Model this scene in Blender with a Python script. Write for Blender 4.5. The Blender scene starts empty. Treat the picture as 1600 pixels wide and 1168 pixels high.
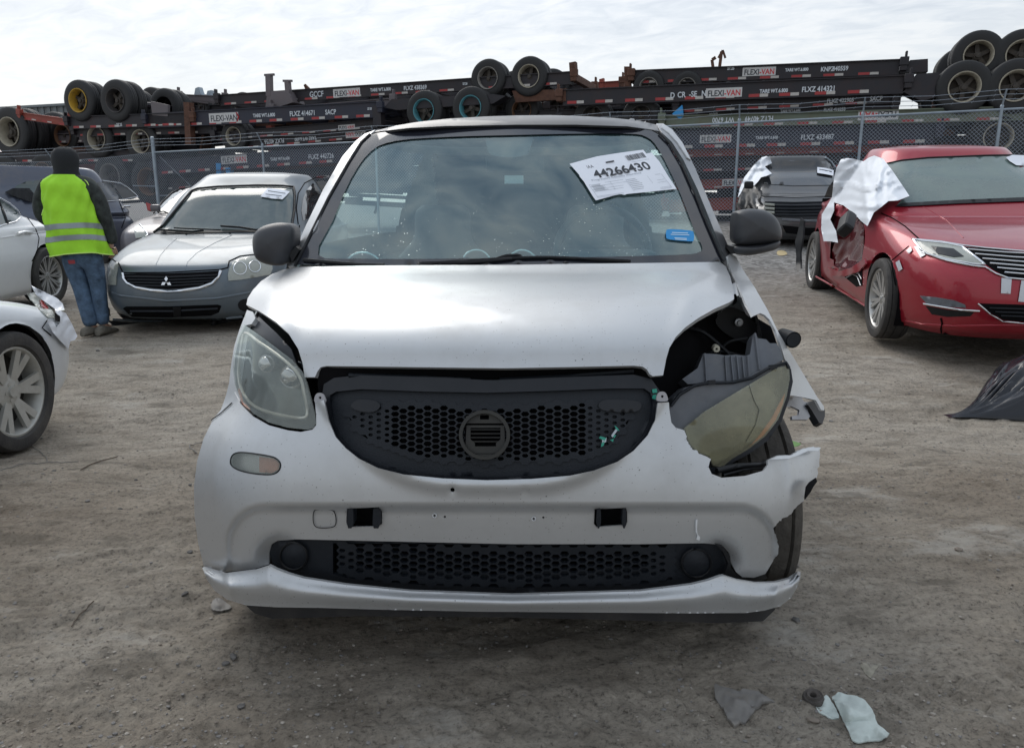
import bpy, bmesh, math, random
import numpy as np
from mathutils import Vector, Matrix, geometry
from mathutils.bvhtree import BVHTree
random.seed(7)
R = math.radians
scene = bpy.context.scene
col = scene.collection
# ------------------------------------------------------------------ camera
FPX, CX, CY = 1200.0, 800.0, 584.0          # focal length in pixels of the 1600 x 1168 photograph
CAMZ = 1.30
PITCH = math.atan(269 / 1200)
cam_d = bpy.data.cameras.new('camera')
cam = bpy.data.objects.new('camera', cam_d)
col.objects.link(cam)
cam_d.sensor_width = 36.0
cam_d.lens = 27.0
cam_d.clip_start = 0.05
cam_d.clip_end = 2000
cam.location = (0, 0, CAMZ)
cam.rotation_euler = (math.pi / 2 - PITCH, 0, 0)
scene.camera = cam
# ------------------------------------------------------------------ light and exposure
SUN_EL, SUN_AZ = 42.0, -28.0                # azimuth from +Y (away from the camera), negative = left
world = bpy.data.worlds.new('World')
scene.world = world
world.use_nodes = True
def build_world():
    nt = world.node_tree
    N, L = nt.nodes, nt.links
    for n in list(N): N.remove(n)
    out = N.new('ShaderNodeOutputWorld')
    bg = N.new('ShaderNodeBackground')
    sky = N.new('ShaderNodeTexSky')
    sky.sky_type = 'NISHITA'
    sky.sun_disc = False
    sky.sun_elevation = R(SUN_EL)
    sky.sun_rotation = R(SUN_AZ)
    sky.air_density = 1.0
    sky.dust_density = 1.5
    tc = N.new('ShaderNodeTexCoord')
    sep = N.new('ShaderNodeSeparateXYZ')
    L.new(tc.outputs['Generated'], sep.inputs[0])
    zc = N.new('ShaderNodeMath'); zc.operation = 'MAXIMUM'; zc.inputs[1].default_value = 0.0
    L.new(sep.outputs['Z'], zc.inputs[0])
    za = N.new('ShaderNodeMath'); za.operation = 'ADD'; za.inputs[1].default_value = 0.16
    L.new(zc.outputs[0], za.inputs[0])
    dv = N.new('ShaderNodeVectorMath'); dv.operation = 'DIVIDE'
    cb = N.new('ShaderNodeCombineXYZ')
    for k in range(3): L.new(za.outputs[0], cb.inputs[k])
    L.new(tc.outputs['Generated'], dv.inputs[0]); L.new(cb.outputs[0], dv.inputs[1])
    mp = N.new('ShaderNodeMapping'); mp.inputs['Scale'].default_value = (1, 1, 0); mp.inputs['Location'].default_value = (3.7, 1.3, 0); mp.inputs['Rotation'].default_value = (0, 0, R(25))
    mp2 = N.new('ShaderNodeMapping'); mp2.inputs['Scale'].default_value = (1.0, 1.6, 0)
    L.new(dv.outputs[0], mp.inputs[0]); L.new(mp.outputs[0], mp2.inputs[0])
    n1 = N.new('ShaderNodeTexNoise'); n1.inputs['Scale'].default_value = 1.1; n1.inputs['Detail'].default_value = 5; n1.inputs['Roughness'].default_value = 0.55
    n2 = N.new('ShaderNodeTexNoise'); n2.inputs['Scale'].default_value = 6.5; n2.inputs['Detail'].default_value = 4; n2.inputs['Roughness'].default_value = 0.6; n2.inputs['Distortion'].default_value = 0.6
    L.new(mp2.outputs[0], n1.inputs['Vector']); L.new(mp2.outputs[0], n2.inputs['Vector'])
    mx = N.new('ShaderNodeMix'); mx.data_type = 'FLOAT'; mx.inputs[0].default_value = 0.55
    L.new(n1.outputs[0], mx.inputs[2]); L.new(n2.outputs[0], mx.inputs[3])
    cr = N.new('ShaderNodeValToRGB')
    e = cr.color_ramp.elements
    e[0].position = 0.36; e[0].color = (0.36, 0.46, 0.60, 1)
    e[1].position = 0.60; e[1].color = (0.98, 1.0, 1.02, 1)
    m = e.new(0.48); m.color = (0.66, 0.74, 0.84, 1)
    L.new(mx.outputs[0], cr.inputs[0])
    # forward scattering: the veil is brighter towards the sun
    sd = N.new('ShaderNodeVectorMath'); sd.operation = 'DOT_PRODUCT'
    sx = math.sin(R(SUN_AZ)) * math.cos(R(SUN_EL)); sy = math.cos(R(SUN_AZ)) * math.cos(R(SUN_EL))
    sd.inputs[1].default_value = (sx, sy, math.sin(R(SUN_EL)))
    L.new(tc.outputs['Generated'], sd.inputs[0])
    gl = N.new('ShaderNodeMapRange'); gl.interpolation_type = 'SMOOTHSTEP'
    gl.inputs[1].default_value = -0.3; gl.inputs[2].default_value = 0.95; gl.inputs[3].default_value = 0.80; gl.inputs[4].default_value = 1.0
    L.new(sd.outputs['Value'], gl.inputs[0])
    # haze whitens the sky towards the horizon
    hz = N.new('ShaderNodeMapRange'); hz.inputs[1].default_value = 0.0; hz.inputs[2].default_value = 0.60; hz.inputs[3].default_value = 0.88; hz.inputs[4].default_value = 0.0
    hz.interpolation_type = 'SMOOTHSTEP'
    L.new(sep.outputs['Z'], hz.inputs[0])
    hm = N.new('ShaderNodeMix'); hm.data_type = 'RGBA'
    L.new(hz.outputs[0], hm.inputs[0]); L.new(cr.outputs[0], hm.inputs[6]); hm.inputs[7].default_value = (0.79, 0.80, 0.80, 1)
    ms = N.new('ShaderNodeVectorMath'); ms.operation = 'SCALE'
    L.new(hm.outputs[2], ms.inputs[0]); L.new(gl.outputs[0], ms.inputs['Scale'])
    # the physical sky behind the veil, at strength 0.1
    sk = N.new('ShaderNodeVectorMath'); sk.operation = 'SCALE'; sk.inputs['Scale'].default_value = 0.02
    L.new(sky.outputs[0], sk.inputs[0])
    ad = N.new('ShaderNodeVectorMath'); ad.operation = 'ADD'
    L.new(ms.outputs[0], ad.inputs[0]); L.new(sk.outputs[0], ad.inputs[1])
    L.new(ad.outputs[0], bg.inputs[0])
    bg.inputs[1].default_value = 0.90
    L.new(bg.outputs[0], out.inputs[0])
build_world()
sun_d = bpy.data.lights.new('sun', 'SUN')
sun_d.energy = 1.3
sun_d.angle = R(38)
sun_d.color = (1.0, 0.96, 0.90)
sun = bpy.data.objects.new('sun', sun_d)
col.objects.link(sun)
sun.rotation_euler = Vector((-math.sin(R(SUN_AZ)) * math.cos(R(SUN_EL)), -math.cos(R(SUN_AZ)) * math.cos(R(SUN_EL)), -math.sin(R(SUN_EL)))).to_track_quat('-Z', 'Y').to_euler()
scene.view_settings.view_transform = 'Standard'
scene.view_settings.look = 'None'
scene.view_settings.exposure = 0.16
scene.view_settings.gamma = 1.0
scene.view_settings.use_curve_mapping = False
# ------------------------------------------------------------------ pixel rays
CAM = Vector((0, 0, CAMZ))
cp, sp = math.cos(PITCH), math.sin(PITCH)
def ray(px, py):
    a, b = (px - CX) / FPX, (py - CY) / FPX
    return Vector((a, cp - b * sp, -sp - b * cp)).normalized()
def project(p):
    x, y, z = p[0], p[1], p[2] - CAMZ
    d = y * cp - z * sp
    return CX + FPX * x / d, CY - FPX * (z * cp + y * sp) / d
def sstep(a, b, x):
    t = min(1, max(0, (x - a) / (b - a)))
    return t * t * (3 - 2 * t)
def terrain(X, Y):
    g = 0.13 * (1 - sstep(2.6, 4.2, Y))
    side = 0.55 + 0.45 * sstep(-3, 2.5, X)
    g += side * (0.30 * sstep(4.0, 10.5, Y) + 0.48 * sstep(9.5, 17.0, Y))
    return g
def at_y(px, py, Y):
    d = ray(px, py)
    return CAM + d * (Y / d.y)
def ground_at(px, py, dz=0.0):
    d = ray(px, py)
    if d.z > -0.004: d = Vector((d.x, d.y, -0.004))
    z = 0.0
    for _ in range(60):
        t = (z - CAMZ) / d.z
        p = CAM + d * t
        z = 0.6 * z + 0.4 * terrain(p.x, p.y)
    p.z = terrain(p.x, p.y) + dz
    return p
# ------------------------------------------------------------------ materials
def new_mat(name):
    m = bpy.data.materials.new(name)
    m.use_nodes = True
    nt = m.node_tree
    return m, nt.nodes, nt.links, nt.nodes['Principled BSDF']
def mat(name, color, rough=0.5, metal=0.0, coat=0.0, var=0.0, vscale=6.0, bump=0.0, bscale=60.0, dirt=None, dirt_amt=0.0, dscale=3.0, spec=0.5, coat_rough=0.05, sheen=0.0, specks=False):
    m, N, L, b = new_mat(name)
    b.inputs['Base Color'].default_value = (*color, 1)
    b.inputs['Roughness'].default_value = rough
    b.inputs['Metallic'].default_value = metal
    b.inputs['Coat Weight'].default_value = coat
    b.inputs['Coat Roughness'].default_value = coat_rough
    b.inputs['Specular IOR Level'].default_value = spec
    if sheen: b.inputs['Sheen Weight'].default_value = sheen
    if not (var or bump or dirt): return m
    tc = N.new('ShaderNodeTexCoord')
    src = None
    if var:
        n = N.new('ShaderNodeTexNoise'); n.inputs['Scale'].default_value = vscale; n.inputs['Detail'].default_value = 6; n.inputs['Roughness'].default_value = 0.65
        L.new(tc.outputs['Object'], n.inputs['Vector'])
        cr = N.new('ShaderNodeValToRGB')
        cr.color_ramp.elements[0].position = 0.3; cr.color_ramp.elements[1].position = 0.7
        cr.color_ramp.elements[0].color = (*[max(0, c * (1 - var)) for c in color], 1)
        cr.color_ramp.elements[1].color = (*[min(1, c * (1 + var)) for c in color], 1)
        L.new(n.outputs[0], cr.inputs[0])
        src = cr.outputs[0]
    if dirt:
        n = N.new('ShaderNodeTexNoise'); n.inputs['Scale'].default_value = dscale; n.inputs['Detail'].default_value = 9; n.inputs['Roughness'].default_value = 0.72
        L.new(tc.outputs['Object'], n.inputs['Vector'])
        mr = N.new('ShaderNodeMapRange'); mr.inputs[1].default_value = 0.45; mr.inputs[2].default_value = 0.72; mr.inputs[3].default_value = dirt_amt * 0.25; mr.inputs[4].default_value = dirt_amt
        L.new(n.outputs[0], mr.inputs[0])
        mx = N.new('ShaderNodeMix'); mx.data_type = 'RGBA'
        L.new(mr.outputs[0], mx.inputs[0])
        if src: L.new(src, mx.inputs[6])
        else: mx.inputs[6].default_value = (*color, 1)
        mx.inputs[7].default_value = (*dirt, 1)
        src = mx.outputs[2]
        rr = N.new('ShaderNodeMapRange'); rr.inputs[1].default_value = 0; rr.inputs[2].default_value = 1; rr.inputs[3].default_value = rough; rr.inputs[4].default_value = 0.85
        L.new(mr.outputs[0], rr.inputs[0]); L.new(rr.outputs[0], b.inputs['Roughness'])
        if coat:
            cc = N.new('ShaderNodeMapRange'); cc.inputs[3].default_value = coat; cc.inputs[4].default_value = 0.0
            L.new(mr.outputs[0], cc.inputs[0]); L.new(cc.outputs[0], b.inputs['Coat Weight'])
    if specks:                       # dried splashes and stone chips
        for sc_, th, colr, sel in ((60, .11, (.06, .055, .05), .92), (150, .17, (.12, .11, .10), .84)):
            v = N.new('ShaderNodeTexVoronoi'); v.inputs['Scale'].default_value = sc_
            L.new(tc.outputs['Object'], v.inputs['Vector'])
            lt = N.new('ShaderNodeMath'); lt.operation = 'LESS_THAN'; lt.inputs[1].default_value = th; L.new(v.outputs['Distance'], lt.inputs[0])
            sc2 = N.new('ShaderNodeSeparateColor'); L.new(v.outputs['Color'], sc2.inputs[0])
            gt = N.new('ShaderNodeMath'); gt.operation = 'GREATER_THAN'; gt.inputs[1].default_value = sel; L.new(sc2.outputs[0], gt.inputs[0])
            ml = N.new('ShaderNodeMath'); ml.operation = 'MULTIPLY'; L.new(lt.outputs[0], ml.inputs[0]); L.new(gt.outputs[0], ml.inputs[1])
            m5 = N.new('ShaderNodeMath'); m5.operation = 'MULTIPLY'; m5.inputs[1].default_value = .7; L.new(ml.outputs[0], m5.inputs[0])
            mx = N.new('ShaderNodeMix'); mx.data_type = 'RGBA'; L.new(m5.outputs[0], mx.inputs[0]); L.new(src, mx.inputs[6]); mx.inputs[7].default_value = (*colr, 1)
            src = mx.outputs[2]
    if src: L.new(src, b.inputs['Base Color'])
    if bump:
        n = N.new('ShaderNodeTexNoise'); n.inputs['Scale'].default_value = bscale; n.inputs['Detail'].default_value = 5
        L.new(tc.outputs['Object'], n.inputs['Vector'])
        bp = N.new('ShaderNodeBump'); bp.inputs['Strength'].default_value = bump; bp.inputs['Distance'].default_value = 0.01
        L.new(n.outputs[0], bp.inputs['Height']); L.new(bp.outputs[0], b.inputs['Normal'])
    return m
def glass_mat(name, tint, clear=0.5, rough=0.03, haze=0.25, hazecol=(0.25, 0.29, 0.30), drops=False, ior=1.6, glow=False):
    """a pane seen from outside: clear share, tinted dust film, mirror reflection by Fresnel"""
    m, N, L, b = new_mat(name)
    out = N['Material Output']
    N.remove(b)
    tr = N.new('ShaderNodeBsdfTransparent'); tr.inputs[0].default_value = (*tint, 1)
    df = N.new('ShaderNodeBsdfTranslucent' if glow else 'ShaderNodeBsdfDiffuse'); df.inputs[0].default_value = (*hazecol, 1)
    gl = N.new('ShaderNodeBsdfGlossy'); gl.inputs['Roughness'].default_value = rough
    gl.inputs[0].default_value = (0.84, 0.97, 0.98, 1)
    tc = N.new('ShaderNodeTexCoord')
    n = N.new('ShaderNodeTexNoise'); n.inputs['Scale'].default_value = 3.0; n.inputs['Detail'].default_value = 8; n.inputs['Roughness'].default_value = 0.7
    L.new(tc.outputs['Object'], n.inputs['Vector'])
    mr = N.new('ShaderNodeMapRange'); mr.inputs[1].default_value = 0.3; mr.inputs[2].default_value = 0.7; mr.inputs[3].default_value = haze * 0.5; mr.inputs[4].default_value = haze * 1.5
    L.new(n.outputs[0], mr.inputs[0])
    m1 = N.new('ShaderNodeMixShader'); L.new(mr.outputs[0], m1.inputs[0]); L.new(tr.outputs[0], m1.inputs[1]); L.new(df.outputs[0], m1.inputs[2])
    fr = N.new('ShaderNodeFresnel'); fr.inputs[0].default_value = ior
    m2 = N.new('ShaderNodeMixShader'); L.new(fr.outputs[0], m2.inputs[0]); L.new(m1.outputs[0], m2.inputs[1]); L.new(gl.outputs[0], m2.inputs[2])
    if drops:
        v = N.new('ShaderNodeTexVoronoi'); v.inputs['Scale'].default_value = 120; v.inputs['Randomness'].default_value = 1
        L.new(tc.outputs['Object'], v.inputs['Vector'])
        sz = N.new('ShaderNodeSeparateColor'); L.new(v.outputs['Color'], sz.inputs[0])
        n3 = N.new('ShaderNodeTexNoise'); n3.inputs['Scale'].default_value = 2.6; n3.inputs['Detail'].default_value = 2
        L.new(tc.outputs['Object'], n3.inputs['Vector'])
        ml = N.new('ShaderNodeMath'); ml.operation = 'MULTIPLY'; L.new(sz.outputs[0], ml.inputs[0]); L.new(n3.outputs[0], ml.inputs[1])
        rad = N.new('ShaderNodeMapRange'); rad.inputs[1].default_value = 0.34; rad.inputs[2].default_value = 0.6; rad.inputs[3].default_value = 0.0; rad.inputs[4].default_value = 0.26
        L.new(ml.outputs[0], rad.inputs[0])
        sb = N.new('ShaderNodeMath'); sb.operation = 'SUBTRACT'; L.new(rad.outputs[0], sb.inputs[0]); L.new(v.outputs['Distance'], sb.inputs[1])
        mx0 = N.new('ShaderNodeMath'); mx0.operation = 'MAXIMUM'; mx0.inputs[1].default_value = 0; L.new(sb.outputs[0], mx0.inputs[0])
        bp = N.new('ShaderNodeBump'); bp.inputs['Strength'].default_value = 0.7; bp.inputs['Distance'].default_value = 0.02
        L.new(mx0.outputs[0], bp.inputs['Height'])
        L.new(bp.outputs[0], gl.inputs['Normal']); L.new(bp.outputs[0], df.inputs['Normal']); L.new(bp.outputs[0], fr.inputs['Normal'])
    ge = N.new('ShaderNodeNewGeometry'); tw = N.new('ShaderNodeBsdfTransparent')      # the inner face of the pane adds nothing
    m3 = N.new('ShaderNodeMixShader')
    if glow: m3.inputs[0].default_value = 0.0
    else: L.new(ge.outputs['Backfacing'], m3.inputs[0]); L.new(m2.outputs[0], m3.inputs[1]); L.new(tw.outputs[0], m3.inputs[2])
    L.new(m3.outputs[0], out.inputs[0])
    return m
DUST = (0.30, 0.26, 0.21)
M = {}
M['silver'] = mat('silver_paint', (0.56, 0.575, 0.59), 0.38, 0.55, 0.40, dirt=(0.33, 0.32, 0.30), dirt_amt=0.32, dscale=5, coat_rough=0.12, specks=True)
M['silver_torn'] = mat('torn_plastic_edge', (0.62, 0.66, 0.70), 0.5)
M['roof_grey'] = mat('grey_roof_paint', (0.085, 0.087, 0.092), 0.45, 0.2, 0.3, coat_rough=0.1)
M['white_silver'] = mat('pale_silver_paint', (0.62, 0.65, 0.68), 0.38, 0.2, 0.5, dirt=(.4, .38, .35), dirt_amt=.2)
M['white'] = mat('white_paint', (0.80, 0.81, 0.82), 0.35, 0.0, 0.8, dirt=(0.42, 0.40, 0.37), dirt_amt=0.25, dscale=2)
M['mits'] = mat('grey_green_paint', (0.110, 0.145, 0.178), 0.42, 0.45, 0.35, dirt=DUST, dirt_amt=0.30, dscale=2.5, coat_rough=0.08)
M['red'] = mat('ruby_paint', (0.33, 0.006, 0.022), 0.33, 0.35, 0.7, dirt=(0.26, 0.08, 0.09), dirt_amt=0.16, dscale=2.2, coat_rough=0.08)
M['navy'] = mat('blue_grey_paint', (0.060, 0.078, 0.125), 0.35, 0.4, 0.8, dirt=DUST, dirt_amt=0.3)
M['charcoal'] = mat('charcoal_paint', (0.050, 0.053, 0.058), 0.32, 0.4, 0.7, dirt=(0.2, 0.19, 0.18), dirt_amt=0.35, dscale=4)
M['mauve'] = mat('dark_silver_paint', (0.10, 0.095, 0.11), 0.38, 0.5, 0.4, dirt=DUST, dirt_amt=0.2)
M['black'] = mat('black_plastic', (0.008, 0.009, 0.011), 0.5, var=0.3, vscale=15, spec=.35)
M['blackgloss'] = mat('glossy_black_plastic', (0.005, 0.007, 0.011), 0.28, spec=.4, dirt=(0.05, 0.05, 0.055), dirt_amt=0.2, dscale=8)
M['greyplastic'] = mat('weathered_black_plastic', (0.008, 0.011, 0.016), 0.55, spec=.35, bump=0.15, bscale=300, dirt=(0.04, 0.045, 0.055), dirt_amt=0.25, dscale=9)
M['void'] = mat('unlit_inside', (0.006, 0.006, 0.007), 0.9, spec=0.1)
M['housing'] = mat('grey_lamp_housing', (0.105, 0.118, 0.14), 0.5, var=0.2, vscale=12, dirt=(0.26, 0.25, 0.24), dirt_amt=0.4, dscale=10)
M['rubber'] = mat('tyre_rubber', (0.020, 0.020, 0.022), 0.75, bump=0.3, bscale=80, dirt=(0.16, 0.145, 0.125), dirt_amt=0.45, dscale=6)
M['rubber_far'] = mat('black_tyre_rubber', (0.010, 0.011, 0.013), 0.6, dirt=(0.05, 0.045, 0.04), dirt_amt=0.3, dscale=3)
M['muddy'] = mat('muddy_tyre_rubber', (0.035, 0.031, 0.027), 0.85, bump=0.7, bscale=45, dirt=(0.14, 0.125, 0.105), dirt_amt=0.6, dscale=9)
M['alloy'] = mat('alloy_metal', (0.55, 0.55, 0.54), 0.35, 0.75, dirt=(0.22, 0.19, 0.16), dirt_amt=0.45, dscale=9)
M['alloy_dull'] = mat('oxidised_alloy', (0.50, 0.50, 0.47), 0.45, 0.45, dirt=(0.25, 0.22, 0.18), dirt_amt=0.45, dscale=12)
M['steel'] = mat('bare_steel', (0.35, 0.36, 0.38), 0.42, 0.8, var=0.2)
M['chrome'] = mat('chrome_trim', (0.75, 0.77, 0.80), 0.12, 1.0)
M['glass'] = glass_mat('windshield_glass', (0.60, 0.80, 0.78), haze=0.08, hazecol=(0.20, 0.38, 0.40), drops=True, ior=2.45)
M['sideglass'] = glass_mat('side_window_glass', (0.60, 0.70, 0.70), haze=0.1, ior=1.6)
M['frit'] = mat('black_glass_border', (0.018, 0.020, 0.028), 0.15, coat=0.8, coat_rough=0.03)
M['carglass'] = mat('car_window_glass', (0.045, 0.070, 0.072), 0.06, 0.0, 1.0, dirt=(0.25, 0.29, 0.27), dirt_amt=0.22, dscale=3, coat_rough=0.03)
M['duskyglass'] = mat('dusty_window_glass', (0.055, 0.10, 0.10), 0.10, 0.0, 0.8, dirt=(0.24, 0.31, 0.28), dirt_amt=0.6, dscale=2.4, coat_rough=0.05)
M['tintglass'] = mat('tinted_window_glass', (0.012, 0.014, 0.018), 0.06, 0.0, 1.0, dirt=(0.1, 0.1, 0.1), dirt_amt=0.2, coat_rough=0.03)
M['lens'] = glass_mat('cloudy_lamp_lens', (0.92, 0.92, 0.88), haze=0.34, ior=1.6, rough=0.07, hazecol=(0.30, 0.31, 0.28))
M['lens_far'] = mat('hazy_lamp_plastic', (0.30, 0.32, 0.29), 0.2, coat=0.8, dirt=(0.45, 0.45, 0.38), dirt_amt=0.4, dscale=9)
M['amber'] = mat('amber_plastic', (0.55, 0.13, 0.02), 0.25, coat=0.6)
M['redlamp'] = mat('red_lamp_plastic', (0.35, 0.02, 0.015), 0.25, coat=0.6)
M['paper'] = mat('white_paper', (0.80, 0.83, 0.90), 0.7)
M['ink'] = mat('black_ink', (0.03, 0.035, 0.045), 0.6)
M['inkgrey'] = mat('faint_grey_ink', (0.35, 0.38, 0.42), 0.7)
M['bluestick'] = mat('blue_sticker', (0.02, 0.27, 0.62), 0.45)
M['cloth'] = mat('white_plastic_sheet', (0.74, 0.78, 0.84), 0.45, var=0.04, vscale=5)
M['tapewhite'] = mat('clear_packing_tape', (0.60, 0.62, 0.66), 0.25, coat=0.6)
M['ctape_red'] = mat('red_reflective_tape', (0.42, 0.03, 0.035), 0.45, dirt=(0.12, 0.07, 0.06), dirt_amt=0.5)
M['ctape_white'] = mat('white_reflective_tape', (0.55, 0.53, 0.50), 0.45, dirt=(0.25, 0.2, 0.17), dirt_amt=0.5)
M['galv'] = mat('galvanised_steel', (0.30, 0.35, 0.40), 0.5, 0.5, var=0.15)
M['wire'] = mat('galvanised_wire', (0.26, 0.29, 0.33), 0.55, 0.4)
M['skin'] = mat('skin', (0.42, 0.25, 0.18), 0.5)
def chassis_paint(name, c, d=(0.12, 0.05, 0.03), amt=0.45):
    return mat(name, c, 0.55, 0.0, dirt=d, dirt_amt=amt, dscale=1.6)
M['ch_black'] = chassis_paint('black_chassis_paint', (0.008, 0.011, 0.018), amt=0.20)
M['ch_navy'] = chassis_paint('navy_chassis_paint', (0.012, 0.019, 0.038), amt=0.18)
M['ch_green'] = chassis_paint('faded_green_chassis_paint', (0.13, 0.17, 0.13), (0.14, 0.10, 0.05), 0.6)
M['ch_red'] = chassis_paint('oxide_red_chassis_paint', (0.30, 0.055, 0.035), (0.10, 0.04, 0.03), 0.5)
M['ch_grey'] = chassis_paint('dusty_grey_chassis_paint', (0.12, 0.11, 0.12), (0.16, 0.10, 0.09), 0.4)
M['ch_letter'] = mat('white_lettering', (0.62, 0.66, 0.70), 0.5)
M['letter_red'] = mat('red_lettering', (0.55, 0.03, 0.04), 0.5)
M['letter_white_bg'] = mat('white_nameplate', (0.60, 0.60, 0.60), 0.5, dirt=(0.3, 0.25, 0.2), dirt_amt=0.3)
M['rust'] = mat('rusty_steel', (0.10, 0.045, 0.028), 0.8, var=0.4, vscale=9)
# ------------------------------------------------------------------ object helpers
def link(o, parent=None):
    col.objects.link(o)
    if parent is not None: o.parent = parent
    return o
def empty(name, loc=(0, 0, 0), label=None, cat=None, group=None):
    o = bpy.data.objects.new(name, None)
    o.empty_display_size = 0.2
    col.objects.link(o)
    o.location = loc
    if label: o['label'] = label
    if cat: o['category'] = cat
    if group: o['group'] = group
    return o
def tag(o, label=None, cat=None, group=None, kind=None):
    if label: o['label'] = label
    if cat: o['category'] = cat
    if group: o['group'] = group
    if kind: o['kind'] = kind
    return o
class MB:
    """collects vertices and faces into one mesh"""
    def __init__(s): s.v, s.f, s.m = [], [], []
    def add(s, vs, fs, mi=0):
        b = len(s.v)
        s.v += [tuple(v) for v in vs]
        s.f += [tuple(b + i for i in f) for f in fs]
        s.m += [mi] * len(fs)
    def box(s, c, d, rot=None, mi=0):
        hx, hy, hz = d[0] / 2, d[1] / 2, d[2] / 2
        vs = [Vector((x * hx, y * hy, z * hz)) for x in (-1, 1) for y in (-1, 1) for z in (-1, 1)]
        if rot is not None: vs = [rot @ v for v in vs]
        vs = [v + Vector(c) for v in vs]
        s.add(vs, [(0, 1, 3, 2), (4, 6, 7, 5), (0, 4, 5, 1), (2, 3, 7, 6), (0, 2, 6, 4), (1, 5, 7, 3)], mi)
    def tube(s, pts, r, n=8, mi=0, cap=True):
        pts = [Vector(p) for p in pts]
        rs = r if isinstance(r, (list, tuple)) else [r] * len(pts)
        rings = []
        up = Vector((0, 0, 1))
        for i, p in enumerate(pts):
            a = pts[max(0, i - 1)]; b = pts[min(len(pts) - 1, i + 1)]
            t = (b - a).normalized()
            if abs(t.dot(up)) > 0.97: up = Vector((1, 0, 0)) if abs(t.x) < 0.9 else Vector((0, 1, 0))
            e1 = t.cross(up).normalized(); e2 = e1.cross(t).normalized()
            rings.append([p + (e1 * math.cos(2 * math.pi * k / n) + e2 * math.sin(2 * math.pi * k / n)) * rs[i] for k in range(n)])
        vs = [v for ring in rings for v in ring]
        fs = [(i * n + k, i * n + (k + 1) % n, (i + 1) * n + (k + 1) % n, (i + 1) * n + k) for i in range(len(pts) - 1) for k in range(n)]
        if cap: fs += [tuple(range(n - 1, -1, -1)), tuple((len(pts) - 1) * n + k for k in range(n))]
        s.add(vs, fs, mi)
    def lathe(s, prof, n=32, axis='y', c=(0, 0, 0), mi=0):
        """prof: (radius, along-axis) pairs"""
        vs = []
        for r, a in prof:
            for k in range(n):
                t = 2 * math.pi * k / n
                if axis == 'y': vs.append((c[0] + r * math.cos(t), c[1] + a, c[2] + r * math.sin(t)))
                elif axis == 'z': vs.append((c[0] + r * math.cos(t), c[1] + r * math.sin(t), c[2] + a))
                else: vs.append((c[0] + a, c[1] + r * math.cos(t), c[2] + r * math.sin(t)))
        fs = [(i * n + k, i * n + (k + 1) % n, (i + 1) * n + (k + 1) % n, (i + 1) * n + k) for i in range(len(prof) - 1) for k in range(n)]
        s.add(vs, fs, mi)
    def grid(s, fn, nu, nv, mi=0):
        vs = [fn(i / nu, j / nv) for j in range(nv + 1) for i in range(nu + 1)]
        fs = [(j * (nu + 1) + i, j * (nu + 1) + i + 1, (j + 1) * (nu + 1) + i + 1, (j + 1) * (nu + 1) + i) for j in range(nv) for i in range(nu)]
        s.add(vs, fs, mi)
    def mesh(s, name, mats, smooth=None):
        me = bpy.data.meshes.new(name)
        me.from_pydata(s.v, [], s.f)
        for m in (mats if isinstance(mats, (list, tuple)) else [mats]): me.materials.append(m)
        if any(s.m): me.polygons.foreach_set('material_index', s.m)
        if smooth is not None: smooth_by_angle(me, smooth)
        me.update()
        return me
    def build(s, name, mats, parent=None, smooth=None, loc=None):
        o = bpy.data.objects.new(name, s.mesh(name, mats, smooth))
        link(o, parent)
        if loc is not None: o.location = loc
        return o
def smooth_by_angle(me, deg=40):
    bm = bmesh.new(); bm.from_mesh(me)
    bmesh.ops.recalc_face_normals(bm, faces=bm.faces)
    c = R(deg)
    for f in bm.faces: f.smooth = True
    for e in bm.edges:
        e.smooth = not (len(e.link_faces) == 2 and e.calc_face_angle(0) > c)
    bm.to_mesh(me); bm.free()
def bevelled(mb, name, mats, parent=None, w=0.01, seg=2, smooth=35, loc=None):
    me = mb.mesh(name, mats)
    bm = bmesh.new(); bm.from_mesh(me)
    bmesh.ops.remove_doubles(bm, verts=bm.verts, dist=1e-5)
    bmesh.ops.bevel(bm, geom=bm.edges[:], offset=w, segments=seg, affect='EDGES', profile=0.6, clamp_overlap=True)
    bm.to_mesh(me); bm.free()
    smooth_by_angle(me, smooth)
    o = bpy.data.objects.new(name, me)
    link(o, parent)
    if loc is not None: o.location = loc
    return o
def lettering(text, name, mt, size, mtx, parent=None, extrude=0.002, bold=0.0, sx=1.0, align='LEFT'):
    c = bpy.data.curves.new('text', 'FONT')
    c.body = text; c.size = size; c.extrude = extrude; c.offset = bold; c.align_x = align; c.resolution_u = 3
    t = bpy.data.objects.new('text', c)
    me = bpy.data.meshes.new_from_object(t)
    me.name = name
    bpy.data.objects.remove(t)
    me.transform(Matrix.Scale(sx, 4, (1, 0, 0)))
    me.materials.clear(); me.materials.append(mt)
    o = bpy.data.objects.new(name, me)
    link(o, parent)
    o.matrix_local = mtx
    return o
def spline(pts, n):
    """Catmull-Rom through tuples, n samples per span"""
    P = [np.array(p, float) for p in pts]
    P = [2 * P[0] - P[1]] + P + [2 * P[-1] - P[-2]]
    out = []
    for i in range(1, len(P) - 2):
        for k in range(n):
            t = k / n
            a, b, c, d = P[i - 1], P[i], P[i + 1], P[i + 2]
            out.append(0.5 * ((2 * b) + (c - a) * t + (2 * a - 5 * b + 4 * c - d) * t * t + (-a + 3 * b - 3 * c + d) * t ** 3))
    out.append(P[-2])
    return out
def closed_spline(pts, n=4):
    P = [np.array(p, float) for p in pts]; m = len(P); out = []
    for i in range(m):
        a, b, c, d = P[i - 1], P[i], P[(i + 1) % m], P[(i + 2) % m]
        for k in range(n):
            t = k / n
            out.append(tuple(0.5 * ((2 * b) + (c - a) * t + (2 * a - 5 * b + 4 * c - d) * t * t + (-a + 3 * b - 3 * c + d) * t ** 3)))
    return out
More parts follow.
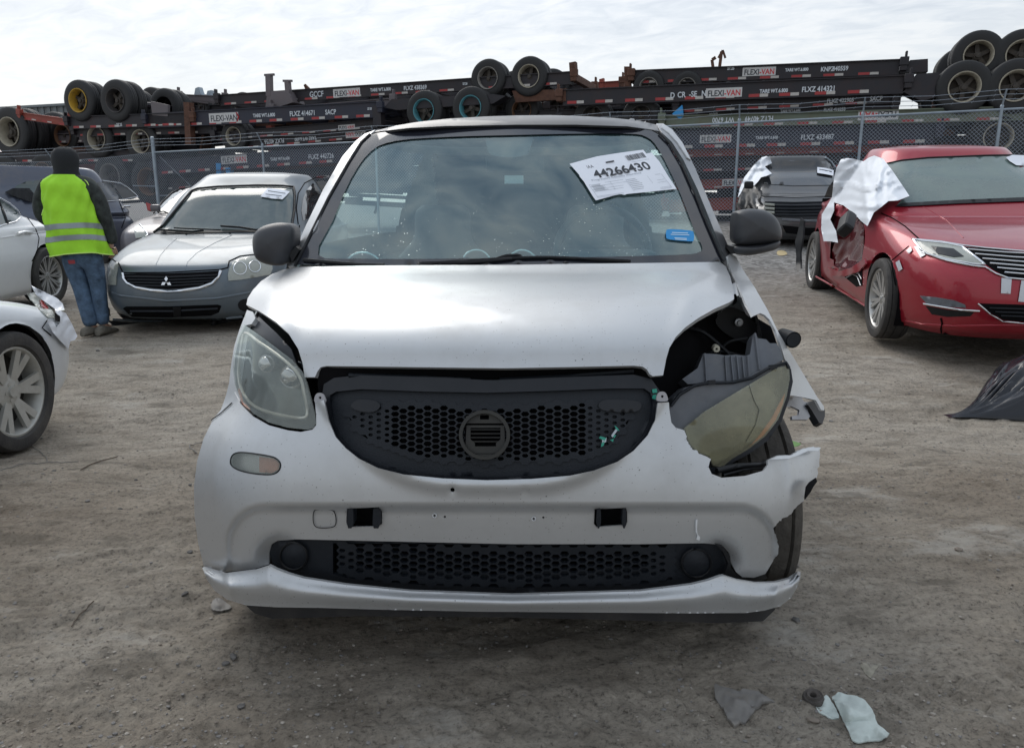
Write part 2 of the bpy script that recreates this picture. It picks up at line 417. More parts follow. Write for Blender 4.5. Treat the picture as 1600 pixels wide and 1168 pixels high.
def inside(poly, x, y):
    c = False; j = len(poly) - 1
    for i in range(len(poly)):
        xi, yi = poly[i][0], poly[i][1]; xj, yj = poly[j][0], poly[j][1]
        if (yi > y) != (yj > y) and x < (xj - xi) * (y - yi) / (yj - yi) + xi: c = not c
        j = i
    return c
def resample(poly, step, closed=True):
    out = []
    n = len(poly)
    for i in range(n if closed else n - 1):
        a = poly[i]; b = poly[(i + 1) % n]
        d = math.hypot(b[0] - a[0], b[1] - a[1])
        k = max(1, int(round(d / step)))
        for q in range(k): out.append((a[0] + (b[0] - a[0]) * q / k, a[1] + (b[1] - a[1]) * q / k))
    if not closed: out.append(tuple(poly[-1][:2]))
    return out
# ------------------------------------------------------------------ surfaces that outlines are laid on
class Surf:
    """a real 3D surface; a pixel of the photograph is carried along its ray to where it meets the surface"""
    def __init__(s, verts, faces, near=2.0, far=3.5, cx=795, cy0=300, cy1=820, slope=.0045, graze=.24):
        s.cx, s.cy0, s.cy1, s.slope, s.graze = cx, cy0, cy1, slope, graze
        s.v = [Vector(v) for v in verts]
        s.f = faces
        s.bvh = BVHTree.FromPolygons(s.v, s.f)
        s.n = [Vector((0, 0, 0)) for _ in s.v]
        for f in faces:
            nn = (s.v[f[1]] - s.v[f[0]]).cross(s.v[f[2]] - s.v[f[0]])
            for i in f: s.n[i] += nn
        s.near, s.far = near, far
    def normal(s, idx, p):
        acc = Vector((0, 0, 0))
        for i in s.f[idx]:
            acc += s.n[i].normalized() / max(1e-5, (s.v[i] - p).length)
        return acc.normalized()
    def good(s, px, py):
        d = ray(px, py)
        h = s.bvh.ray_cast(CAM, d)
        if h[0] is None: return None
        n = s.normal(h[2], h[0])
        if n.dot(d) > 0: n = -n
        g = -n.dot(d)
        if g < s.graze and abs(n.x) > .45: return None
        return h[0], n, d
    def __call__(s, px, py):
        h = s.good(px, py)
        if h: return h
        # beyond the horizon of the surface: carry on from the last point that faces the camera
        tx = s.cx; ty = min(max(py, s.cy0), s.cy1)
        L_ = math.hypot(tx - px, ty - py)
        if L_ < 1: L_ = 1
        ux, uy = (tx - px) / L_, (ty - py) / L_
        a = 0.0; b = None
        q = 3.0
        while q < L_:
            h = s.good(px + ux * q, py + uy * q)
            if h: b = q; break
            a = q; q *= 1.35
        if b is None:
            d = ray(px, py); p = s.bvh.find_nearest(CAM + d * (s.near + s.far) / 2)[0]
            t = (p - CAM).dot(d)
            return CAM + d * t, -d, d
        for _ in range(9):
            m = (a + b) / 2
            g = s.good(px + ux * m, py + uy * m)
            if g: b, h = m, g
            else: a = m
        d = ray(px, py)
        t = (h[0] - CAM).length * h[2].y / d.y      # same distance ahead, then falling away
        return CAM + d * (t + s.slope * b), h[1], d
def plane_surf(p0, nrm, bulge=None):
    p0 = Vector(p0); nrm = Vector(nrm).normalized()
    def f(px, py):
        d = ray(px, py)
        t = (p0 - CAM).dot(nrm) / d.dot(nrm)
        if bulge: t -= bulge(px, py)
        n = nrm if nrm.dot(d) < 0 else -nrm
        return CAM + d * t, n, d
    return f
def lift(hit, off):
    p, n, d = hit
    c = max(0.35, -n.dot(d))
    return p - d * (off / c)
def panel(name, poly, surf, mt, parent, off=0.004, thick=0.006, step=10, relief=None, holes=(), smooth_poly=0, build=True, inv=None):
    """a sheet of real thickness laid on a surface, its outline given in photograph pixels"""
    if smooth_poly: poly = closed_spline(poly, smooth_poly)
    bnd = resample(poly, step)
    hb = [resample(h, step * 0.7) for h in holes]
    pts = [Vector(p) for p in bnd]; edges = [(i, (i + 1) % len(bnd)) for i in range(len(bnd))]
    for h in hb:
        b = len(pts); pts += [Vector(p) for p in h]
        edges += [(b + i, b + (i + 1) % len(h)) for i in range(len(h))]
    xs = [p[0] for p in bnd]; ys = [p[1] for p in bnd]
    allb = list(bnd) + [q for h in hb for q in h]
    ab = np.array(allb)
    y = min(ys) + step * 0.5; r = 0
    while y < max(ys):
        x = min(xs) + (step * 0.5 if r % 2 else step)
        while x < max(xs):
            if inside(bnd, x, y) and not any(inside(h, x, y) for h in hb) and np.min((ab[:, 0] - x) ** 2 + (ab[:, 1] - y) ** 2) > (0.45 * step) ** 2:
                pts.append(Vector((x, y)))
            x += step
        y += step * 0.87; r += 1
    res = geometry.delaunay_2d_cdt(pts, edges, [], 0, 1e-4)
    V, Fc = res[0], res[2]
    tris = []
    for f in Fc:
        cx = sum(V[i][0] for i in f) / len(f); cy = sum(V[i][1] for i in f) / len(f)
        if inside(bnd, cx, cy) and not any(inside(h, cx, cy) for h in hb): tris.append(tuple(f))
    used = sorted({i for f in tris for i in f}); mp = {i: k for k, i in enumerate(used)}
    front, back = [], []
    for i in used:
        px, py = V[i][0], V[i][1]
        h = surf(px, py)
        o = off + (relief(px, py) if relief else 0)
        p = lift(h, o)
        front.append(p); back.append(p - h[1] * thick)
    tris = [tuple(mp[i] for i in f) for f in tris]
    cnt = {}
    for f in tris:
        for k in range(len(f)):
            e = (f[k], f[(k + 1) % len(f)])
            cnt[e] = 1
    rim = [e for e in cnt if (e[1], e[0]) not in cnt]
    # orientation: front faces look at the camera
    if tris:
        a, b, c = (front[i] for i in tris[0][:3])
        if (b - a).cross(c - a).dot(a - CAM) > 0:
            tris = [tuple(reversed(f)) for f in tris]; rim = [(b_, a_) for a_, b_ in rim]
    mb = MB(); mb.add(front, tris)
    mb.add(back, [tuple(reversed(f)) for f in tris])
    n0 = len(front)
    rv, rf = [], []
    for a, b in rim:
        k = len(rv)
        rv += [front[a], front[b], back[b], back[a]]
        rf.append((k + 1, k, k + 3, k + 2))
    mb.add(rv, rf)
    if inv is not None: mb.v = [tuple(inv @ Vector(v)) for v in mb.v]
    if not build: return mb
    me = bpy.data.meshes.new(name)
    me.from_pydata(mb.v, [], mb.f)
    me.materials.append(mt)
    sm = [True] * (2 * len(tris)) + [False] * len(rf)
    me.polygons.foreach_set('use_smooth', sm)
    me.update()
    o = bpy.data.objects.new(name, me)
    link(o, parent)
    return o
def strip(name, line, surf, mt, parent, r=0.004, off=0.003, step=8, inv=None, n=6, close=False):
    """a thin moulding, seam or wire that follows a surface along a pixel line"""
    pts = resample(line, step, closed=close)
    if close: pts.append(pts[0])
    P = [lift(surf(*q), off) for q in pts]
    if inv is not None: P = [inv @ p for p in P]
    mb = MB(); mb.tube(P, r, n)
    return mb.build(name, mt, parent, smooth=60)
# ------------------------------------------------------------------ car shells as stacked plan outlines
def loft_levels(levels, nphi=96, sub=6):
    """levels: (z, front, rear, half width, n front, n rear, middle) ; returns verts, faces in car space
    (x across, y backwards from the nose, z up)"""
    L = spline(levels, sub)
    verts, faces = [], []
    for lv in L:
        z, vf, vr, W, nf, nr, vc = lv
        W = max(W, 0.01); vf = min(vf, vc - 0.01); vr = max(vr, vc + 0.01)
        for k in range(nphi):
            a = 2 * math.pi * (k + 0.5) / nphi
            c, s_ = math.cos(a), math.sin(a)
            n = nf if s_ > 0 else nr
            u = W * math.copysign(abs(c) ** (2 / n), c)
            q = abs(s_) ** (2 / n)
            y = vc - (vc - vf) * q if s_ > 0 else vc + (vr - vc) * q
            verts.append((u, y, z))
    m = len(L)
    for i in range(m - 1):
        for k in range(nphi):
            k2 = (k + 1) % nphi
            faces.append((i * nphi + k, i * nphi + k2, (i + 1) * nphi + k2, (i + 1) * nphi + k))
    return verts, faces, m
def to_world(verts, mtx): return [mtx @ Vector(v) for v in verts]
# ------------------------------------------------------------------ ground
def vnoise(x, y, seed=0):
    xi = np.floor(x).astype(np.int64); yi = np.floor(y).astype(np.int64)
    fx = x - xi; fy = y - yi
    fx = fx * fx * fx * (fx * (fx * 6 - 15) + 10); fy = fy * fy * fy * (fy * (fy * 6 - 15) + 10)
    def h(a, b):
        n = (a * 374761393 + b * 668265263 + seed * 1442695040) & 0x7fffffff
        n = ((n ^ (n >> 13)) * 1274126177) & 0x7fffffff
        n = (n ^ (n >> 16)) & 0xffff
        return n / 65535.0
    a = h(xi, yi); b = h(xi + 1, yi); c = h(xi, yi + 1); d = h(xi + 1, yi + 1)
    return (a + (b - a) * fx) * (1 - fy) + (c + (d - c) * fx) * fy - 0.5
def np_sstep(a, b, x):
    t = np.clip((x - a) / (b - a), 0, 1)
    return t * t * (3 - 2 * t)
def np_terrain(X, Y):
    g = 0.13 * (1 - np_sstep(2.6, 4.2, Y))
    side = 0.55 + 0.45 * np_sstep(-3, 2.5, X)
    return g + side * (0.30 * np_sstep(4.0, 10.5, Y) + 0.48 * np_sstep(9.5, 17.0, Y))
def relief_np(X, Y, D):
    near = np.clip(1 - (D - 3) / 12, 0.0, 1)
    rx = X * 0.92 + Y * 0.38; ry = -X * 0.38 + Y * 0.92        # the ruts run slantwise across the yard
    z = 0.030 * vnoise(X * 0.9, Y * 0.9, 1) + 0.022 * vnoise(rx * 1.2, ry * 4.5, 2)
    z += 0.012 * vnoise(rx * 4, ry * 9, 3) * (0.3 + 0.7 * near)
    m = np.clip(vnoise(X * 1.5, Y * 1.5, 9) * 2.4 + 0.5, 0.12, 1)
    z += (0.010 * vnoise(rx * 14, ry * 24, 4) + 0.0075 * np.abs(vnoise(X * 32, Y * 32, 5)) * 2 + 0.0045 * vnoise(X * 70, Y * 70, 6)) * near * m
    cr1 = vnoise(rx * 7, ry * 13, 31) + .35 * vnoise(X * 26, Y * 26, 32)
    z += 0.0065 * np_sstep(.02, .055, cr1) * near * m + .004 * np_sstep(.10, .13, vnoise(rx * 17, ry * 25, 33)) * near
    for off_, sg in ((.55, 1), (1.9, 1), (-1.5, 1)):               # shallow wheel ruts
        z -= 0.010 * np.exp(-((ry - off_ - 1.4) / .11) ** 2) * near
    crack = np.abs(vnoise(rx * 6, ry * 11, 11))
    z -= 0.006 * np.clip(1 - crack * 14, 0, 1) * near
    # a lugged tyre track passing in front of the car
    t = (Y - 1.55 - 0.10 * X)
    on = np.exp(-((t) / 0.09) ** 2) * np_sstep(-1.9, -0.6, -np.abs(X - 0.9))
    z += -0.006 * on + 0.004 * on * np.sign(np.sin(X * 95 + t * 60))
    return z
def build_ground():
    rows = [0.9]
    while rows[-1] < 30: rows.append(rows[-1] * 1.0062)
    while rows[-1] < 600: rows.append(rows[-1] * 1.07)
    ts = np.arange(-1.5, 1.5001, 0.0062)
    D = np.array(rows)[:, None]
    X = D * ts[None, :]; Y = D + 0 * ts[None, :]
    Z = np_terrain(X, Y) + relief_np(X, Y, D)
    nr, nc = X.shape
    V = np.stack([X, Y, Z], -1).reshape(-1, 3)
    i = np.arange(nr - 1)[:, None] * nc + np.arange(nc - 1)[None, :]
    Fq = np.stack([i, i + 1, i + nc + 1, i + nc], -1).reshape(-1, 4)
    me = bpy.data.meshes.new('ground')
    # the yard behind and beside the photographer
    ex = [(-900, -200, 0.1), (900, -200, 0.1), (900, 0.895, 0.1), (-900, 0.895, 0.1), (-900, 600, 0.60), (900, 600, 0.60)]
    b = len(V)
    V = np.concatenate([V, np.array(ex, float)])
    me.vertices.add(len(V)); me.vertices.foreach_set('co', V.astype(np.float32).ravel())
    me.loops.add(len(Fq) * 4 + 4); me.polygons.add(len(Fq) + 1)
    lv = np.concatenate([Fq.ravel(), np.array([b, b + 1, b + 2, b + 3])])
    me.loops.foreach_set('vertex_index', lv.astype(np.int32))
    me.polygons.foreach_set('loop_start', (np.arange(len(Fq) + 1) * 4).astype(np.int32))
    me.update(calc_edges=True)
    me.polygons.foreach_set('use_smooth', [True] * (len(Fq) + 1))
    m, N, L, bs = new_mat('dirt_ground')
    tc = N.new('ShaderNodeTexCoord')
    def noise(scale, detail=8, rough=0.65, stretch=None, rot=0):
        n = N.new('ShaderNodeTexNoise'); n.inputs['Scale'].default_value = scale; n.inputs['Detail'].default_value = detail; n.inputs['Roughness'].default_value = rough
        if stretch:
            mp = N.new('ShaderNodeMapping'); mp.inputs['Scale'].default_value = stretch; mp.inputs['Rotation'].default_value = (0, 0, rot)
            L.new(tc.outputs['Object'], mp.inputs[0]); L.new(mp.outputs[0], n.inputs['Vector'])
        else: L.new(tc.outputs['Object'], n.inputs['Vector'])
        return n
    def ramp(src, stops):
        cr = N.new('ShaderNodeValToRGB'); e = cr.color_ramp.elements
        e[0].position, e[0].color = stops[0][0], (*stops[0][1], 1)
        e[1].position, e[1].color = stops[-1][0], (*stops[-1][1], 1)
        for p, c in stops[1:-1]: k = e.new(p); k.color = (*c, 1)
        L.new(src, cr.inputs[0]); return cr
    def mix(fac, a, b_, mode='MIX', f=1.0):
        mx = N.new('ShaderNodeMix'); mx.data_type = 'RGBA'; mx.blend_type = mode
        if fac is None: mx.inputs[0].default_value = f
        else: L.new(fac, mx.inputs[0])
        L.new(a, mx.inputs[6]); L.new(b_, mx.inputs[7]); return mx.outputs[2]
    big = noise(0.55, 6, 0.6)
    c1 = ramp(big.outputs[0], [(0.35, (0.245, 0.205, 0.162)), (0.5, (0.325, 0.287, 0.238)), (0.65, (0.40, 0.362, 0.31))])
    med = noise(3.2, 10, 0.72, (1, 2.4, 1), R(-22))
    c2 = ramp(med.outputs[0], [(0.33, (0.62, 0.60, 0.58)), (0.5, (0.96, 0.955, 0.95)), (0.68, (1.18, 1.17, 1.16))])
    a = mix(None, c1.outputs[0], c2.outputs[0], 'MULTIPLY')
    fine = noise(60, 10, 0.82)
    c3 = ramp(fine.outputs[0], [(0.36, (0.26, 0.25, 0.24)), (0.47, (0.94, 0.94, 0.94)), (0.56, (1.08, 1.08, 1.07)), (0.70, (1.42, 1.40, 1.37))])
    a = mix(None, a, c3.outputs[0], 'MULTIPLY')
    # pale crusted patches
    pat = noise(1.5, 9, 0.7, (1, 1.9, 1), R(-25))
    pm = ramp(pat.outputs[0], [(0.57, (0, 0, 0)), (0.66, (0.55, 0.55, 0.55))])
    pale = N.new('ShaderNodeRGB'); pale.outputs[0].default_value = (0.52, 0.49, 0.44, 1)
    a = mix(pm.outputs[0], a, pale.outputs[0])
    # dark grit
    vo = N.new('ShaderNodeTexVoronoi'); vo.inputs['Scale'].default_value = 38
    L.new(tc.outputs['Object'], vo.inputs['Vector'])
    gm = ramp(vo.outputs['Distance'], [(0.10, (0.55, 0.55, 0.55)), (0.17, (0, 0, 0))])
    gsel = ramp(noise(1.1, 5, 0.6).outputs[0], [(0.36, (0, 0, 0)), (0.56, (1, 1, 1))])
    gm2 = mix(None, gm.outputs[0], gsel.outputs[0], 'MULTIPLY')
    dark = N.new('ShaderNodeRGB'); dark.outputs[0].default_value = (0.060, 0.056, 0.054, 1)
    a = mix(gm2, a, dark.outputs[0])
    # the yard turns to grey crushed stone farther back
    sep = N.new('ShaderNodeSeparateXYZ'); L.new(tc.outputs['Object'], sep.inputs[0])
    fy = N.new('ShaderNodeMapRange'); fy.inputs[1].default_value = 7.5; fy.inputs[2].default_value = 11.5; L.new(sep.outputs['Y'], fy.inputs[0])
    wob = N.new('ShaderNodeMath'); wob.operation = 'MULTIPLY'; L.new(fy.outputs[0], wob.inputs[0]); wob.inputs[1].default_value = 0.85
    vg = N.new('ShaderNodeTexVoronoi'); vg.inputs['Scale'].default_value = 16; L.new(tc.outputs['Object'], vg.inputs['Vector'])
    gc = ramp(vg.outputs['Color'], [(0.1, (0.10, 0.10, 0.10)), (0.5, (0.21, 0.207, 0.203)), (0.9, (0.33, 0.325, 0.318))])
    a = mix(wob.outputs[0], a, gc.outputs[0])
    # damp stains with their own outlines
    dn = noise(1.7, 5, 0.6, (1, 2.2, 1), R(-8))
    dm = ramp(dn.outputs[0], [(0.61, (0, 0, 0)), (0.66, (0.5, 0.5, 0.5))])
    damp = N.new('ShaderNodeRGB'); damp.outputs[0].default_value = (0.105, 0.092, 0.074, 1)
    a = mix(dm.outputs[0], a, damp.outputs[0])
    L.new(a, bs.inputs['Base Color'])
    bs.inputs['Roughness'].default_value = 0.92
    bs.inputs['Specular IOR Level'].default_value = 0.25
    b1 = N.new('ShaderNodeBump'); b1.inputs['Strength'].default_value = 0.85; b1.inputs['Distance'].default_value = 0.016
    L.new(fine.outputs[0], b1.inputs['Height'])
    b2 = N.new('ShaderNodeBump'); b2.inputs['Strength'].default_value = 0.55; b2.inputs['Distance'].default_value = 0.03
    L.new(med.outputs[0], b2.inputs['Height']); L.new(b1.outputs[0], b2.inputs['Normal'])
    b3 = N.new('ShaderNodeBump'); b3.inputs['Strength'].default_value = 0.5; b3.inputs['Distance'].default_value = 0.02
    L.new(vg.outputs['Distance'], b3.inputs['Height']); L.new(b2.outputs[0], b3.inputs['Normal'])
    L.new(b3.outputs[0], bs.inputs['Normal'])
    me.materials.append(m)
    o = bpy.data.objects.new('ground', me); link(o)
    o['kind'] = 'structure'
    return o
build_ground()
def ground_z(x, y):
    X = np.array([float(x)]); Y = np.array([float(y)])
    return float((np_terrain(X, Y) + relief_np(X, Y, Y))[0])
def stone_verts(r, rnd):
    bm = bmesh.new(); bmesh.ops.create_icosphere(bm, subdivisions=1, radius=1)
    k = Vector((rnd.uniform(.7, 1.3), rnd.uniform(.6, 1.1), rnd.uniform(.35, .7)))
    q = Matrix.Rotation(rnd.uniform(0, 6.28), 3, 'Z')
    vs = [q @ Vector((v.co.x * k.x, v.co.y * k.y, v.co.z * k.z)) * r * rnd.uniform(.8, 1.15) for v in bm.verts]
    fs = [tuple(v.index for v in f.verts) for f in bm.faces]
    bm.free(); return vs, fs
def build_pebbles():
    rnd = random.Random(3)
    protos = [stone_verts(1, rnd) for _ in range(12)]
    mb = MB()
    X, Y = [], []
    n = 30000
    for i in range(n):
        d = 1.35 + (rnd.random() ** 1.8) * 12
        X.append(rnd.uniform(-1.05, 1.05) * d); Y.append(d)
    X = np.array(X); Y = np.array(Y)
    Zg = np_terrain(X, Y) + relief_np(X, Y, Y)
    cl = vnoise(X * 1.3, Y * 1.3, 21)
    for i in range(n):
        if cl[i] < -0.08 and rnd.random() < .75: continue
        r = rnd.choice((.0012, .0016, .0016, .0022, .0022, .003, .0045)) * (1 + 0.14 * Y[i])
        if rnd.random() < .008: r *= 2.4
        vs, fs = protos[i % 12]
        mb.add([v * r + Vector((X[i], Y[i], Zg[i] + r * .15)) for v in vs], fs, rnd.choice((0, 0, 1, 1, 2)))
    o = mb.build('pebbles', [mat('brown_stone', (0.20, 0.17, 0.14), .9), mat('grey_stone', (0.20, 0.19, 0.18), .9), mat('pale_stone', (0.33, 0.30, 0.26), .9)])
    o['kind'] = 'stuff'; o['label'] = 'loose pebbles and clods scattered over the dirt yard'
build_pebbles()
# ------------------------------------------------------------------ the white-silver microcar in front
SM = Matrix.Translation((-0.052, 1.70, 0.13)) @ Matrix.Rotation(-0.0478, 4, 'Z')
SI = SM.inverted()
smart = empty('damaged_car', label='silver two-seat microcar with crushed front corner and missing emblem, facing the camera', cat='car')
smart.matrix_world = SM
VC = 1.35
VF = .80
WV = .52
S_LEVELS = [(.03, .14, 2.52, .74, 4, 4, .8), (.09, .10, 2.56, .77, 4, 4, .8),  # z, front, rear, half width, n front, n rear, middle
    (.15, .08, 2.58, .79, 4.0, 4, VF), (.20, .03, 2.64, .825, 4.0, 4, VF), (.30, .012, 2.67, .845, 4.0, 4, VF),
    (.42, .0, 2.69, .850, 4.0, 4, VF), (.50, .005, 2.69, .840, 3.9, 4, VF), (.57, .02, 2.68, .815, 3.7, 4, VF),
    (.64, .04, 2.68, .780, 3.3, 4, VF), (.72, .07, 2.67, .765, 3.2, 4, VF), (.79, .11, 2.66, .760, 3.2, 4, VF), (.845, .17, 2.65, .755, 3.3, 4, VF + .05),
    (.885, .27, 2.64, .75, 3.4, 4, VF + .1), (.92, .42, 2.62, .745, 3.8, 4, VF + .2), (.945, .56, 2.60, .735, 4.4, 4, VC - .1),
    (.97, .725, 2.58, .72, 6, 4, VC), (1.08, .84, 2.54, .695, 6, 4, VC), (1.20, .97, 2.49, .655, 5.6, 4, VC + .05),
    (1.33, 1.11, 2.43, .605, 5.2, 4, VC + .15), (1.41, 1.21, 2.38, .57, 4.8, 4, VC + .3),
    (1.46, 1.29, 2.34, .535, 4.0, 4, VC + .4), (1.49, 1.39, 2.26, .47, 3.2, 3.5, VC + .45), (1.508, 1.55, 2.1, .34, 2.6, 3, VC + .45), (1.514, 1.74, 1.86, .06, 2, 2, VC + .45)]
sv, sf, sm_ = loft_levels(S_LEVELS, 200, 8)
svw = to_world(sv, SM)
SS = Surf(svw, sf, 1.6, 3.6)
def sub_shell(verts, faces, keep, name, mt, parent, dz=0.0, scale=None):
    use = {}; vs = []; fs = []
    for f in faces:
        c = [sum(verts[i][k] for i in f) / len(f) for k in range(3)]
        if not keep(*c): continue
        g = []
        for i in f:
            if i not in use:
                use[i] = len(vs); vs.append(verts[i])
            g.append(use[i])
        fs.append(tuple(g))
    mb = MB(); mb.add(vs, fs)
    o = mb.build(name, mt, parent, smooth=50)
    return o
def arch(y, z, cy, r=.345): return (y - cy) ** 2 + (z - .30) ** 2 < r * r
def side_glass(x, y, z): return abs(x) > .42 and 1.02 < z < 1.40 and 1.12 + (z - 1.02) * .8 < y < 2.25
def rear_glass(x, y, z): return y > 2.3 and abs(x) < .46 and 1.04 < z < 1.40
FR = lambda x, y, z: y < VC and y < 1.0 - (z < .97) * .05
sub_shell(sv, sf, lambda x, y, z: z > .15 and z < .97 and y > .93 and not arch(y, z, 2.29) , 'body_side', M['silver'], smart)
sub_shell(sv, sf, lambda x, y, z: .36 < y <= .93 and .15 < z < .93 and x < -.70 and not arch(y, z, WV) and (z > .33 or y > .78), 'front_fender', M['silver'], smart)
sub_shell(sv, sf, lambda x, y, z: .52 < y <= .93 and z < .93 and x > .66 and not arch(y, z, WV, .36) and (z > .62 or y > .80), 'front_fender', M['silver'], smart)
sub_shell(sv, sf, lambda x, y, z: .97 <= z < 1.445 and y > 1.46 - (1.45 - z) * .9 and not side_glass(x, y, z) and not rear_glass(x, y, z), 'cabin_frame', M['silver'], smart)
sub_shell(sv, sf, lambda x, y, z: side_glass(x, y, z) and x > 0, 'side_window', M['sideglass'], smart)
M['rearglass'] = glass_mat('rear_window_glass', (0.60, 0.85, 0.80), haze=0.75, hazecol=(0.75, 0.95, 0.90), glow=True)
sub_shell(sv, sf, lambda x, y, z: side_glass(x, y, z) and x < 0, 'side_window', M['sideglass'], smart)
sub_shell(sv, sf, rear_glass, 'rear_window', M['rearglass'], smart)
roof_v = [(v[0] * .985, v[1], v[2] - .010) for v in sv]
sub_shell(roof_v, sf, lambda x, y, z: z > 1.44 and y > 1.32, 'roof_panel', M['roof_grey'], smart)
# dark structure behind the outer panels
inner = [(z, vf + (.24 if z > .2 else .1), vr - .05, max(.02, W - (.10 if z < .5 else .13)), 3.2, n2, vc) for (z, vf, vr, W, n1, n2, vc) in S_LEVELS if .14 < z <= .92]
inner = [(.14, .16, 2.5, .60, 3.4, 4, VC)] + inner[1:] + [(.935, .60, 2.4, .55, 3, 4, VC), (.936, 1.2, 1.5, .05, 3, 4, VC)]
iv, if_, _m = loft_levels(inner, 64, 3)
mb = MB(); mb.add(iv, if_); 
for sx in (-1, 1): pass
def wheel_clear(x, y, z): return not (abs(x) > .50 and (arch(y, z, WV, .36) or arch(y, z, 2.29, .36)))
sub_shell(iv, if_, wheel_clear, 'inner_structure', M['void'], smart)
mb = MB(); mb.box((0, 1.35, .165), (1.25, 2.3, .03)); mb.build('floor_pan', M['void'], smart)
P = lambda *a, **k: panel(*a, **{**dict(inv=SI), **k})
# outlines traced in photograph pixels
hood_px = [(443, 421), (470, 417), (560, 415), (700, 414), (807, 413.5), (900, 412), (1000, 411), (1125, 409), (1134, 416), (1141, 432), (1146, 452), (1147, 467), (1140, 472), (1117, 482),
           (1092, 496), (1071, 511), (1056, 526), (1046, 543), (1041, 560), (1036, 586), (1020, 587.5), (1015, 584), (1011, 577), (1004, 572.5), (990, 571), (900, 573), (790, 575), (700, 574), (630, 573), (510, 571.5),
           (501, 573.5), (496, 580), (492, 589), (476, 589), (473, 568), (466, 545), (451, 521), (430, 502), (405, 486), (385, 476), (387, 466), (395, 453), (408, 439), (425, 428)]
def hood_relief(px, py):
    e = 0.012 * sstep(540, 572, py) * -1                      # the front lip rolls under
    e += 0.004 * math.exp(-((px - 450 - (py - 440) * .2) / 14) ** 2) * sstep(425, 460, py)
    e += 0.004 * math.exp(-((px - 1085 + (py - 440) * .3) / 14) ** 2) * sstep(425, 460, py)
    return e
P('hood', hood_px, SS, M['silver'], smart, off=.010, thick=.012, step=9, relief=hood_relief)
bumper_px = [(506, 625), (492, 627), (494, 648), (494, 664), (488, 671), (470, 674.5), (450, 672), (420, 664), (395, 650), (376, 631), (366, 612), (358, 628), (346, 644), (331, 659),
             (318, 685), (308, 720), (303, 760), (304, 805), (310, 850), (319, 886), (350, 893), (398, 888), (420, 881), (421, 862), (424, 850), (434, 844), (465, 842), (640, 846), (800, 849.5), (1000, 849.5), (1100, 848), (1119, 850),
             (1131, 854), (1139, 863), (1143, 880), (1150, 893), (1160, 901), (1178, 902), (1196, 896), (1202, 886), (1208, 876), (1214, 868), (1217, 853), (1213, 839), (1208, 825), (1216, 816), (1223, 809), (1236, 803), (1245, 791), (1255, 783), (1257, 772),
             (1262, 757), (1270, 750), (1277, 743), (1280, 722), (1282, 699), (1268, 698), (1251, 702), (1244, 706), (1236, 710.5), (1217, 711), (1208, 714), (1200, 718), (1200, 726), (1193, 735), (1165, 743), (1128, 746), (1112, 740), (1107, 729), (1109, 721), (1111, 717), (1106, 714),
             (1094, 709), (1088, 703), (1082, 702), (1077, 694), (1073, 688), (1072, 680), (1067, 671), (1056, 668), (1049, 660), (1046, 640), (1045, 628), (1028, 629), (1024, 656), (1012, 680), (990, 704), (965, 721), (928, 735), (890, 743), (830, 748), (760, 750), (690, 747), (630, 741),
             (590, 731), (560, 716), (540, 700), (524, 682), (513, 656), (509, 638)]
def box_soft(x, a, b, w): return sstep(a, a + w, x) * (1 - sstep(b - w, b, x))
def bumper_relief(px, py):
    # recessed centre field below the swage line, rounded at both ends
    xl = 352 + 26 * (1 - sstep(796, 830, py)) ; xr = 1222 - 34 * (1 - sstep(800, 850, py))
    top = 786 + 4 * abs((px - 775) / 400) ** 2 + 20 * (1 - sstep(352, 392, px)) + 34 * sstep(1130, 1210, px)
    def rbox(x, y, x0, x1, y0, r):
        cx_ = min(max(x, x0 + r), x1 - r); cy_ = max(y, y0 + r)
        return math.hypot(x - cx_, y - cy_) - r
    e = -.030 * (.5 + .5 * sstep(360, 470, px) * sstep(1210, 1110, px)) * sstep(1, -11, rbox(px, py, 352, 1216, 788, 62))
    # rolled flange round the grille mouth
    cx = (px - 767) / 262.0; gy = 748 - 128 * abs(cx) ** 3.2
    d = py - gy
    e += .014 * math.exp(-((d - 9) / 13.0) ** 2) * (1 if abs(cx) < 1.15 else 0)
    # scoop towards the lower opening
    e += -.035 * sstep(0, 1, (1 - math.hypot((px - 436) / 46.0, (py - 868) / 42.0))) 
    e += -.035 * sstep(0, 1, (1 - math.hypot((px - 1122) / 46.0, (py - 874) / 42.0)))
    # pushed in screw holes
    for hx, hy, s_ in ((707, 765, 1), (820, 767, .6)): e -= .007 * s_ * math.exp(-((px - hx) ** 2 + (py - hy) ** 2) / 30.0)
    # torn corner flares outwards
    e += .03 * sstep(1215, 1282, px)
    return e
turn_l0 = [(360, 720), (363, 711), (372, 706.5), (388, 707), (415, 711), (430, 715), (438, 723), (437, 733), (428, 740), (412, 741), (388, 738), (371, 733), (362, 727)]
turn_l = closed_spline(turn_l0, 3)
brL = [(542, 794), (592, 792), (597, 798), (597, 818), (590, 822), (545, 823), (541, 816)]
brR = [(929, 795), (978, 793), (980, 800), (980, 816), (976, 820), (932, 823), (928, 818)]
hole = lambda x, y, r: [(x + r * math.cos(2 * math.pi * k / 8), y + r * math.sin(2 * math.pi * k / 8)) for k in range(8)]
TORN = [(i, q) for i, q in enumerate(bumper_px) if q[0] > 1202 and q[1] < 880]
rb = random.Random(4); torn = []
for i, q in enumerate(bumper_px):
    w = bumper_px[(i + 1) % len(bumper_px)]
    torn.append(q)
    if (q[0] > 1203 and w[0] > 1203) or (1066 < q[0] < 1110 and 668 < q[1] < 716 and 1066 < w[0] < 1112 and w[1] > 668 and w[1] < 718):
        for t in (.25, .5, .75): torn.append((q[0] + (w[0] - q[0]) * t + rb.uniform(-1.3, 1.3), q[1] + (w[1] - q[1]) * t + rb.uniform(-1.3, 1.3)))
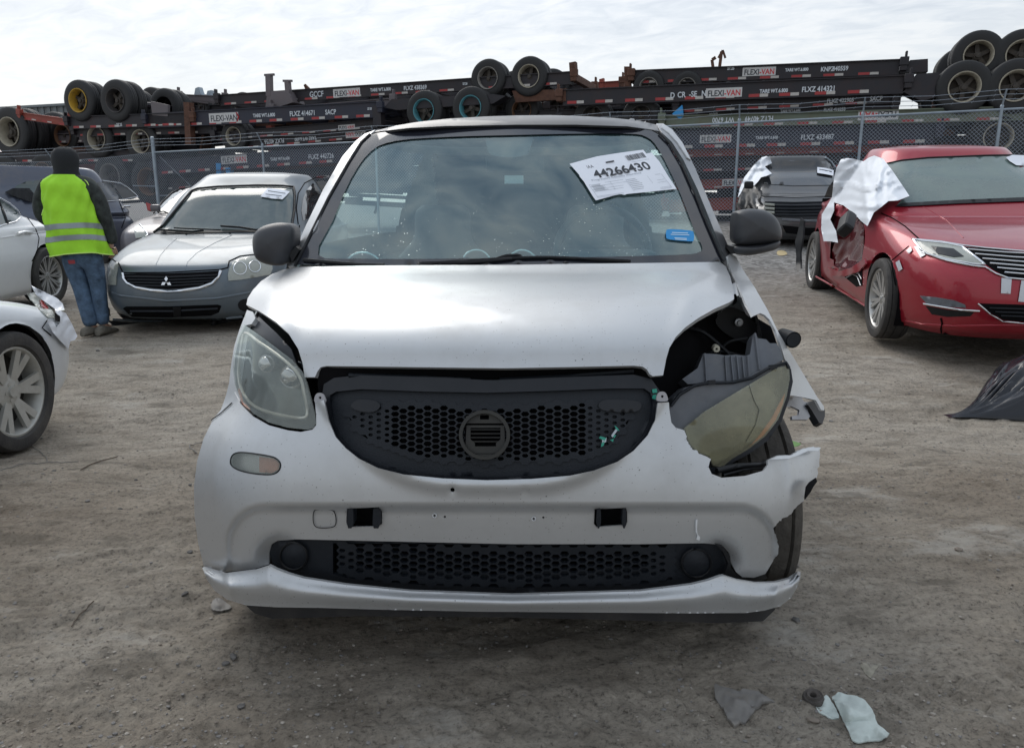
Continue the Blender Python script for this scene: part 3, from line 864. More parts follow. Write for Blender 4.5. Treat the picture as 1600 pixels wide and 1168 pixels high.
bumper_px = torn
P('bumper', bumper_px, SS, M['silver'], smart, off=.006, thick=.005, step=5.5, relief=bumper_relief, holes=[turn_l, brL, brR, hole(707, 765, 3.6), hole(679, 805, 1.6), hole(695, 807, 1.8), hole(834, 810, 1.6), hole(849, 808, 1.8)])
# front lip under the bumper
lip_top = [(316, 886), (349, 896), (398, 890), (420, 883), (432, 889), (450, 896), (475, 903), (540, 913), (640, 923), (800, 929), (1000, 923), (1080, 913), (1105, 907), (1125, 900), (1131, 899), (1153, 906), (1183, 910.5), (1200, 910), (1214, 909), (1236, 903), (1251, 893)]
lip_bot = [(1250, 905), (1244, 920), (1236, 933), (1220, 946), (1195, 953), (1165, 957), (1072, 957.5), (900, 956), (757, 955), (600, 952), (500, 949), (430, 948), (385, 945), (355, 936), (335, 922), (323, 904)]
def interp_y(line, x):
    pts = sorted(line)
    if x <= pts[0][0]: return pts[0][1]
    for a, b in zip(pts, pts[1:]):
        if a[0] <= x <= b[0]: return a[1] + (b[1] - a[1]) * (x - a[0]) / max(1e-6, b[0] - a[0])
    return pts[-1][1]
def lip_relief(px, py):
    t = (py - interp_y(lip_top, px)) / max(4, interp_y(lip_bot, px) - interp_y(lip_top, px))
    t = min(1, max(0, t))
    return -.004 + .026 * sstep(-.05, .5, t) - .016 * sstep(.5, 1.05, t)
LLEV = [(-.02, .02, 2.6, .83, 4, 4, .8), (.06, .015, 2.6, .84, 4, 4, .8), (.15, .010, 2.6, .845, 4, 4, .8), (.25, .008, 2.6, .85, 4, 4, .8), (.36, .0, 2.6, .85, 4, 4, .8), (.50, .0, 2.6, .85, 4, 4, .8)]
lv_, lf_, _m = loft_levels(LLEV, 240, 6)
LS = Surf(to_world(lv_, SM), lf_, 1.6, 3.6)
P('front_lip', lip_top + lip_bot, LS, M['silver'], smart, off=.012, thick=.008, step=3, relief=lip_relief)
skirt = [(385, 946), (600, 953), (800, 956), (1000, 957), (1165, 957), (1212, 950), (1208, 955), (1192, 970), (1120, 973), (1000, 969), (800, 964), (560, 962), (425, 966), (398, 958)]
M['skirt'] = mat('dusty_black_undertray', (0.012, 0.013, 0.016), 0.75, dirt=(0.10, 0.09, 0.08), dirt_amt=0.4, dscale=7)
P('undertray', skirt, LS, M['skirt'], smart, off=-.045, thick=.04, step=12)
# paint scars and dimples: torn white streak, screw bosses
M['scar'] = mat('scraped_primer', (0.70, 0.72, 0.74), .6)
P('scratch', [(1087, 812), (1090, 811), (1089, 826), (1090, 834), (1094, 839), (1093, 844), (1088, 842), (1090, 836), (1087, 830)], SS, M['scar'], smart, off=.0105, thick=.001, step=4, relief=bumper_relief)
for hx, hy in ((679, 805), (834, 810)):
    strip('screw_boss', [(hx + 3.2 * math.cos(k * .785), hy + 3.2 * math.sin(k * .785)) for k in range(8)], lambda a, b: SS(a, b), M['scar'], smart, r=.0011, off=.008 - .030, inv=SI, close=True, step=2)
# tow-eye cover outline
tow = closed_spline([(490, 800), (496, 796), (516, 796), (523, 801), (525, 815), (520, 823), (498, 824), (490, 817)], 4)
strip('tow_eye_cover', tow, SS, M['black'], smart, r=.0011, off=-.0205, inv=SI, close=True, step=3)
# edges of bumper skin joints
strip('panel_gap', [(316, 885), (349, 894.5), (398, 889), (420, 882)], SS, M['void'], smart, r=.0016, off=.012, inv=SI, step=4)
strip('panel_gap', [(330, 656), (345, 645), (362, 629)], SS, M['void'], smart, r=.0014, off=.009, inv=SI, step=4)
# fenders beside the headlights
M['silver_dirty'] = M['silver']
P('fender_corner', [(330, 658), (345, 640), (353, 618), (358, 598), (361, 570), (366, 540), (374, 515), (386, 484), (395, 487), (399, 497), (393, 506), (384, 508), (374, 528), (368, 552), (366, 578), (369, 604), (376, 626), (364, 632), (352, 644)], SS, M['silver'], smart, off=.004, thick=.012, step=6)
P('fender_brace', [(399, 494), (404, 490), (407, 488), (400, 506), (396, 503)], SS, M['silver'], smart, off=-.03, thick=.01, step=6)
fender_r = [(1137, 400), (1142, 396), (1150, 401), (1160, 420), (1180, 450), (1200, 485), (1217, 520), (1232, 545), (1250, 575), (1265, 600), (1277, 620), (1287, 634), (1288, 641), (1283, 640), (1275, 625), (1258, 621), (1240, 618), (1231, 617), (1233, 596), (1233, 575), (1226, 560), (1220, 540), (1212, 517), (1203, 500), (1195, 492), (1188, 489), (1176, 494), (1173, 488), (1165, 474), (1158, 456), (1149, 435), (1140, 418)]
def f_rel(px, py): return .004 + .02 * sstep(540, 640, py) * sstep(1225, 1285, px)
P('fender', fender_r, SS, M['silver'], smart, off=.012, thick=.006, step=6, relief=f_rel)
P('fender_flange', [(1139, 421), (1146, 424), (1156, 447), (1166, 473), (1174, 492), (1168, 487), (1160, 470), (1150, 446)], SS, M['steel'], smart, off=-.012, thick=.008, step=5)
P('fender_tip_underside', [(1276, 624), (1289, 640), (1289, 650), (1285, 662), (1280, 660), (1274, 650), (1268, 640), (1262, 632), (1266, 628)], SS, M['black'], smart, off=-.01, thick=.02, step=5)
P('fender_bracket', [(1225, 619), (1252, 620), (1256, 627), (1270, 629), (1275, 634), (1275, 640), (1262, 641), (1266, 650), (1262, 655), (1238, 655), (1237, 650), (1248, 648), (1249, 640), (1236, 634), (1226, 636)], SS, M['steel'], smart, off=-.02, thick=.006, step=5)
P('hood_hinge', [(1128, 408), (1136, 396), (1140, 402), (1136, 412), (1147, 440), (1152, 470), (1146, 474), (1150, 452), (1142, 432), (1136, 419)], SS, M['black'], smart, off=-.03, thick=.01, step=5)
# engine bay pieces in the open corner
def bay(px, py): return at_y(px, py, 2.28), Vector((0, -1, 0)), ray(px, py)
def bay2(px, py): return at_y(px, py, 2.16), Vector((0, -1, 0)), ray(px, py)
P('strut_tower', [(1062, 600), (1060, 540), (1090, 505), (1140, 478), (1175, 492), (1205, 510), (1222, 560), (1225, 620), (1100, 640)], bay, M['void'], smart, off=0, thick=.02, step=30)
P('inner_wing', closed_spline([(1136, 480), (1160, 486), (1176, 500), (1190, 520), (1180, 540), (1150, 530), (1128, 516), (1118, 500)], 3), bay, M['black'], smart, off=.02, thick=.02, step=12)
mb = MB(); c = SI @ at_y(1154.5, 503.5, 2.24)
mb.lathe([(.001, -.012), (.006, -.012), (.007, -.004), (.012, -.003), (.012, .004)], 14, 'y', c); mb.build('bolt', M['steel'], smart, smooth=40)
mb = MB(); c = SI @ at_y(1118.5, 544, 2.10)
mb.lathe([(.003, -.004), (.0035, -.012), (.009, -.012), (.0105, -.006), (.0105, .01)], 14, 'y', c); mb.build('washer_cap', mat('cream_plastic', (.55, .52, .42), .5), smart, smooth=40)
for line, r in (([(1075, 512), (1100, 520), (1130, 545), (1150, 566)], .007), ([(1060, 545), (1090, 556), (1125, 548), (1165, 556), (1200, 540)], .005), ([(1050, 580), (1080, 570), (1120, 585)], .009), ([(1120, 560), (1135, 536), (1168, 528)], .004), ([(1085, 585), (1060, 610), (1050, 630)], .008)):
    strip('hose', spline([(*q,) for q in line], 5), bay2, M['black'], smart, r=r, off=.01, inv=SI, step=8)
P('battery_tray', [(1078, 572), (1092, 570), (1094, 600), (1076, 604)], bay2, M['black'], smart, off=.03, thick=.03, step=12)
# ---- intact headlight (left of the picture)
lensL = [(381, 506.5), (392, 514), (412, 528), (437, 547), (457, 562), (472, 581), (480, 598), (486, 622), (492, 645), (493.5, 661), (489, 669), (480, 671), (450, 668), (420, 660), (396, 646), (377, 626), (367, 601), (364, 575), (366, 550), (372, 526)]
lamp_void = P('lamp_bowl', [(x + (430 - x) * .04, y + (600 - y) * .04) for x, y in lensL], SS, M['lamp_bowl'] if 'lamp_bowl' in M else mat('lamp_reflector_bowl', (0.11, 0.13, 0.13), .25, .7, var=.9, vscale=9), smart, off=-.05, thick=.01, step=12, relief=lambda x, y: -.05 * sstep(70, 0, math.hypot((x - 432) * 1.15, y - 600)))
for nm, cx, cy, rr in (('low_beam_projector', 444, 596, .030), ('high_beam_reflector', 405, 575, .024)):
    mb = MB(); c = SI @ (SS(cx, cy)[0]); mb.lathe([(.001, -.008), (rr * .5, -.006), (rr * .8, .0), (rr * .86, .012), (rr, .010), (rr * 1.1, .02), (rr * 1.1, .05)], 28, 'y', (c.x, c.y + .045, c.z)); mb.build(nm, M['chrome'], smart, smooth=50)
M['lamp_ring'] = mat('yellowed_trim_ring', (.62, .62, .56), .3, .3)
ringpts = closed_spline([(383, 520), (376, 548), (373, 580), (377, 606), (390, 628), (412, 641), (448, 650), (476, 652), (480, 640), (476, 618), (470, 592), (455, 572), (430, 552), (405, 535)], 4)
strip('lamp_trim_ring', ringpts, SS, M['lamp_ring'], smart, r=.0042, off=.004, inv=SI, step=6, close=True)
P('amber_reflector', [(372, 606), (376, 612), (392, 632), (390, 640), (380, 632), (373, 620)], SS, M['amber'], smart, off=.002, thick=.005, step=6)
P('lamp_skirt', [(377, 612), (390, 633), (412, 647), (448, 656), (479, 657), (484, 630), (492, 648), (492, 660), (488, 667), (480, 669), (450, 666), (420, 658), (397, 645), (380, 626)], SS, M['black'], smart, off=.004, thick=.004, step=6)
P('headlight_lens', lensL, SS, M['lens'], smart, off=.008, thick=.003, step=7, relief=lambda x, y: .016 * sstep(95, 10, math.hypot((x - 430) * 1.2, y - 592)))
P('lamp_top_housing', [(384, 507), (400, 500), (404, 494), (432, 520), (455, 545), (466, 575), (474, 583), (457, 563), (437, 548), (412, 529), (392, 515)], SS, M['blackgloss'], smart, off=-.012, thick=.01, step=7)
P('torn_edge', [(1204, 717), (1218, 712), (1236, 711), (1246, 706), (1252, 702), (1268, 698), (1283, 699), (1278, 704), (1262, 704), (1247, 711), (1232, 716), (1212, 717)], SS, M['scar'], smart, off=.024, thick=.003, step=4, relief=lambda x, y: .03 * sstep(1215, 1282, x))
P('torn_hole', [(1258, 774), (1260, 760), (1265, 753), (1275, 746), (1277, 752), (1271, 760), (1267, 768), (1258, 780)], SS, M['void'], smart, off=.028, thick=.002, step=4, relief=lambda x, y: .03 * sstep(1215, 1282, x))
for line, r_ in (([(1120, 735), (1150, 728), (1190, 726), (1215, 715)], .008), ([(1130, 742), (1165, 733), (1195, 731)], .004)):
    strip('bent_bracket', line, SS, M['black'], smart, r=r_, off=-.06, inv=SI, step=6)
# ---- turn lamp in the bumper
P('side_marker_bowl', turn_l, SS, mat('lamp_reflector', (.5, .5, .5), .3, .4), smart, off=-.012, thick=.004, step=6)
P('side_marker_amber', [(405, 713), (428, 716), (436, 724), (435, 733), (424, 739), (405, 737)], SS, mat('faded_orange_plastic', (.55, .22, .13), .3), smart, off=-.006, thick=.003, step=6)
P('side_marker_lens', [(x + (399 - x) * .03, y + (724 - y) * .05) for x, y in turn_l], SS, M['lens'], smart, off=.006, thick=.003, step=6, smooth_poly=0)
strip('side_marker_seal', turn_l, SS, M['black'], smart, r=.0018, off=.006, inv=SI, close=True, step=4)
# ---- broken headlight, hanging out of its place
HB = SM @ Matrix.Translation((.62, .16, .60))
hb_n = Vector((.12, -.95, .30))
def hbulge(px, py): return .035 * sstep(110, 0, math.hypot((px - 1160) * .9, (py - 650) * 1.1))
hb0 = plane_surf(at_y(1140, 640, 1.93), hb_n)
hb1 = plane_surf(at_y(1140, 640, 1.93), hb_n, hbulge)
hb_far = plane_surf(at_y(1160, 560, 2.05), Vector((.1, -.9, .5)))
lensR = [(1229, 571), (1233, 576), (1234, 592), (1229, 620), (1216, 655), (1196, 681), (1170, 701), (1143, 717), (1128, 730), (1114, 727), (1107, 714), (1094, 709), (1084, 703), (1077, 694), (1072, 684), (1068, 669), (1100, 643), (1150, 613), (1195, 586), (1215, 574)]
P('broken_lamp_bowl', [(x + (1150 - x) * .03, y + (650 - y) * .03) for x, y in lensR], hb0, mat('bronze_reflector_bowl', (0.20, 0.19, 0.14), .28, .7, var=.7, vscale=9), smart, off=-.035, thick=.01, step=12, relief=lambda x, y: -.05 * sstep(70, 0, math.hypot(x - 1150, y - 655)))
P('broken_lamp_amber', [(1227, 614), (1223, 632), (1212, 656), (1193, 680), (1172, 697), (1188, 678), (1206, 653), (1218, 630)], hb1, mat('dull_amber_plastic', (.40, .11, .02), .3), smart, off=.004, thick=.006, step=7)
P('broken_lamp_rim', [(1230, 570), (1236, 576), (1239, 596), (1233, 624), (1221, 658), (1200, 688), (1172, 708), (1144, 723), (1130, 733), (1112, 740), (1108, 730), (1128, 728), (1143, 716), (1168, 700), (1194, 680), (1213, 655), (1226, 622), (1230, 596)], hb0, M['blackgloss'], smart, off=.004, thick=.03, step=7)
P('broken_headlight_lens', lensR, hb1, M['lens_r'] if 'lens_r' in M else glass_mat('brown_cloudy_lens', (.74, .74, .62), haze=.40, rough=.10, hazecol=(.42, .39, .27)), smart, off=.006, thick=.003, step=8)
strip('lens_crack', [(1170, 600), (1178, 625), (1186, 640), (1180, 664), (1165, 690)], hb1, M['black'], smart, r=.0006, off=.008, inv=SI, step=5)
P('lamp_housing', [(1046, 660), (1046, 640), (1052, 622), (1070, 606), (1090, 600), (1107, 599), (1145, 597), (1172, 590), (1202, 575), (1226, 566), (1231, 572), (1215, 576), (1195, 588), (1150, 615), (1100, 645), (1068, 671), (1056, 668), (1049, 664)], hb0, M['housing'], smart, off=.002, thick=.05, step=8)
strip('housing_seam', [(1048, 634), (1062, 616), (1085, 602), (1107, 598), (1145, 597), (1175, 590), (1202, 574), (1228, 566), (1233, 575)], hb0, M['greyplastic'], smart, r=.0045, off=.008, inv=SI, step=6)
P('housing_back', [(1075, 600), (1066, 592), (1090, 575), (1099, 552), (1120, 553), (1132, 555), (1150, 554), (1166, 556), (1172, 553), (1176, 527), (1180, 519), (1184, 528), (1197, 530), (1203, 536), (1213, 536), (1220, 546), (1224, 562), (1202, 573), (1175, 588), (1145, 595), (1107, 597)], hb_far, M['housing'], smart, off=0, thick=.04, step=8)
for x0, y0, x1, y1 in ((1101, 552, 1104, 596), (1133, 556, 1136, 596), (1142, 556, 1146, 595), (1151, 556, 1155, 593), (1160, 557, 1163, 590), (1168, 555, 1171, 588), (1180, 521, 1187, 578)):
    strip('housing_rib', [(x0, y0), (x1, y1)], hb_far, M['housing'], smart, r=.003, off=.006, inv=SI, step=10)
for x, y in ((1112, 597), (1208, 573)):
    P('housing_clip', [(x - 5, y - 3), (x + 6, y - 4), (x + 6, y + 3), (x - 5, y + 4)], hb0, M['black'], smart, off=.012, thick=.01, step=5)
mb = MB(); a = SI @ at_y(1222, 523, 2.22); b = SI @ at_y(1240, 531, 2.16)
mb.tube([a, b], [.020, .024], 16, cap=False); mb.tube([a, b], [.018, .021], 16); mb.build('lamp_hose_boot', M['greyplastic'], smart, smooth=50)
# ---- grille
grille_px = [(509, 624), (510, 614), (520, 608), (560, 604), (660, 608), (760, 610), (860, 607), (960, 603), (1012, 603), (1022, 610), (1026, 630), (1022, 656), (1010, 681), (989, 704), (964, 721), (928, 734), (890, 742), (830, 747), (760, 749), (690, 746), (631, 740), (592, 731), (561, 716), (541, 700), (525, 682), (514, 656)]
P('grille_frame', [(503, 618), (506, 600), (522, 590), (560, 586), (700, 590), (765, 594), (860, 590), (990, 585), (1018, 592), (1032, 612), (1034, 632), (1028, 662), (1014, 688), (992, 710), (966, 727), (930, 741), (892, 749), (830, 754), (760, 756), (690, 753), (628, 747), (588, 737), (556, 722), (534, 704), (518, 684), (507, 656)], SS, M['blackgloss'], smart, off=-.022, thick=.02, step=10, holes=[[(x + (767 - x) * .022, y + (676 - y) * .05) for x, y in grille_px]])
holeset = []
def in_poly_margin(poly, x, y, m):
    return all(inside(poly, x + m * math.cos(a), y + m * math.sin(a)) for a in (0, 1.05, 2.1, 3.14, 4.19, 5.24))
def honeycomb(name, region, x0, y0, dx, dy, hw, hh, skip=None, off=-.03, bridge=.78, shrink=None, rel=None, depth=.012, mt=None, solid=None):
    """a sheet pierced by hexagons: every cell is a ring with walls of real depth"""
    mb = MB()
    xs = [p[0] for p in region]; ys = [p[1] for p in region]
    cxm = (min(xs) + max(xs)) / 2
    i0 = int((min(xs) - x0) / dx) - 2; i1 = int((max(xs) - x0) / dx) + 2
    j0 = int((min(ys) - y0) / dy) - 2; j1 = int((max(ys) - y0) / dy) + 2
    for i in range(i0, i1 + 1):
        for j in range(j0, j1 + 1):
            cx = x0 + i * dx; cy = y0 + j * dy + (dy / 2 if i % 2 else 0)
            if not in_poly_margin(region, cx, cy, 1.0): continue
            if skip and skip(cx, cy): continue
            k = bridge * (shrink(cx, cy) if shrink else 1)
            edge = in_poly_margin(region, cx, cy, hw * 1.2)
            if not edge: k *= .0
            out = [(cx + hw * .667 * 2 * math.cos(q) * .75 * 1.0, cy + 0) for q in ()]
            oc = [(cx - hw, cy), (cx - hw / 2, cy - hh), (cx + hw / 2, cy - hh), (cx + hw, cy), (cx + hw / 2, cy + hh), (cx - hw / 2, cy + hh)]
            O = [lift(SS(*q), off + (rel(*q) if rel else 0)) for q in oc]
            if k < .15:
                mb.add(O, [(0, 5, 4, 3, 2, 1)]); continue
            C = sum(O, Vector((0, 0, 0))) / 6
            I = [C + (p - C) * k for p in O]
            n = SS(cx, cy)[1]
            D = [p - n * depth for p in I]
            vs = O + I + D
            fs = []
            for q in range(6):
                r_ = (q + 1) % 6
                fs.append((q, q + 6, r_ + 6, r_)); fs.append((q + 6, q + 12, r_ + 12, r_ + 6))
            if solid and solid(cx, cy): fs.append((12, 17, 16, 15, 14, 13))
            mb.add(vs, fs)
    mb.v = [tuple(SI @ Vector(v)) for v in mb.v]
    return mb.build(name, mt or M['greyplastic'], smart)
gr = [(x + (767 - x) * .015, y + (676 - y) * .035) for x, y in grille_px]
hexreg = closed_spline([(538, 640), (560, 634), (600, 626), (640, 626), (700, 628), (767, 630), (850, 627), (920, 622), (960, 628), (985, 636), (990, 650), (975, 680), (950, 704), (910, 718), (860, 724), (767, 727), (680, 723), (630, 714), (595, 702), (560, 680), (545, 660)], 3)
emb = lambda x, y: math.hypot((x - 757) / 1.02, (y - 679)) < 36
def g_shrink(x, y):
    if x < 605 or x > 915: return .62
    if y < 633 or y > 708: return .78
    return 1.0
honeycomb('grille_mesh', hexreg, 757, 679, 12.7, 9.3, 8.45, 4.65, skip=emb, off=-.030, bridge=.80, shrink=g_shrink, depth=.010, solid=lambda x, y: x < 602 or x > 915)
P('grille_surround', gr, SS, M['greyplastic'], smart, off=-.0335, thick=.010, step=9, holes=[[(x + (767 - x) * .028, y + (676 - y) * .12) for x, y in hexreg]], relief=lambda x, y: 0.0)
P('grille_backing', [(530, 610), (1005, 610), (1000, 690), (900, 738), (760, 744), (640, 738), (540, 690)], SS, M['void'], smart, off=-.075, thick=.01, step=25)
for s_ in (-1, 1):
    cx = 757 + s_ * 0
    x_a, x_b = (548, 592) if s_ < 0 else (935, 1000)
    P('grille_wing', closed_spline([(x_a, 634), (x_a + 12, 624), (x_b - 6, 626), (x_b + 2, 634), (x_b - 8, 643), (x_a + 14, 642)], 3), SS, M['blackgloss'], smart, off=-.024, thick=.006, step=6)
# crossmember above the grille
def bayF(px, py): return at_y(px, py, 1.86), Vector((0, -1, .1)), ray(px, py)
P('slam_panel', [(500, 572), (1010, 570), (1030, 600), (1034, 640), (1020, 620), (990, 604), (767, 612), (545, 604), (515, 612), (504, 650), (496, 600)], bayF, M['void'], smart, off=0, thick=.02, step=25)
for line in ([(545, 586), (640, 589), (735, 593)], [(780, 593), (880, 588), (990, 580)], [(545, 600), (660, 604), (736, 609)], [(775, 609), (880, 603), (985, 596)]):
    strip('crossmember_rail', line, bayF, M['greyplastic'], smart, r=.006, off=.012, inv=SI, step=14)
P('latch_plate', [(736, 594), (782, 593), (778, 612), (741, 612)], bayF, M['blackgloss'], smart, off=.02, thick=.02, step=10)
for x in (738, 778): strip('latch_rib', [(x, 593), (x + (5 if x < 757 else -5), 611)], bayF, M['greyplastic'], smart, r=.003, off=.026, inv=SI, step=10)
# emblem mount with its fixing plate
emo = [(757 + 40 * math.cos(a * math.pi / 20), 679 + 39 * math.sin(a * math.pi / 20)) for a in range(40)]
emi = [(757 + 34.5 * math.cos(a * math.pi / 20), 679 + 33.5 * math.sin(a * math.pi / 20)) for a in range(40)]
M['mount'] = mat('brown_black_plastic', (0.014, 0.014, 0.013), .5, dirt=(.07, .065, .05), dirt_amt=.35, dscale=14)
P('emblem_mount_ring', emo, SS, M['mount'], smart, off=-.014, thick=.012, step=7, holes=[emi])
P('emblem_plate', [(729, 664), (788, 664), (789, 703), (785, 708), (731, 708), (727, 700)], SS, M['mount'], smart, off=-.026, thick=.004, step=9, holes=[[(735, 668), (782, 668), (782, 686), (775, 692), (775, 697), (742, 697), (742, 692), (735, 686)]])
for k in range(4): strip('emblem_slat', [(735, 671 + k * 6.2), (782, 671 + k * 6.2)], SS, M['mount'], smart, r=.0016, off=-.028, inv=SI, step=14)
P('emblem_top_tab', [(728, 650), (745, 646), (770, 646), (784, 650), (788, 661), (728, 661)], SS, M['mount'], smart, off=-.024, thick=.004, step=8, holes=[[(750, 648), (764, 648), (764, 655), (750, 655)]])
P('emblem_bottom_tab', [(732, 709), (784, 709), (778, 714), (758, 716), (738, 714)], SS, M['mount'], smart, off=-.020, thick=.004, step=7)
# green coolant-dyed smear and chips
M['teal'] = mat('green_paint_transfer', (0.02, 0.28, 0.20), .5)
M['chip'] = mat('white_chip', (.45, .50, .54), .5)
for pts, mm in (([(955, 680), (962, 670), (965, 672), (957, 683)], 'chip'), ([(938, 681), (948, 684), (944, 688), (936, 684)], 'teal'), ([(941, 686), (948, 683), (947, 690), (941, 693)], 'chip'), ([(960, 664), (965, 668), (968, 673), (963, 671)], 'teal'), ([(955, 680), (963, 679), (960, 684)], 'teal'), ([(953, 687), (959, 685), (958, 690)], 'teal'), ([(940, 692), (946, 687), (943, 696), (939, 698)], 'teal'), ([(1019, 608), (1026, 607), (1027, 613), (1020, 614)], 'teal'), ([(1020, 617), (1026, 616), (1024, 624), (1019, 622)], 'teal')):
    P('paint_transfer', pts, SS, M[mm], smart, off=-.018, thick=.0015, step=5)
# mounting ears
for x, y in ((500, 622), (1035, 620)):
    P('mounting_ear', closed_spline([(x - 8, y + 6), (x - 8, y - 3), (x - 4, y - 8), (x + 3, y - 8), (x + 7, y - 3), (x + 8, y + 6)], 3), SS, M['housing'] if 0 else mat('primer_grey', (.34, .33, .34), .5), smart, off=.004, thick=.004, step=4, holes=[hole(x, y - 1, 2.2)])
# ---- lower grille
lg_px = [(421, 864), (423, 852), (432, 845), (462, 842.5), (640, 847), (800, 850), (1000, 850), (1100, 848), (1118, 850), (1129, 857), (1136, 875), (1130, 896), (1115, 903), (1078, 912), (1000, 921), (800, 927), (640, 921), (540, 911), (475, 901), (446, 892), (426, 880)]
lhex = [(520, 848), (640, 849), (800, 852), (1000, 851), (1050, 850), (1050, 905), (1000, 912), (800, 918), (640, 912), (540, 902), (520, 896)]
honeycomb('lower_grille_mesh', lhex, 757, 870, 13.9, 10.4, 9.27, 5.2, off=-.036, bridge=.80, depth=.012, shrink=lambda x, y: .72 if (x < 560 or x > 1010) else (.85 if y > 905 - abs(x - 780) * .04 else 1.0), solid=lambda x, y: y > 899 - abs(x - 780) * .05 or x < 545 or x > 1028)
P('lower_grille_frame', lg_px, SS, M['greyplastic'], smart, off=-.042, thick=.01, step=10, holes=[lhex])
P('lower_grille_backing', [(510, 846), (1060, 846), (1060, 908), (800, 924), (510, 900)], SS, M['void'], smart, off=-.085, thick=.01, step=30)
for cx, cy, rx, ry in ((459, 868, 21, 21), (1088, 879, 23, 22)):
    disc = [(cx + rx * math.cos(a * math.pi / 14), cy + ry * math.sin(a * math.pi / 14)) for a in range(28)]
    strip('fog_cover_rim', disc, SS, M['black'], smart, r=.003, off=-.034, inv=SI, close=True, step=5)
    P('fog_cover', [(cx + (x - cx) * .93, cy + (y - cy) * .93) for x, y in disc], SS, M['greyplastic'], smart, off=-.036, thick=.01, step=8, relief=lambda x, y, cx=cx, cy=cy: .012 * sstep(24, 0, math.hypot(x - cx, y - cy)))
P('grille_end_strip', [(1119, 851), (1131, 854), (1141, 868), (1142, 886), (1153, 899), (1165, 902), (1196, 897), (1200, 903), (1183, 909), (1153, 905), (1131, 898), (1138, 880), (1130, 862)], SS, M['black'], smart, off=-.02, thick=.01, step=6)
# ---- plate brackets
for x0, x1, lean in ((541, 597, 5), (929, 980, 0)):
    y0, y1 = 793, 823
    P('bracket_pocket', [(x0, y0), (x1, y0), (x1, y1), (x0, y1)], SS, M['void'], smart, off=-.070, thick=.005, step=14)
    for xa in ((x0 + 1, x0 + 11), (x1 - 15, x1 - 3)) if lean else ((x0 + 3, x0 + 10), (x1 - 8, x1 - 1)):
        P('bracket_ear', [(xa[0] + 1, y0 + 2), (xa[1] - 2, y0), (xa[1], y0 + 6), (xa[1], y1 - 5), (xa[1] - 3, y1 + 2), (xa[0] + 2, y1 + 2), (xa[0], y1 - 5)], SS, M['greyplastic'], smart, off=-.010, thick=.03, step=6)
# ---- front wheels
def tyre_mesh(name, r, w, rim_r, mt, n=56, tread=True):
    mb = MB()
    h = w / 2
    prof = [(rim_r, -h * .8), (rim_r + .01, -h * .95), (r * .90, -h * 1.0), (r * .965, -h * .93), (r * .99, -h * .80)]
    g = [-.66, -.60, -.54, -.12, -.06, 0.0, .06, .12, .54, .60, .66] if tread else []
    for k, q in enumerate(g):
        prof.append((r - (.010 if k in (1, 5, 9) else 0), h * q))
    prof += [(r * .99, h * .80), (r * .965, h * .93), (r * .90, h), (rim_r + .01, h * .95), (rim_r, h * .8)]
    mb.lathe(prof, n, 'x')
    return mb.mesh(name, mt, 38)
def rim_mesh(name, r, w, mt, spokes=10, split=False, dish=.03, sw=.10, hubr=.16, n=48):
    """an alloy rim: barrel, lip and twisted spokes; built about the x axis, outer face at +x"""
    mb = MB(); h = w / 2
    mb.lathe([(r, h), (r * .96, h * 1.02), (r * .93, h * .92), (r * .88, h * .2), (r * .86, -h * .9)], n, 'x')
    mb.lathe([(.001, h - dish * .6), (r * hubr * .5, h - dish * .55), (r * hubr * .55, h - dish * .9), (r * hubr, h - dish), (r * hubr * 1.6, h - dish * 1.3), (r * hubr * 1.7, h - dish * 2)], 24, 'x')
    for k in range(spokes):
        a0 = 2 * math.pi * k / spokes
        for q in ((-.5, .5) if split else (0,)):
            a1 = a0 + q * (2.2 / spokes)
            w0 = r * sw * .8; w1 = r * sw * (1.0 if not split else .8)
            def pt(rad, a, off_, x): return (x, rad * math.cos(a) - off_ * math.sin(a), rad * math.sin(a) + off_ * math.cos(a))
            xi, xo = h - dish * 1.1, h - dish * .25
            vs = [pt(r * hubr, a0, -w0, xi), pt(r * hubr, a0, w0, xi), pt(r * .93, a1, w1, xo), pt(r * .93, a1, -w1, xo)]
            vs += [(x - .02, y, z) for x, y, z in vs]
            mb.add(vs, [(0, 1, 2, 3), (7, 6, 5, 4), (0, 4, 5, 1), (1, 5, 6, 2), (2, 6, 7, 3), (3, 7, 4, 0)])
    for k in range(5):
        a = 2 * math.pi * (k + .5) / 5
        mb.lathe([(.001, 0), (.011, 0), (.012, -.02)], 8, 'x', (h - dish * .85, r * hubr * .75 * math.cos(a), r * hubr * .75 * math.sin(a)))
    return mb.mesh(name, mt, 35)
def disc_mesh(name, r, x, mt):
    mb = MB(); mb.lathe([(.001, x), (r, x)], 32, 'x'); return mb.mesh(name, mt)
BRAKE = mat('brake_disc_shadow', (.03, .028, .026), .6, .3, var=.4, vscale=10)
def add_wheel(parent, loc, r, w, rim, tm, rm, spokes=10, split=False, outer=1, steer=0, nm='wheel', **kw):
    key = (round(r, 3), round(w, 3), rim, tm.name, rm.name, spokes, split)
    if key not in WCACHE:
        WCACHE[key] = (tyre_mesh('tyre', r, w, rim, tm), rim_mesh('rim', rim * 1.0, w * .8, rm, spokes, split, **kw), disc_mesh('brake_disc', rim * .84, -w * .05, BRAKE))
    t, q, d_ = WCACHE[key]
    wo = bpy.data.objects.new(nm, t); link(wo, parent)
    wo.location = loc; wo.rotation_euler = (0, 0, steer + (0 if outer > 0 else math.pi))
    for m_, n_ in ((q, 'rim'), (d_, 'brake_disc')):
        ro = bpy.data.objects.new(n_, m_); link(ro, wo)
    return wo
WCACHE = {}
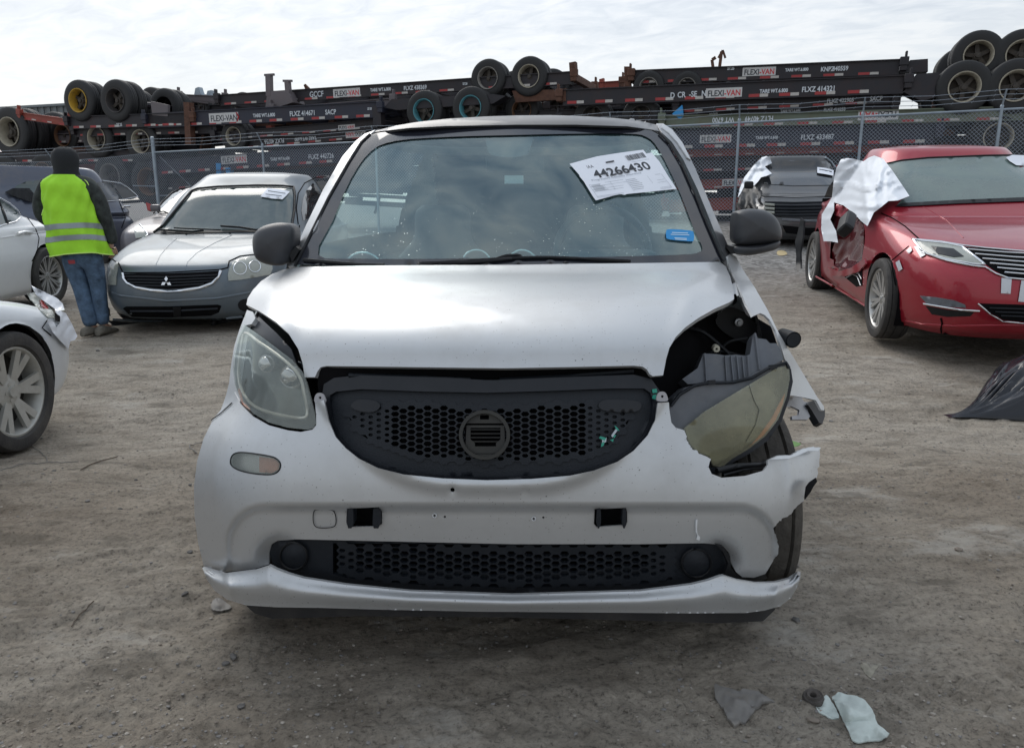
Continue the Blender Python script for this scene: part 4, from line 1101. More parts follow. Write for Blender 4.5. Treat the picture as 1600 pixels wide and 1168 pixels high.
for x, y, mm in ((-.715, WV, 'rubber'), (.715, WV, 'muddy'), (-.745, 2.29, 'rubber'), (.745, 2.29, 'rubber')):
    add_wheel(smart, (x, y, .297), .297, .175, .195, M[mm], M['alloy'], 8, outer=1 if x > 0 else -1, steer=.06 if y < 1 else 0)
# ---- windshield, pillars and roof
gv, gf = [], []
for j in range(31):
    for i in range(61):
        u_ = -.85 + 1.7 * i / 60; t_ = -.15 + 1.3 * j / 30
        gv.append((u_, .722 + .548 * t_ + .115 * (abs(u_) / .7) ** 2.2, .962 + .486 * t_ - .035 * 4 * (t_ - .5) ** 2 * .5 + .012))
for j in range(30):
    for i in range(60): gf.append((j * 61 + i, j * 61 + i + 1, (j + 1) * 61 + i + 1, (j + 1) * 61 + i))
WSF = Surf(to_world(gv, SM), gf, 2.0, 3.4, graze=0.0)
ws = [(462, 413), (480, 375), (505, 328), (540, 266), (563, 225), (572, 213), (588, 208), (640, 202), (700, 199), (807, 197), (900, 197), (980, 199), (1018, 204), (1032, 212), (1048, 232), (1076, 280), (1104, 345), (1120, 385), (1130, 408), (1060, 411), (900, 412.5), (700, 414), (560, 415)]
wi = closed_spline([(497, 398), (520, 345), (548, 280), (580, 236), (620, 220), (700, 214), (807, 211), (900, 209), (980, 209), (1010, 214), (1030, 235), (1062, 300), (1085, 360), (1097, 385), (1092, 394), (1060, 398), (900, 402), (700, 404), (560, 404)], 3)
P('windshield', ws, WSF, M['glass'], smart, off=.004, thick=.003, step=12)
P('windshield_border', ws, WSF, M['frit'], smart, off=.0085, thick=.0006, step=10, holes=[wi])
P('roof_header', [(560, 240), (575, 212), (600, 204), (700, 198), (807, 196), (900, 196), (1018, 202), (1045, 225), (1040, 240), (1000, 222), (807, 216), (600, 226)], WSF, M['void'], smart, off=-.02, thick=.002, step=14)
P('sensor_patch', closed_spline([(764, 208), (828, 208), (828, 232), (822, 242), (800, 246), (775, 244), (763, 236)], 3), WSF, mat('dark_tinted_patch', (.06, .055, .07), .3), smart, off=-.002, thick=.001, step=8)
roof_strip = [(583, 208), (588, 204), (620, 196), (660, 190), (700, 185.5), (760, 182), (807, 180.5), (860, 180), (910, 181.5), (960, 184.5), (1000, 189), (1026, 195), (1030, 205), (1018, 203), (980, 198), (900, 195.5), (807, 195.5), (700, 197.5), (640, 200.5)]
P('roof_front_edge', roof_strip, SS, M['roof_grey'], smart, off=.006, thick=.006, step=5)
strip('roof_seal', [(575, 212), (588, 207), (640, 201), (700, 198), (807, 196), (900, 196), (980, 198.5), (1020, 204), (1030, 210)], SS, M['black'], smart, r=.0028, off=.006, inv=SI, step=10)
# pillars: body coloured outer rail and black inner strip
P('pillar', [(450, 416), (458, 398), (478, 352), (505, 296), (535, 244), (556, 220), (570, 209), (586, 203), (577, 211), (566, 222), (545, 254), (513, 312), (488, 362), (468, 406), (462, 415)], SS, M['silver'], smart, off=.010, thick=.012, step=6)
strip('pillar_seal', [(461, 415), (468, 402), (490, 356), (514, 308), (546, 252), (565, 222), (578, 210)], WSF, M['black'], smart, r=.0055, off=.010, inv=SI, step=10)
P('pillar', [(1026, 193), (1036, 193), (1050, 202), (1066, 222), (1086, 262), (1106, 310), (1128, 362), (1143, 396), (1136, 406), (1128, 392), (1110, 345), (1090, 296), (1068, 250), (1050, 222), (1034, 207)], SS, mat('pillar_gloss_grey', (.14, .145, .155), .3, .3, .8), smart, off=.010, thick=.012, step=6)
P('pillar_rail', [(1036, 193), (1050, 202), (1066, 222), (1080, 250), (1074, 246), (1060, 224), (1046, 208), (1034, 199)], SS, M['silver'], smart, off=.014, thick=.004, step=5)
strip('pillar_seal', [(1030, 208), (1046, 224), (1064, 254), (1088, 308), (1106, 352), (1126, 398), (1131, 408)], WSF, M['black'], smart, r=.004, off=.014, inv=SI, step=10)
# wipers
for line, r in (([(474, 406), (520, 410), (565, 413.5), (600, 414)], .0065), ([(655, 414), (700, 409), (770, 405), (840, 402), (900, 403.5), (985, 408)], .0055), ([(655, 415), (662, 411), (740, 409.5), (800, 404)], .006), ([(775, 405), (790, 400), (810, 399), (815, 403)], .006)):
    strip('wiper', spline([(*q,) for q in line], 4), WSF, M['black'], smart, r=r, off=.014, inv=SI, step=10)
for x, y in ((656, 415), (884, 412.5)):
    mb = MB(); c = SI @ lift(WSF(x, y), .012); mb.lathe([(.001, .009), (.007, .007), (.010, .0), (.010, -.02)], 12, 'z', c); mb.build('washer_jet', M['black'], smart, smooth=50)
# mirrors
mirL = closed_spline([(396, 377), (400, 363), (412, 353), (432, 348), (450, 349), (460, 357), (461, 375), (458, 398), (448, 412), (430, 415), (410, 410), (399, 399)], 3)
mirR = closed_spline([(1148, 337), (1152, 330), (1172, 326), (1196, 329), (1211, 339), (1219, 354), (1221, 368), (1216, 376), (1190, 381), (1150, 382), (1146, 360)], 3)
mirRb = closed_spline([(1145, 384), (1168, 383), (1192, 381), (1214, 376), (1219, 378), (1214, 388), (1196, 394), (1170, 399), (1150, 397), (1140, 391)], 3)
def mirror(poly, Y, mt, name, cx, cy, rx, ry, depth=.055):
    f = plane_surf(at_y(cx, cy, Y), (0, -1, 0))
    mb = MB()
    pts = resample(poly, 5)
    c = SI @ at_y(cx, cy, Y)
    rings = []
    outer = [SI @ f(*q)[0] for q in pts]
    n = len(outer)
    for k in range(7):
        t = k / 6 * math.pi / 2
        s_ = math.cos(t) ** .75 if k < 6 else 0.0
        rings.append([c + (p - c) * s_ + Vector((0, -depth * math.sin(t), 0)) for p in outer])
    back = [c + (p - c) * .95 + Vector((0, .07, 0)) for p in outer]
    vs = [v for r_ in [back] + rings for v in r_]
    fs = [(i * n + k, i * n + (k + 1) % n, (i + 1) * n + (k + 1) % n, (i + 1) * n + k) for i in range(7) for k in range(n)]
    fs.append(tuple(range(n)))
    mb.add(vs, fs)
    return mb.build(name, mt, smart, smooth=50)
M['mirror'] = mat('grained_grey_plastic', (0.040, 0.042, 0.048), .42, bump=.08, bscale=500)
mirror(mirL, 2.62, M['mirror'], 'side_mirror', 428, 380, 1, 1)
mirror(mirR, 2.62, M['mirror'], 'side_mirror', 1182, 354, 1, 1)
mirror(mirRb, 2.62, M['mirror'], 'mirror_base', 1176, 388, 1, 1, .045)
P('mirror_foot', [(1138, 383), (1150, 386), (1148, 396), (1143, 397), (1136, 388)], plane_surf(at_y(1142, 388, 2.60), (0, -1, 0)), M['black'], smart, off=0, thick=.06, step=6)
P('mirror_foot', [(452, 396), (462, 385), (468, 390), (456, 410)], plane_surf(at_y(460, 398, 2.60), (0, -1, 0)), M['black'], smart, off=0, thick=.06, step=6)
# ---- cabin
mb = MB()
mb.box((0, .98, .86), (1.28, .42, .16)); bevelled(mb, 'dashboard', M['dash'] if 'dash' in M else mat('dark_dashboard', (.075, .085, .095), .7), smart, .04, 3)
mb = MB(); mb.box((.34, 1.02, .965), (.34, .22, .08)); bevelled(mb, 'instrument_hood', mat('dark_cowl', (.03, .034, .04), .6), smart, .035, 3)
def torus(c, R_, r, tilt, n=40, m=8, a0=0, a1=2 * math.pi):
    rot = Matrix.Rotation(tilt, 3, 'X'); pts = []
    for k in range(n + 1):
        a = a0 + (a1 - a0) * k / n
        pts.append(Vector(c) + rot @ Vector((R_ * math.cos(a), 0, R_ * math.sin(a))))
    b = MB(); b.tube(pts, r, m); return b
torus((.335, 1.27, .98), .175, .014, -.35).build('steering_wheel', mat('steering_leather', (.03, .033, .036), .5), smart, smooth=50)
mb = MB(); mb.box((.335, 1.26, .97), (.30, .03, .07), Matrix.Rotation(-.35, 3, 'X')); mb.box((.335, 1.15, .92), (.08, .2, .08)); bevelled(mb, 'steering_hub', M['black'], smart, .02, 2)
M['seat'] = mat('grey_black_seat', (.065, .07, .075), .8)
for x in (-.33, .33):
    so = empty('seat_group') if 0 else None
    b = MB()
    prof = [(.23, .45, 1.50), (.25, .66, 1.56), (.24, .86, 1.62), (.17, .96, 1.66), (.125, 1.02, 1.68), (.12, 1.12, 1.70), (.09, 1.155, 1.71)]
    P_ = spline(prof, 4); vs = []; K = 20
    for w_, z_, y_ in P_:
        for k in range(K):
            a = 2 * math.pi * k / K
            vs.append((x + w_ * math.copysign(abs(math.cos(a)) ** .6, math.cos(a)), y_ + .06 * math.copysign(abs(math.sin(a)) ** .7, math.sin(a)), z_))
    fs = [(i * K + k, i * K + (k + 1) % K, (i + 1) * K + (k + 1) % K, (i + 1) * K + k) for i in range(len(P_) - 1) for k in range(K)] + [tuple((len(P_) - 1) * K + k for k in range(K))]
    b.add(vs, fs); b.build('seat', M['seat'], smart, smooth=50)
for c, R_, tl in (((-.12, 1.0, .955), .05, 0), ((.04, 1.0, .955), .05, 0), ((-.50, .92, .93), .07, 0)):
    torus(c, R_, .005, 0, a0=.5, a1=2.6, n=14).build('dash_pod_trim', M['chrome'], smart, smooth=50)
mb = MB(); mb.box((0, 1.32, 1.31), (.22, .03, .06)); mb.box((0, 1.30, 1.36), (.02, .03, .08)); bevelled(mb, 'rear_view_mirror', M['black'], smart, .012, 2)
mb = MB(); mb.box((0, 1.25, 1.25), (.07, .02, .03)); mb.build('toll_tag', M['paper'], smart)
mb = MB(); mb.box((0, 2.45, .85), (1.1, .1, .5)); mb.build('cargo_wall', M['void'], smart)
P('inspection_sticker', closed_spline([(1041, 361), (1046, 358), (1078, 360), (1084, 364), (1084, 375), (1078, 377), (1046, 374), (1041, 370)], 2), WSF, M['bluestick'], smart, off=.0100, thick=.0005, step=6)
for a, b, y in ((1050, 1075, 362.5), (1048, 1077, 365.5), (1054, 1073, 371), (1055, 1073, 373)):
    P('sticker_print', [(a, y), (b, y + 1), (b, y + 2.2), (a, y + 1.2)], WSF, mat('pale_print', (.55, .72, .85), .5), smart, off=.0112, thick=.0003, step=8)
# ------------------------------------------------------------------ chain-link fence across the yard
FA, FB = Vector((10.5, 17.2, 0)), Vector((-11.4, 25.0, 0))
FD = (FB - FA).normalized(); FN = Vector((-FD.y, FD.x, 0))          # along the fence to the left; normal
if FN.y < 0: FN = -FN
def fence_hit(px, py, k=0.0):
    d = ray(px, py); p0 = FA + FN * k
    t = (p0 - CAM).dot(FN) / d.dot(FN)
    return CAM + d * t
def rail_y(px): return 238 - (px - 243) * 0.0505
def build_fence():
    root = empty('chain_link_fence', fence_hit(1155, 350), 'galvanised chain-link fence with barbed wire in front of the stacked chassis', 'fence')
    iv = Matrix.Translation(-root.location)
    posts = [-60, 82, 240, 410, 587, 765, 955, 1155, 1348, 1565, 1800]
    tops = []
    for px in posts:
        p = fence_hit(px, rail_y(px) - (0 if px != 82 else -6))
        g = terrain(p.x, p.y)
        h = p.z - g
        big = px == 240
        mb = MB(); r = .055 if big else .034
        base = Vector((p.x, p.y, g - .1))
        topz = p.z + (.42 if big else .05)
        mb.tube([base, Vector((p.x, p.y, topz))], r, 10)
        mb.lathe([(r * 1.15, 0), (r * 1.1, .03), (r * .5, .055), (.002, .06)], 10, 'z', (p.x, p.y, topz))
        if not big: mb.tube([Vector((p.x, p.y, topz)), Vector((p.x, p.y, topz + .06)) - FN * .02, Vector((p.x, p.y, topz + .33)) - FN * .22], .018, 6)
        mb.v = [tuple(iv @ Vector(v)) for v in mb.v]
        mb.build('fence_post', M['galv'], root, smooth=40)
        tops.append((p, g))
    DM = .085
    for i in range(len(posts) - 1):
        (a, ga), (b, gb) = tops[i], tops[i + 1]
        left = posts[i + 1] <= 240
        if not left:
            mb = MB(); mb.tube([iv @ a, iv @ b], .024, 8); mb.build('top_rail', M['galv'], root, smooth=40)
        else:
            mb = MB(); mb.tube([iv @ a, iv @ (a.lerp(b, .5) - Vector((0, 0, .04))), iv @ b], .006, 4); mb.build('tension_wire', M['wire'], root)
        L_ = (b - a).length; u = (b - a); u.z = 0; u = u.normalized()
        w = (Vector((b.x, b.y, 0)) - Vector((a.x, a.y, 0))).length
        mb = MB()
        H0 = a.z - ga - .06; H1 = b.z - gb - .06
        H = max(H0, H1)
        n = int((w + H) / DM) + 1
        def at(s_, h_):
            t = s_ / w
            z0 = ga + (gb - ga) * t + .04; hh = H0 + (H1 - H0) * t
            return Vector((a.x, a.y, 0)) + u * s_ + Vector((0, 0, z0 + h_ / H * hh))
        rr = .0048
        for sgn in (1, -1):
            for k in range(n):
                s0 = k * DM - (H if sgn > 0 else 0)
                q0, q1 = (s0, 0), (s0 + H, H)
                if sgn < 0: q0, q1 = (k * DM, 0), (k * DM - H, H)
                # clip to the bay
                (x0, y0), (x1, y1) = q0, q1
                def cl(xa, ya, xb, yb, X): t = (X - xa) / (xb - xa); return X, ya + (yb - ya) * t
                if (x0 < 0 and x1 < 0) or (x0 > w and x1 > w): continue
                if x0 < 0: x0, y0 = cl(x0, y0, x1, y1, 0)
                if x1 < 0: x1, y1 = cl(x0, y0, x1, y1, 0)
                if x0 > w: x0, y0 = cl(x0, y0, x1, y1, w)
                if x1 > w: x1, y1 = cl(x0, y0, x1, y1, w)
                if abs(x1 - x0) < .02: continue
                p, q = at(x0, y0), at(x1, y1)
                off = FN * (.004 * sgn)
                d = (q - p).normalized(); e1 = FN; e2 = d.cross(e1)
                vs = []
                for c in (p, q):
                    for g_ in range(3):
                        an = 2.094 * g_ + (1.57 if sgn > 0 else -1.57)
                        vs.append(iv @ (c + off + (e1 * math.cos(an) + e2 * math.sin(an)) * rr))
                mb.add(vs, [(0, 1, 4, 3), (1, 2, 5, 4), (2, 0, 3, 5)])
        o = mb.build('chain_link_mesh', M['wire'], root)
        o['kind'] = 'stuff'
        for s_ in range(3):
            fr = (s_ + 1) / 3
            pa = a + Vector((0, 0, .11 + .27 * fr)) - FN * (.02 + .2 * fr); pb = b + Vector((0, 0, .11 + .27 * fr)) - FN * (.02 + .2 * fr)
            mid = pa.lerp(pb, .5) - Vector((0, 0, .05))
            m2 = MB(); m2.tube([iv @ pa, iv @ mid, iv @ pb], .006, 4)
            for q in range(int(w / .35)):
                t = (q + .5) / int(w / .35); c = pa.lerp(pb, t) - Vector((0, 0, .05 * (1 - abs(2 * t - 1))))
                m2.tube([iv @ (c + u * .02 + Vector((0, 0, .025))), iv @ (c - u * .02 - Vector((0, 0, .025)))], .004, 3)
            m2.build('barbed_wire', M['wire'], root)
    # diagonal truss rod beside the corner post
    for x0, y0, x1, y1, r in ((250, 245, 345, 335, .008), (208, 290, 242, 291, .02), (246, 306, 300, 303, .02)):
        m3 = MB(); m3.tube([iv @ fence_hit(x0, y0, .03), iv @ fence_hit(x1, y1, .03)], r, 6); m3.build('truss_rod', M['galv'], root, smooth=50)
build_fence()
# ------------------------------------------------------------------ stacked container chassis behind the fence
def truck_meshes():
    mb = MB(); r, w = 1.0, .50
    h = w / 2
    prof = [(.56, -h), (.60, -h * 1.04), (.80, -h * 1.12), (.93, -h * 1.0), (.975, -h * .86)]
    for q in (-.55, -.5, -.45, -.08, -.03, .03, .08, .45, .5, .55):
        prof.append((1.0 - (.022 if q in (-.5, -.03, .03, .5) else 0), h * q))
    prof += [(.975, h * .86), (.93, h), (.80, h * 1.12), (.60, h * 1.04), (.56, h)]
    mb.lathe(prof, 40, 'x')
    tyre = mb.mesh('truck_tyre', M['rubber_far'], 38)
    rims = {}
    return tyre
TYRE = truck_meshes()
RIMCOL = {}
def truck_rim(name, c):
    if name in RIMCOL: return RIMCOL[name]
    m = mat(name + '_rim_paint', c, .55, dirt=(.10, .08, .06), dirt_amt=.6, dscale=4)
    mb = MB(); h = .25
    mb.lathe([(.56, h), (.585, h * 1.1), (.575, h * 1.22), (.545, h * 1.18), (.52, h * .9), (.50, h * .2), (.49, -h * .6)], 40, 'x', mi=0)
    dk = mat(name + '_hub_shadow', (.035, .032, .030), .7, dirt=(.12, .09, .06), dirt_amt=.5, dscale=5)
    mb.lathe([(.001, -h * .9), (.50, -h * .9)], 30, 'x', mi=1)
    mb.lathe([(.001, h * .75), (.09, h * .72), (.10, h * .4), (.16, h * .3), (.18, -h * .8)], 20, 'x', mi=1)
    for k in range(5):
        a = 2 * math.pi * k / 5
        ca, sa = math.cos(a), math.sin(a)
        def pt(rad, o, x): return (x, rad * ca - o * sa, rad * sa + o * ca)
        vs = [pt(.12, -.09, h * .1), pt(.12, .09, h * .1), pt(.50, .07, -h * .1), pt(.50, -.07, -h * .1)]
        vs += [(x - .1, y, z) for x, y, z in vs]
        mb.add(vs, [(0, 1, 2, 3), (0, 4, 5, 1), (1, 5, 6, 2), (3, 2, 6, 7), (3, 7, 4, 0)], 1)
    RIMCOL[name] = mb.mesh('truck_rim', [m, dk], 38)
    return RIMCOL[name]
RIMC = {'cream': (.46, .42, .33), 'yellow': (.60, .36, .03), 'teal': (.07, .30, .36), 'dark': (.035, .035, .04), 'grey': (.30, .29, .27), 'rusty': (.20, .10, .05)}
TAPE = {}
def unit_box(name, mt):
    if name not in TAPE:
        mb = MB(); mb.box((0, 0, 0), (1, 1, 1)); TAPE[name] = mb.mesh(name, mt)
    return TAPE[name]
XM = {}
def chassis(label, L_, R_, hpx, paint, wheels=(), k=1.5, texts=(), width=2.3, tape=True, tape_pos=-.36, extras=(), nx=7, ends=(1, 1), tapecol=None):
    a = fence_hit(*L_, k); b = fence_hit(*R_, k)
    ex = (b - a).normalized()
    ey = Vector((-ex.y, ex.x, 0)).normalized()
    if ey.y < 0: ey = -ey
    ez = ex.cross(ey).normalized()
    if ez.z < 0: ez = -ez
    Mx = Matrix((ex, ey, ez)).transposed().to_4x4(); Mx.translation = a
    root = empty('container_chassis', label=label, cat='trailer chassis', group='container chassis stacked behind the fence')
    root.matrix_world = Mx
    inv = Mx.inverted()
    Ln = (b - a).length
    mid = a.lerp(b, .5); hh = hpx * (mid - CAM).length / FPX * .98
    pm = M[paint]
    rk = ('rail', round(Ln, 2), round(hh, 3), paint)
    mb = MB()
    mb.box((Ln / 2, 0, 0), (Ln, .02, hh)); mb.box((Ln / 2, 0.01, hh / 2 - .012), (Ln, .14, .024)); mb.box((Ln / 2, .01, -hh / 2 + .012), (Ln, .14, .024))
    me = mb.mesh('side_rail', pm)
    for y in (0, width):
        o = bpy.data.objects.new('side_rail', me); link(o, root); o.location = (0, y, 0)
    cm = unit_box('crossmember_' + paint, pm)
    for i in range(nx):
        o = bpy.data.objects.new('crossmember', cm); link(o, root)
        o.location = (Ln * (i + .5) / nx, width / 2, 0); o.scale = (.10, width - .15, hh * .7)
    for i, e in enumerate(ends):
        if not e: continue
        mb = MB(); s_ = 1 if i else -1
        x = (Ln + .09) if i else -.09
        mb.box((x, width / 2, 0), (.16, width + .24, .20))
        for y in (-.06, width + .06):
            mb.box((x, y, .12), (.20, .16, .20)); mb.box((x + s_ * .03, y, .28), (.05, .14, .14))
        bevelled(mb, 'bolster', M['rust'] if e == 2 else pm, root, .012, 1)
    if tape:
        per = .78; n = int(Ln / per)
        rd, wh = unit_box('red_tape', M['ctape_red']), unit_box('white_tape', M['ctape_white'])
        th = min(.075, hh * .26)
        for i in range(n):
            x = (i + .35) * per + random.uniform(-.03, .03)
            for nm, me_, x0, l in (('red_reflective_tape', rd, x, .26), ('white_reflective_tape', wh, x + .235, .20)):
                o = bpy.data.objects.new(nm, me_); link(o, root); o.location = (x0, -.015, hh * tape_pos); o.scale = (l, .006, th)
    for t in texts:
        px, py, s_, size = t[:4]; style = t[4] if len(t) > 4 else 'plain'; flip = len(t) > 5 and t[5]
        p = inv @ fence_hit(px, py, k)
        sz = size * (fence_hit(px, py, k) - CAM).length / FPX * 1.35
        rx = Matrix.Rotation(math.pi / 2, 4, 'X')
        if flip: rx = Matrix.Rotation(math.pi, 4, 'Y') @ rx
        mtx = Matrix.Translation((p.x, -.018, p.z)) @ rx @ Matrix.Translation((0, -sz * .36, 0))
        if style == 'plain':
            lettering(s_, 'identification_lettering', M['ch_letter'], sz, mtx, root, .001, .004, .82, 'CENTER')
        else:
            pl = MB(); w = sz * 4.1; pl.box((p.x, -.016, p.z), (w, .008, sz * 1.05)); pl.build('nameplate', M['letter_white_bg'], root)
            mtx = Matrix.Translation((p.x, -.022, p.z)) @ rx @ Matrix.Translation((0, -sz * .36, 0))
            lettering('FLEXI', 'nameplate_lettering', M['ink'], sz * .92, mtx @ Matrix.Translation((-w * .22, 0, 0)), root, .001, .004, .85, 'CENTER')
            lettering('-VAN', 'nameplate_lettering', M['letter_red'] if style != 'arrow' else M['ink'], sz * .92, mtx @ Matrix.Translation((w * .24, 0, 0)), root, .001, .004, .85, 'CENTER')
            if style == 'arrow':
                ar = MB(); q = sz * .5
                for sg in (1, -1):
                    ar.add([(p.x + w * .42, -.022, p.z + sg * q), (p.x + w * .47, -.022, p.z + sg * q), (p.x + w * .53, -.022, p.z), (p.x + w * .48, -.022, p.z)], [(0, 1, 2, 3), (3, 2, 1, 0)])
                ar.build('red_arrow', M['letter_red'], root)
    for wv in wheels:
        px, py, rp, rc = wv[:4]; far = wv[4] if len(wv) > 4 else True
        kk = k - .10
        P_ = fence_hit(px, py, kk); r = rp * (P_ - CAM).length / FPX
        c = inv @ P_
        rim = truck_rim(rc, RIMC[rc])
        ys = [0, r * .58] + ([width - r * .2, width + r * .38] if far else [])
        for i, y in enumerate(ys):
            o = bpy.data.objects.new('wheel', TYRE); link(o, root)
            o.location = (c.x, c.y + y + r * .25, c.z); o.rotation_euler = (random.uniform(0, 1), 0, -math.pi / 2) if 0 else (0, 0, -math.pi / 2)
            o.scale = (r, r, r)
            if i in (0, 3):
                q = bpy.data.objects.new('rim', rim); link(q, o)
                q.rotation_euler = (random.uniform(0, 6.28), 0, 0)
        mb = MB(); mb.tube([(c.x, c.y + r * .2, c.z), (c.x, c.y + width + r * .4, c.z)], r * .16, 8); mb.build('axle', M['ch_black'], root, smooth=40)
        for yy in (.35, width - .2):
            mb = MB(); mb.box((c.x, yy, (c.z) * .55), (r * .5, .12, abs(c.z) + .05)); mb.build('spring_hanger', M['ch_black'], root)
    for kind, pts, wpx, mt in extras:
        P_ = [inv @ fence_hit(x, y, k - .03) for x, y in pts]
        w = wpx * (mid - CAM).length / FPX
        for yo in ((0,) if kind.endswith('plate') else (0,)):
            mb = MB()
            if kind.endswith('plate'):
                vs = [(p.x, -.03, p.z) for p in P_] + [(p.x, -.03 + w, p.z) for p in P_]; n = len(P_)
                mb.add(vs, [tuple(range(n)), tuple(range(2 * n - 1, n - 1, -1))] + [(i, n + i, n + (i + 1) % n, (i + 1) % n) for i in range(n)])
                smooth = 20
            else:
                for p, q in zip(P_, P_[1:]):
                    d = q - p; l = math.hypot(d.x, d.z); an = math.atan2(d.z, d.x)
                    mb.box(((p.x + q.x) / 2, .05, (p.z + q.z) / 2), (l, w, w), Matrix.Rotation(-an, 3, 'Y'))
            mb.build(kind, M[mt], root)
    return root
T6 = 'TARE WT.6.800'
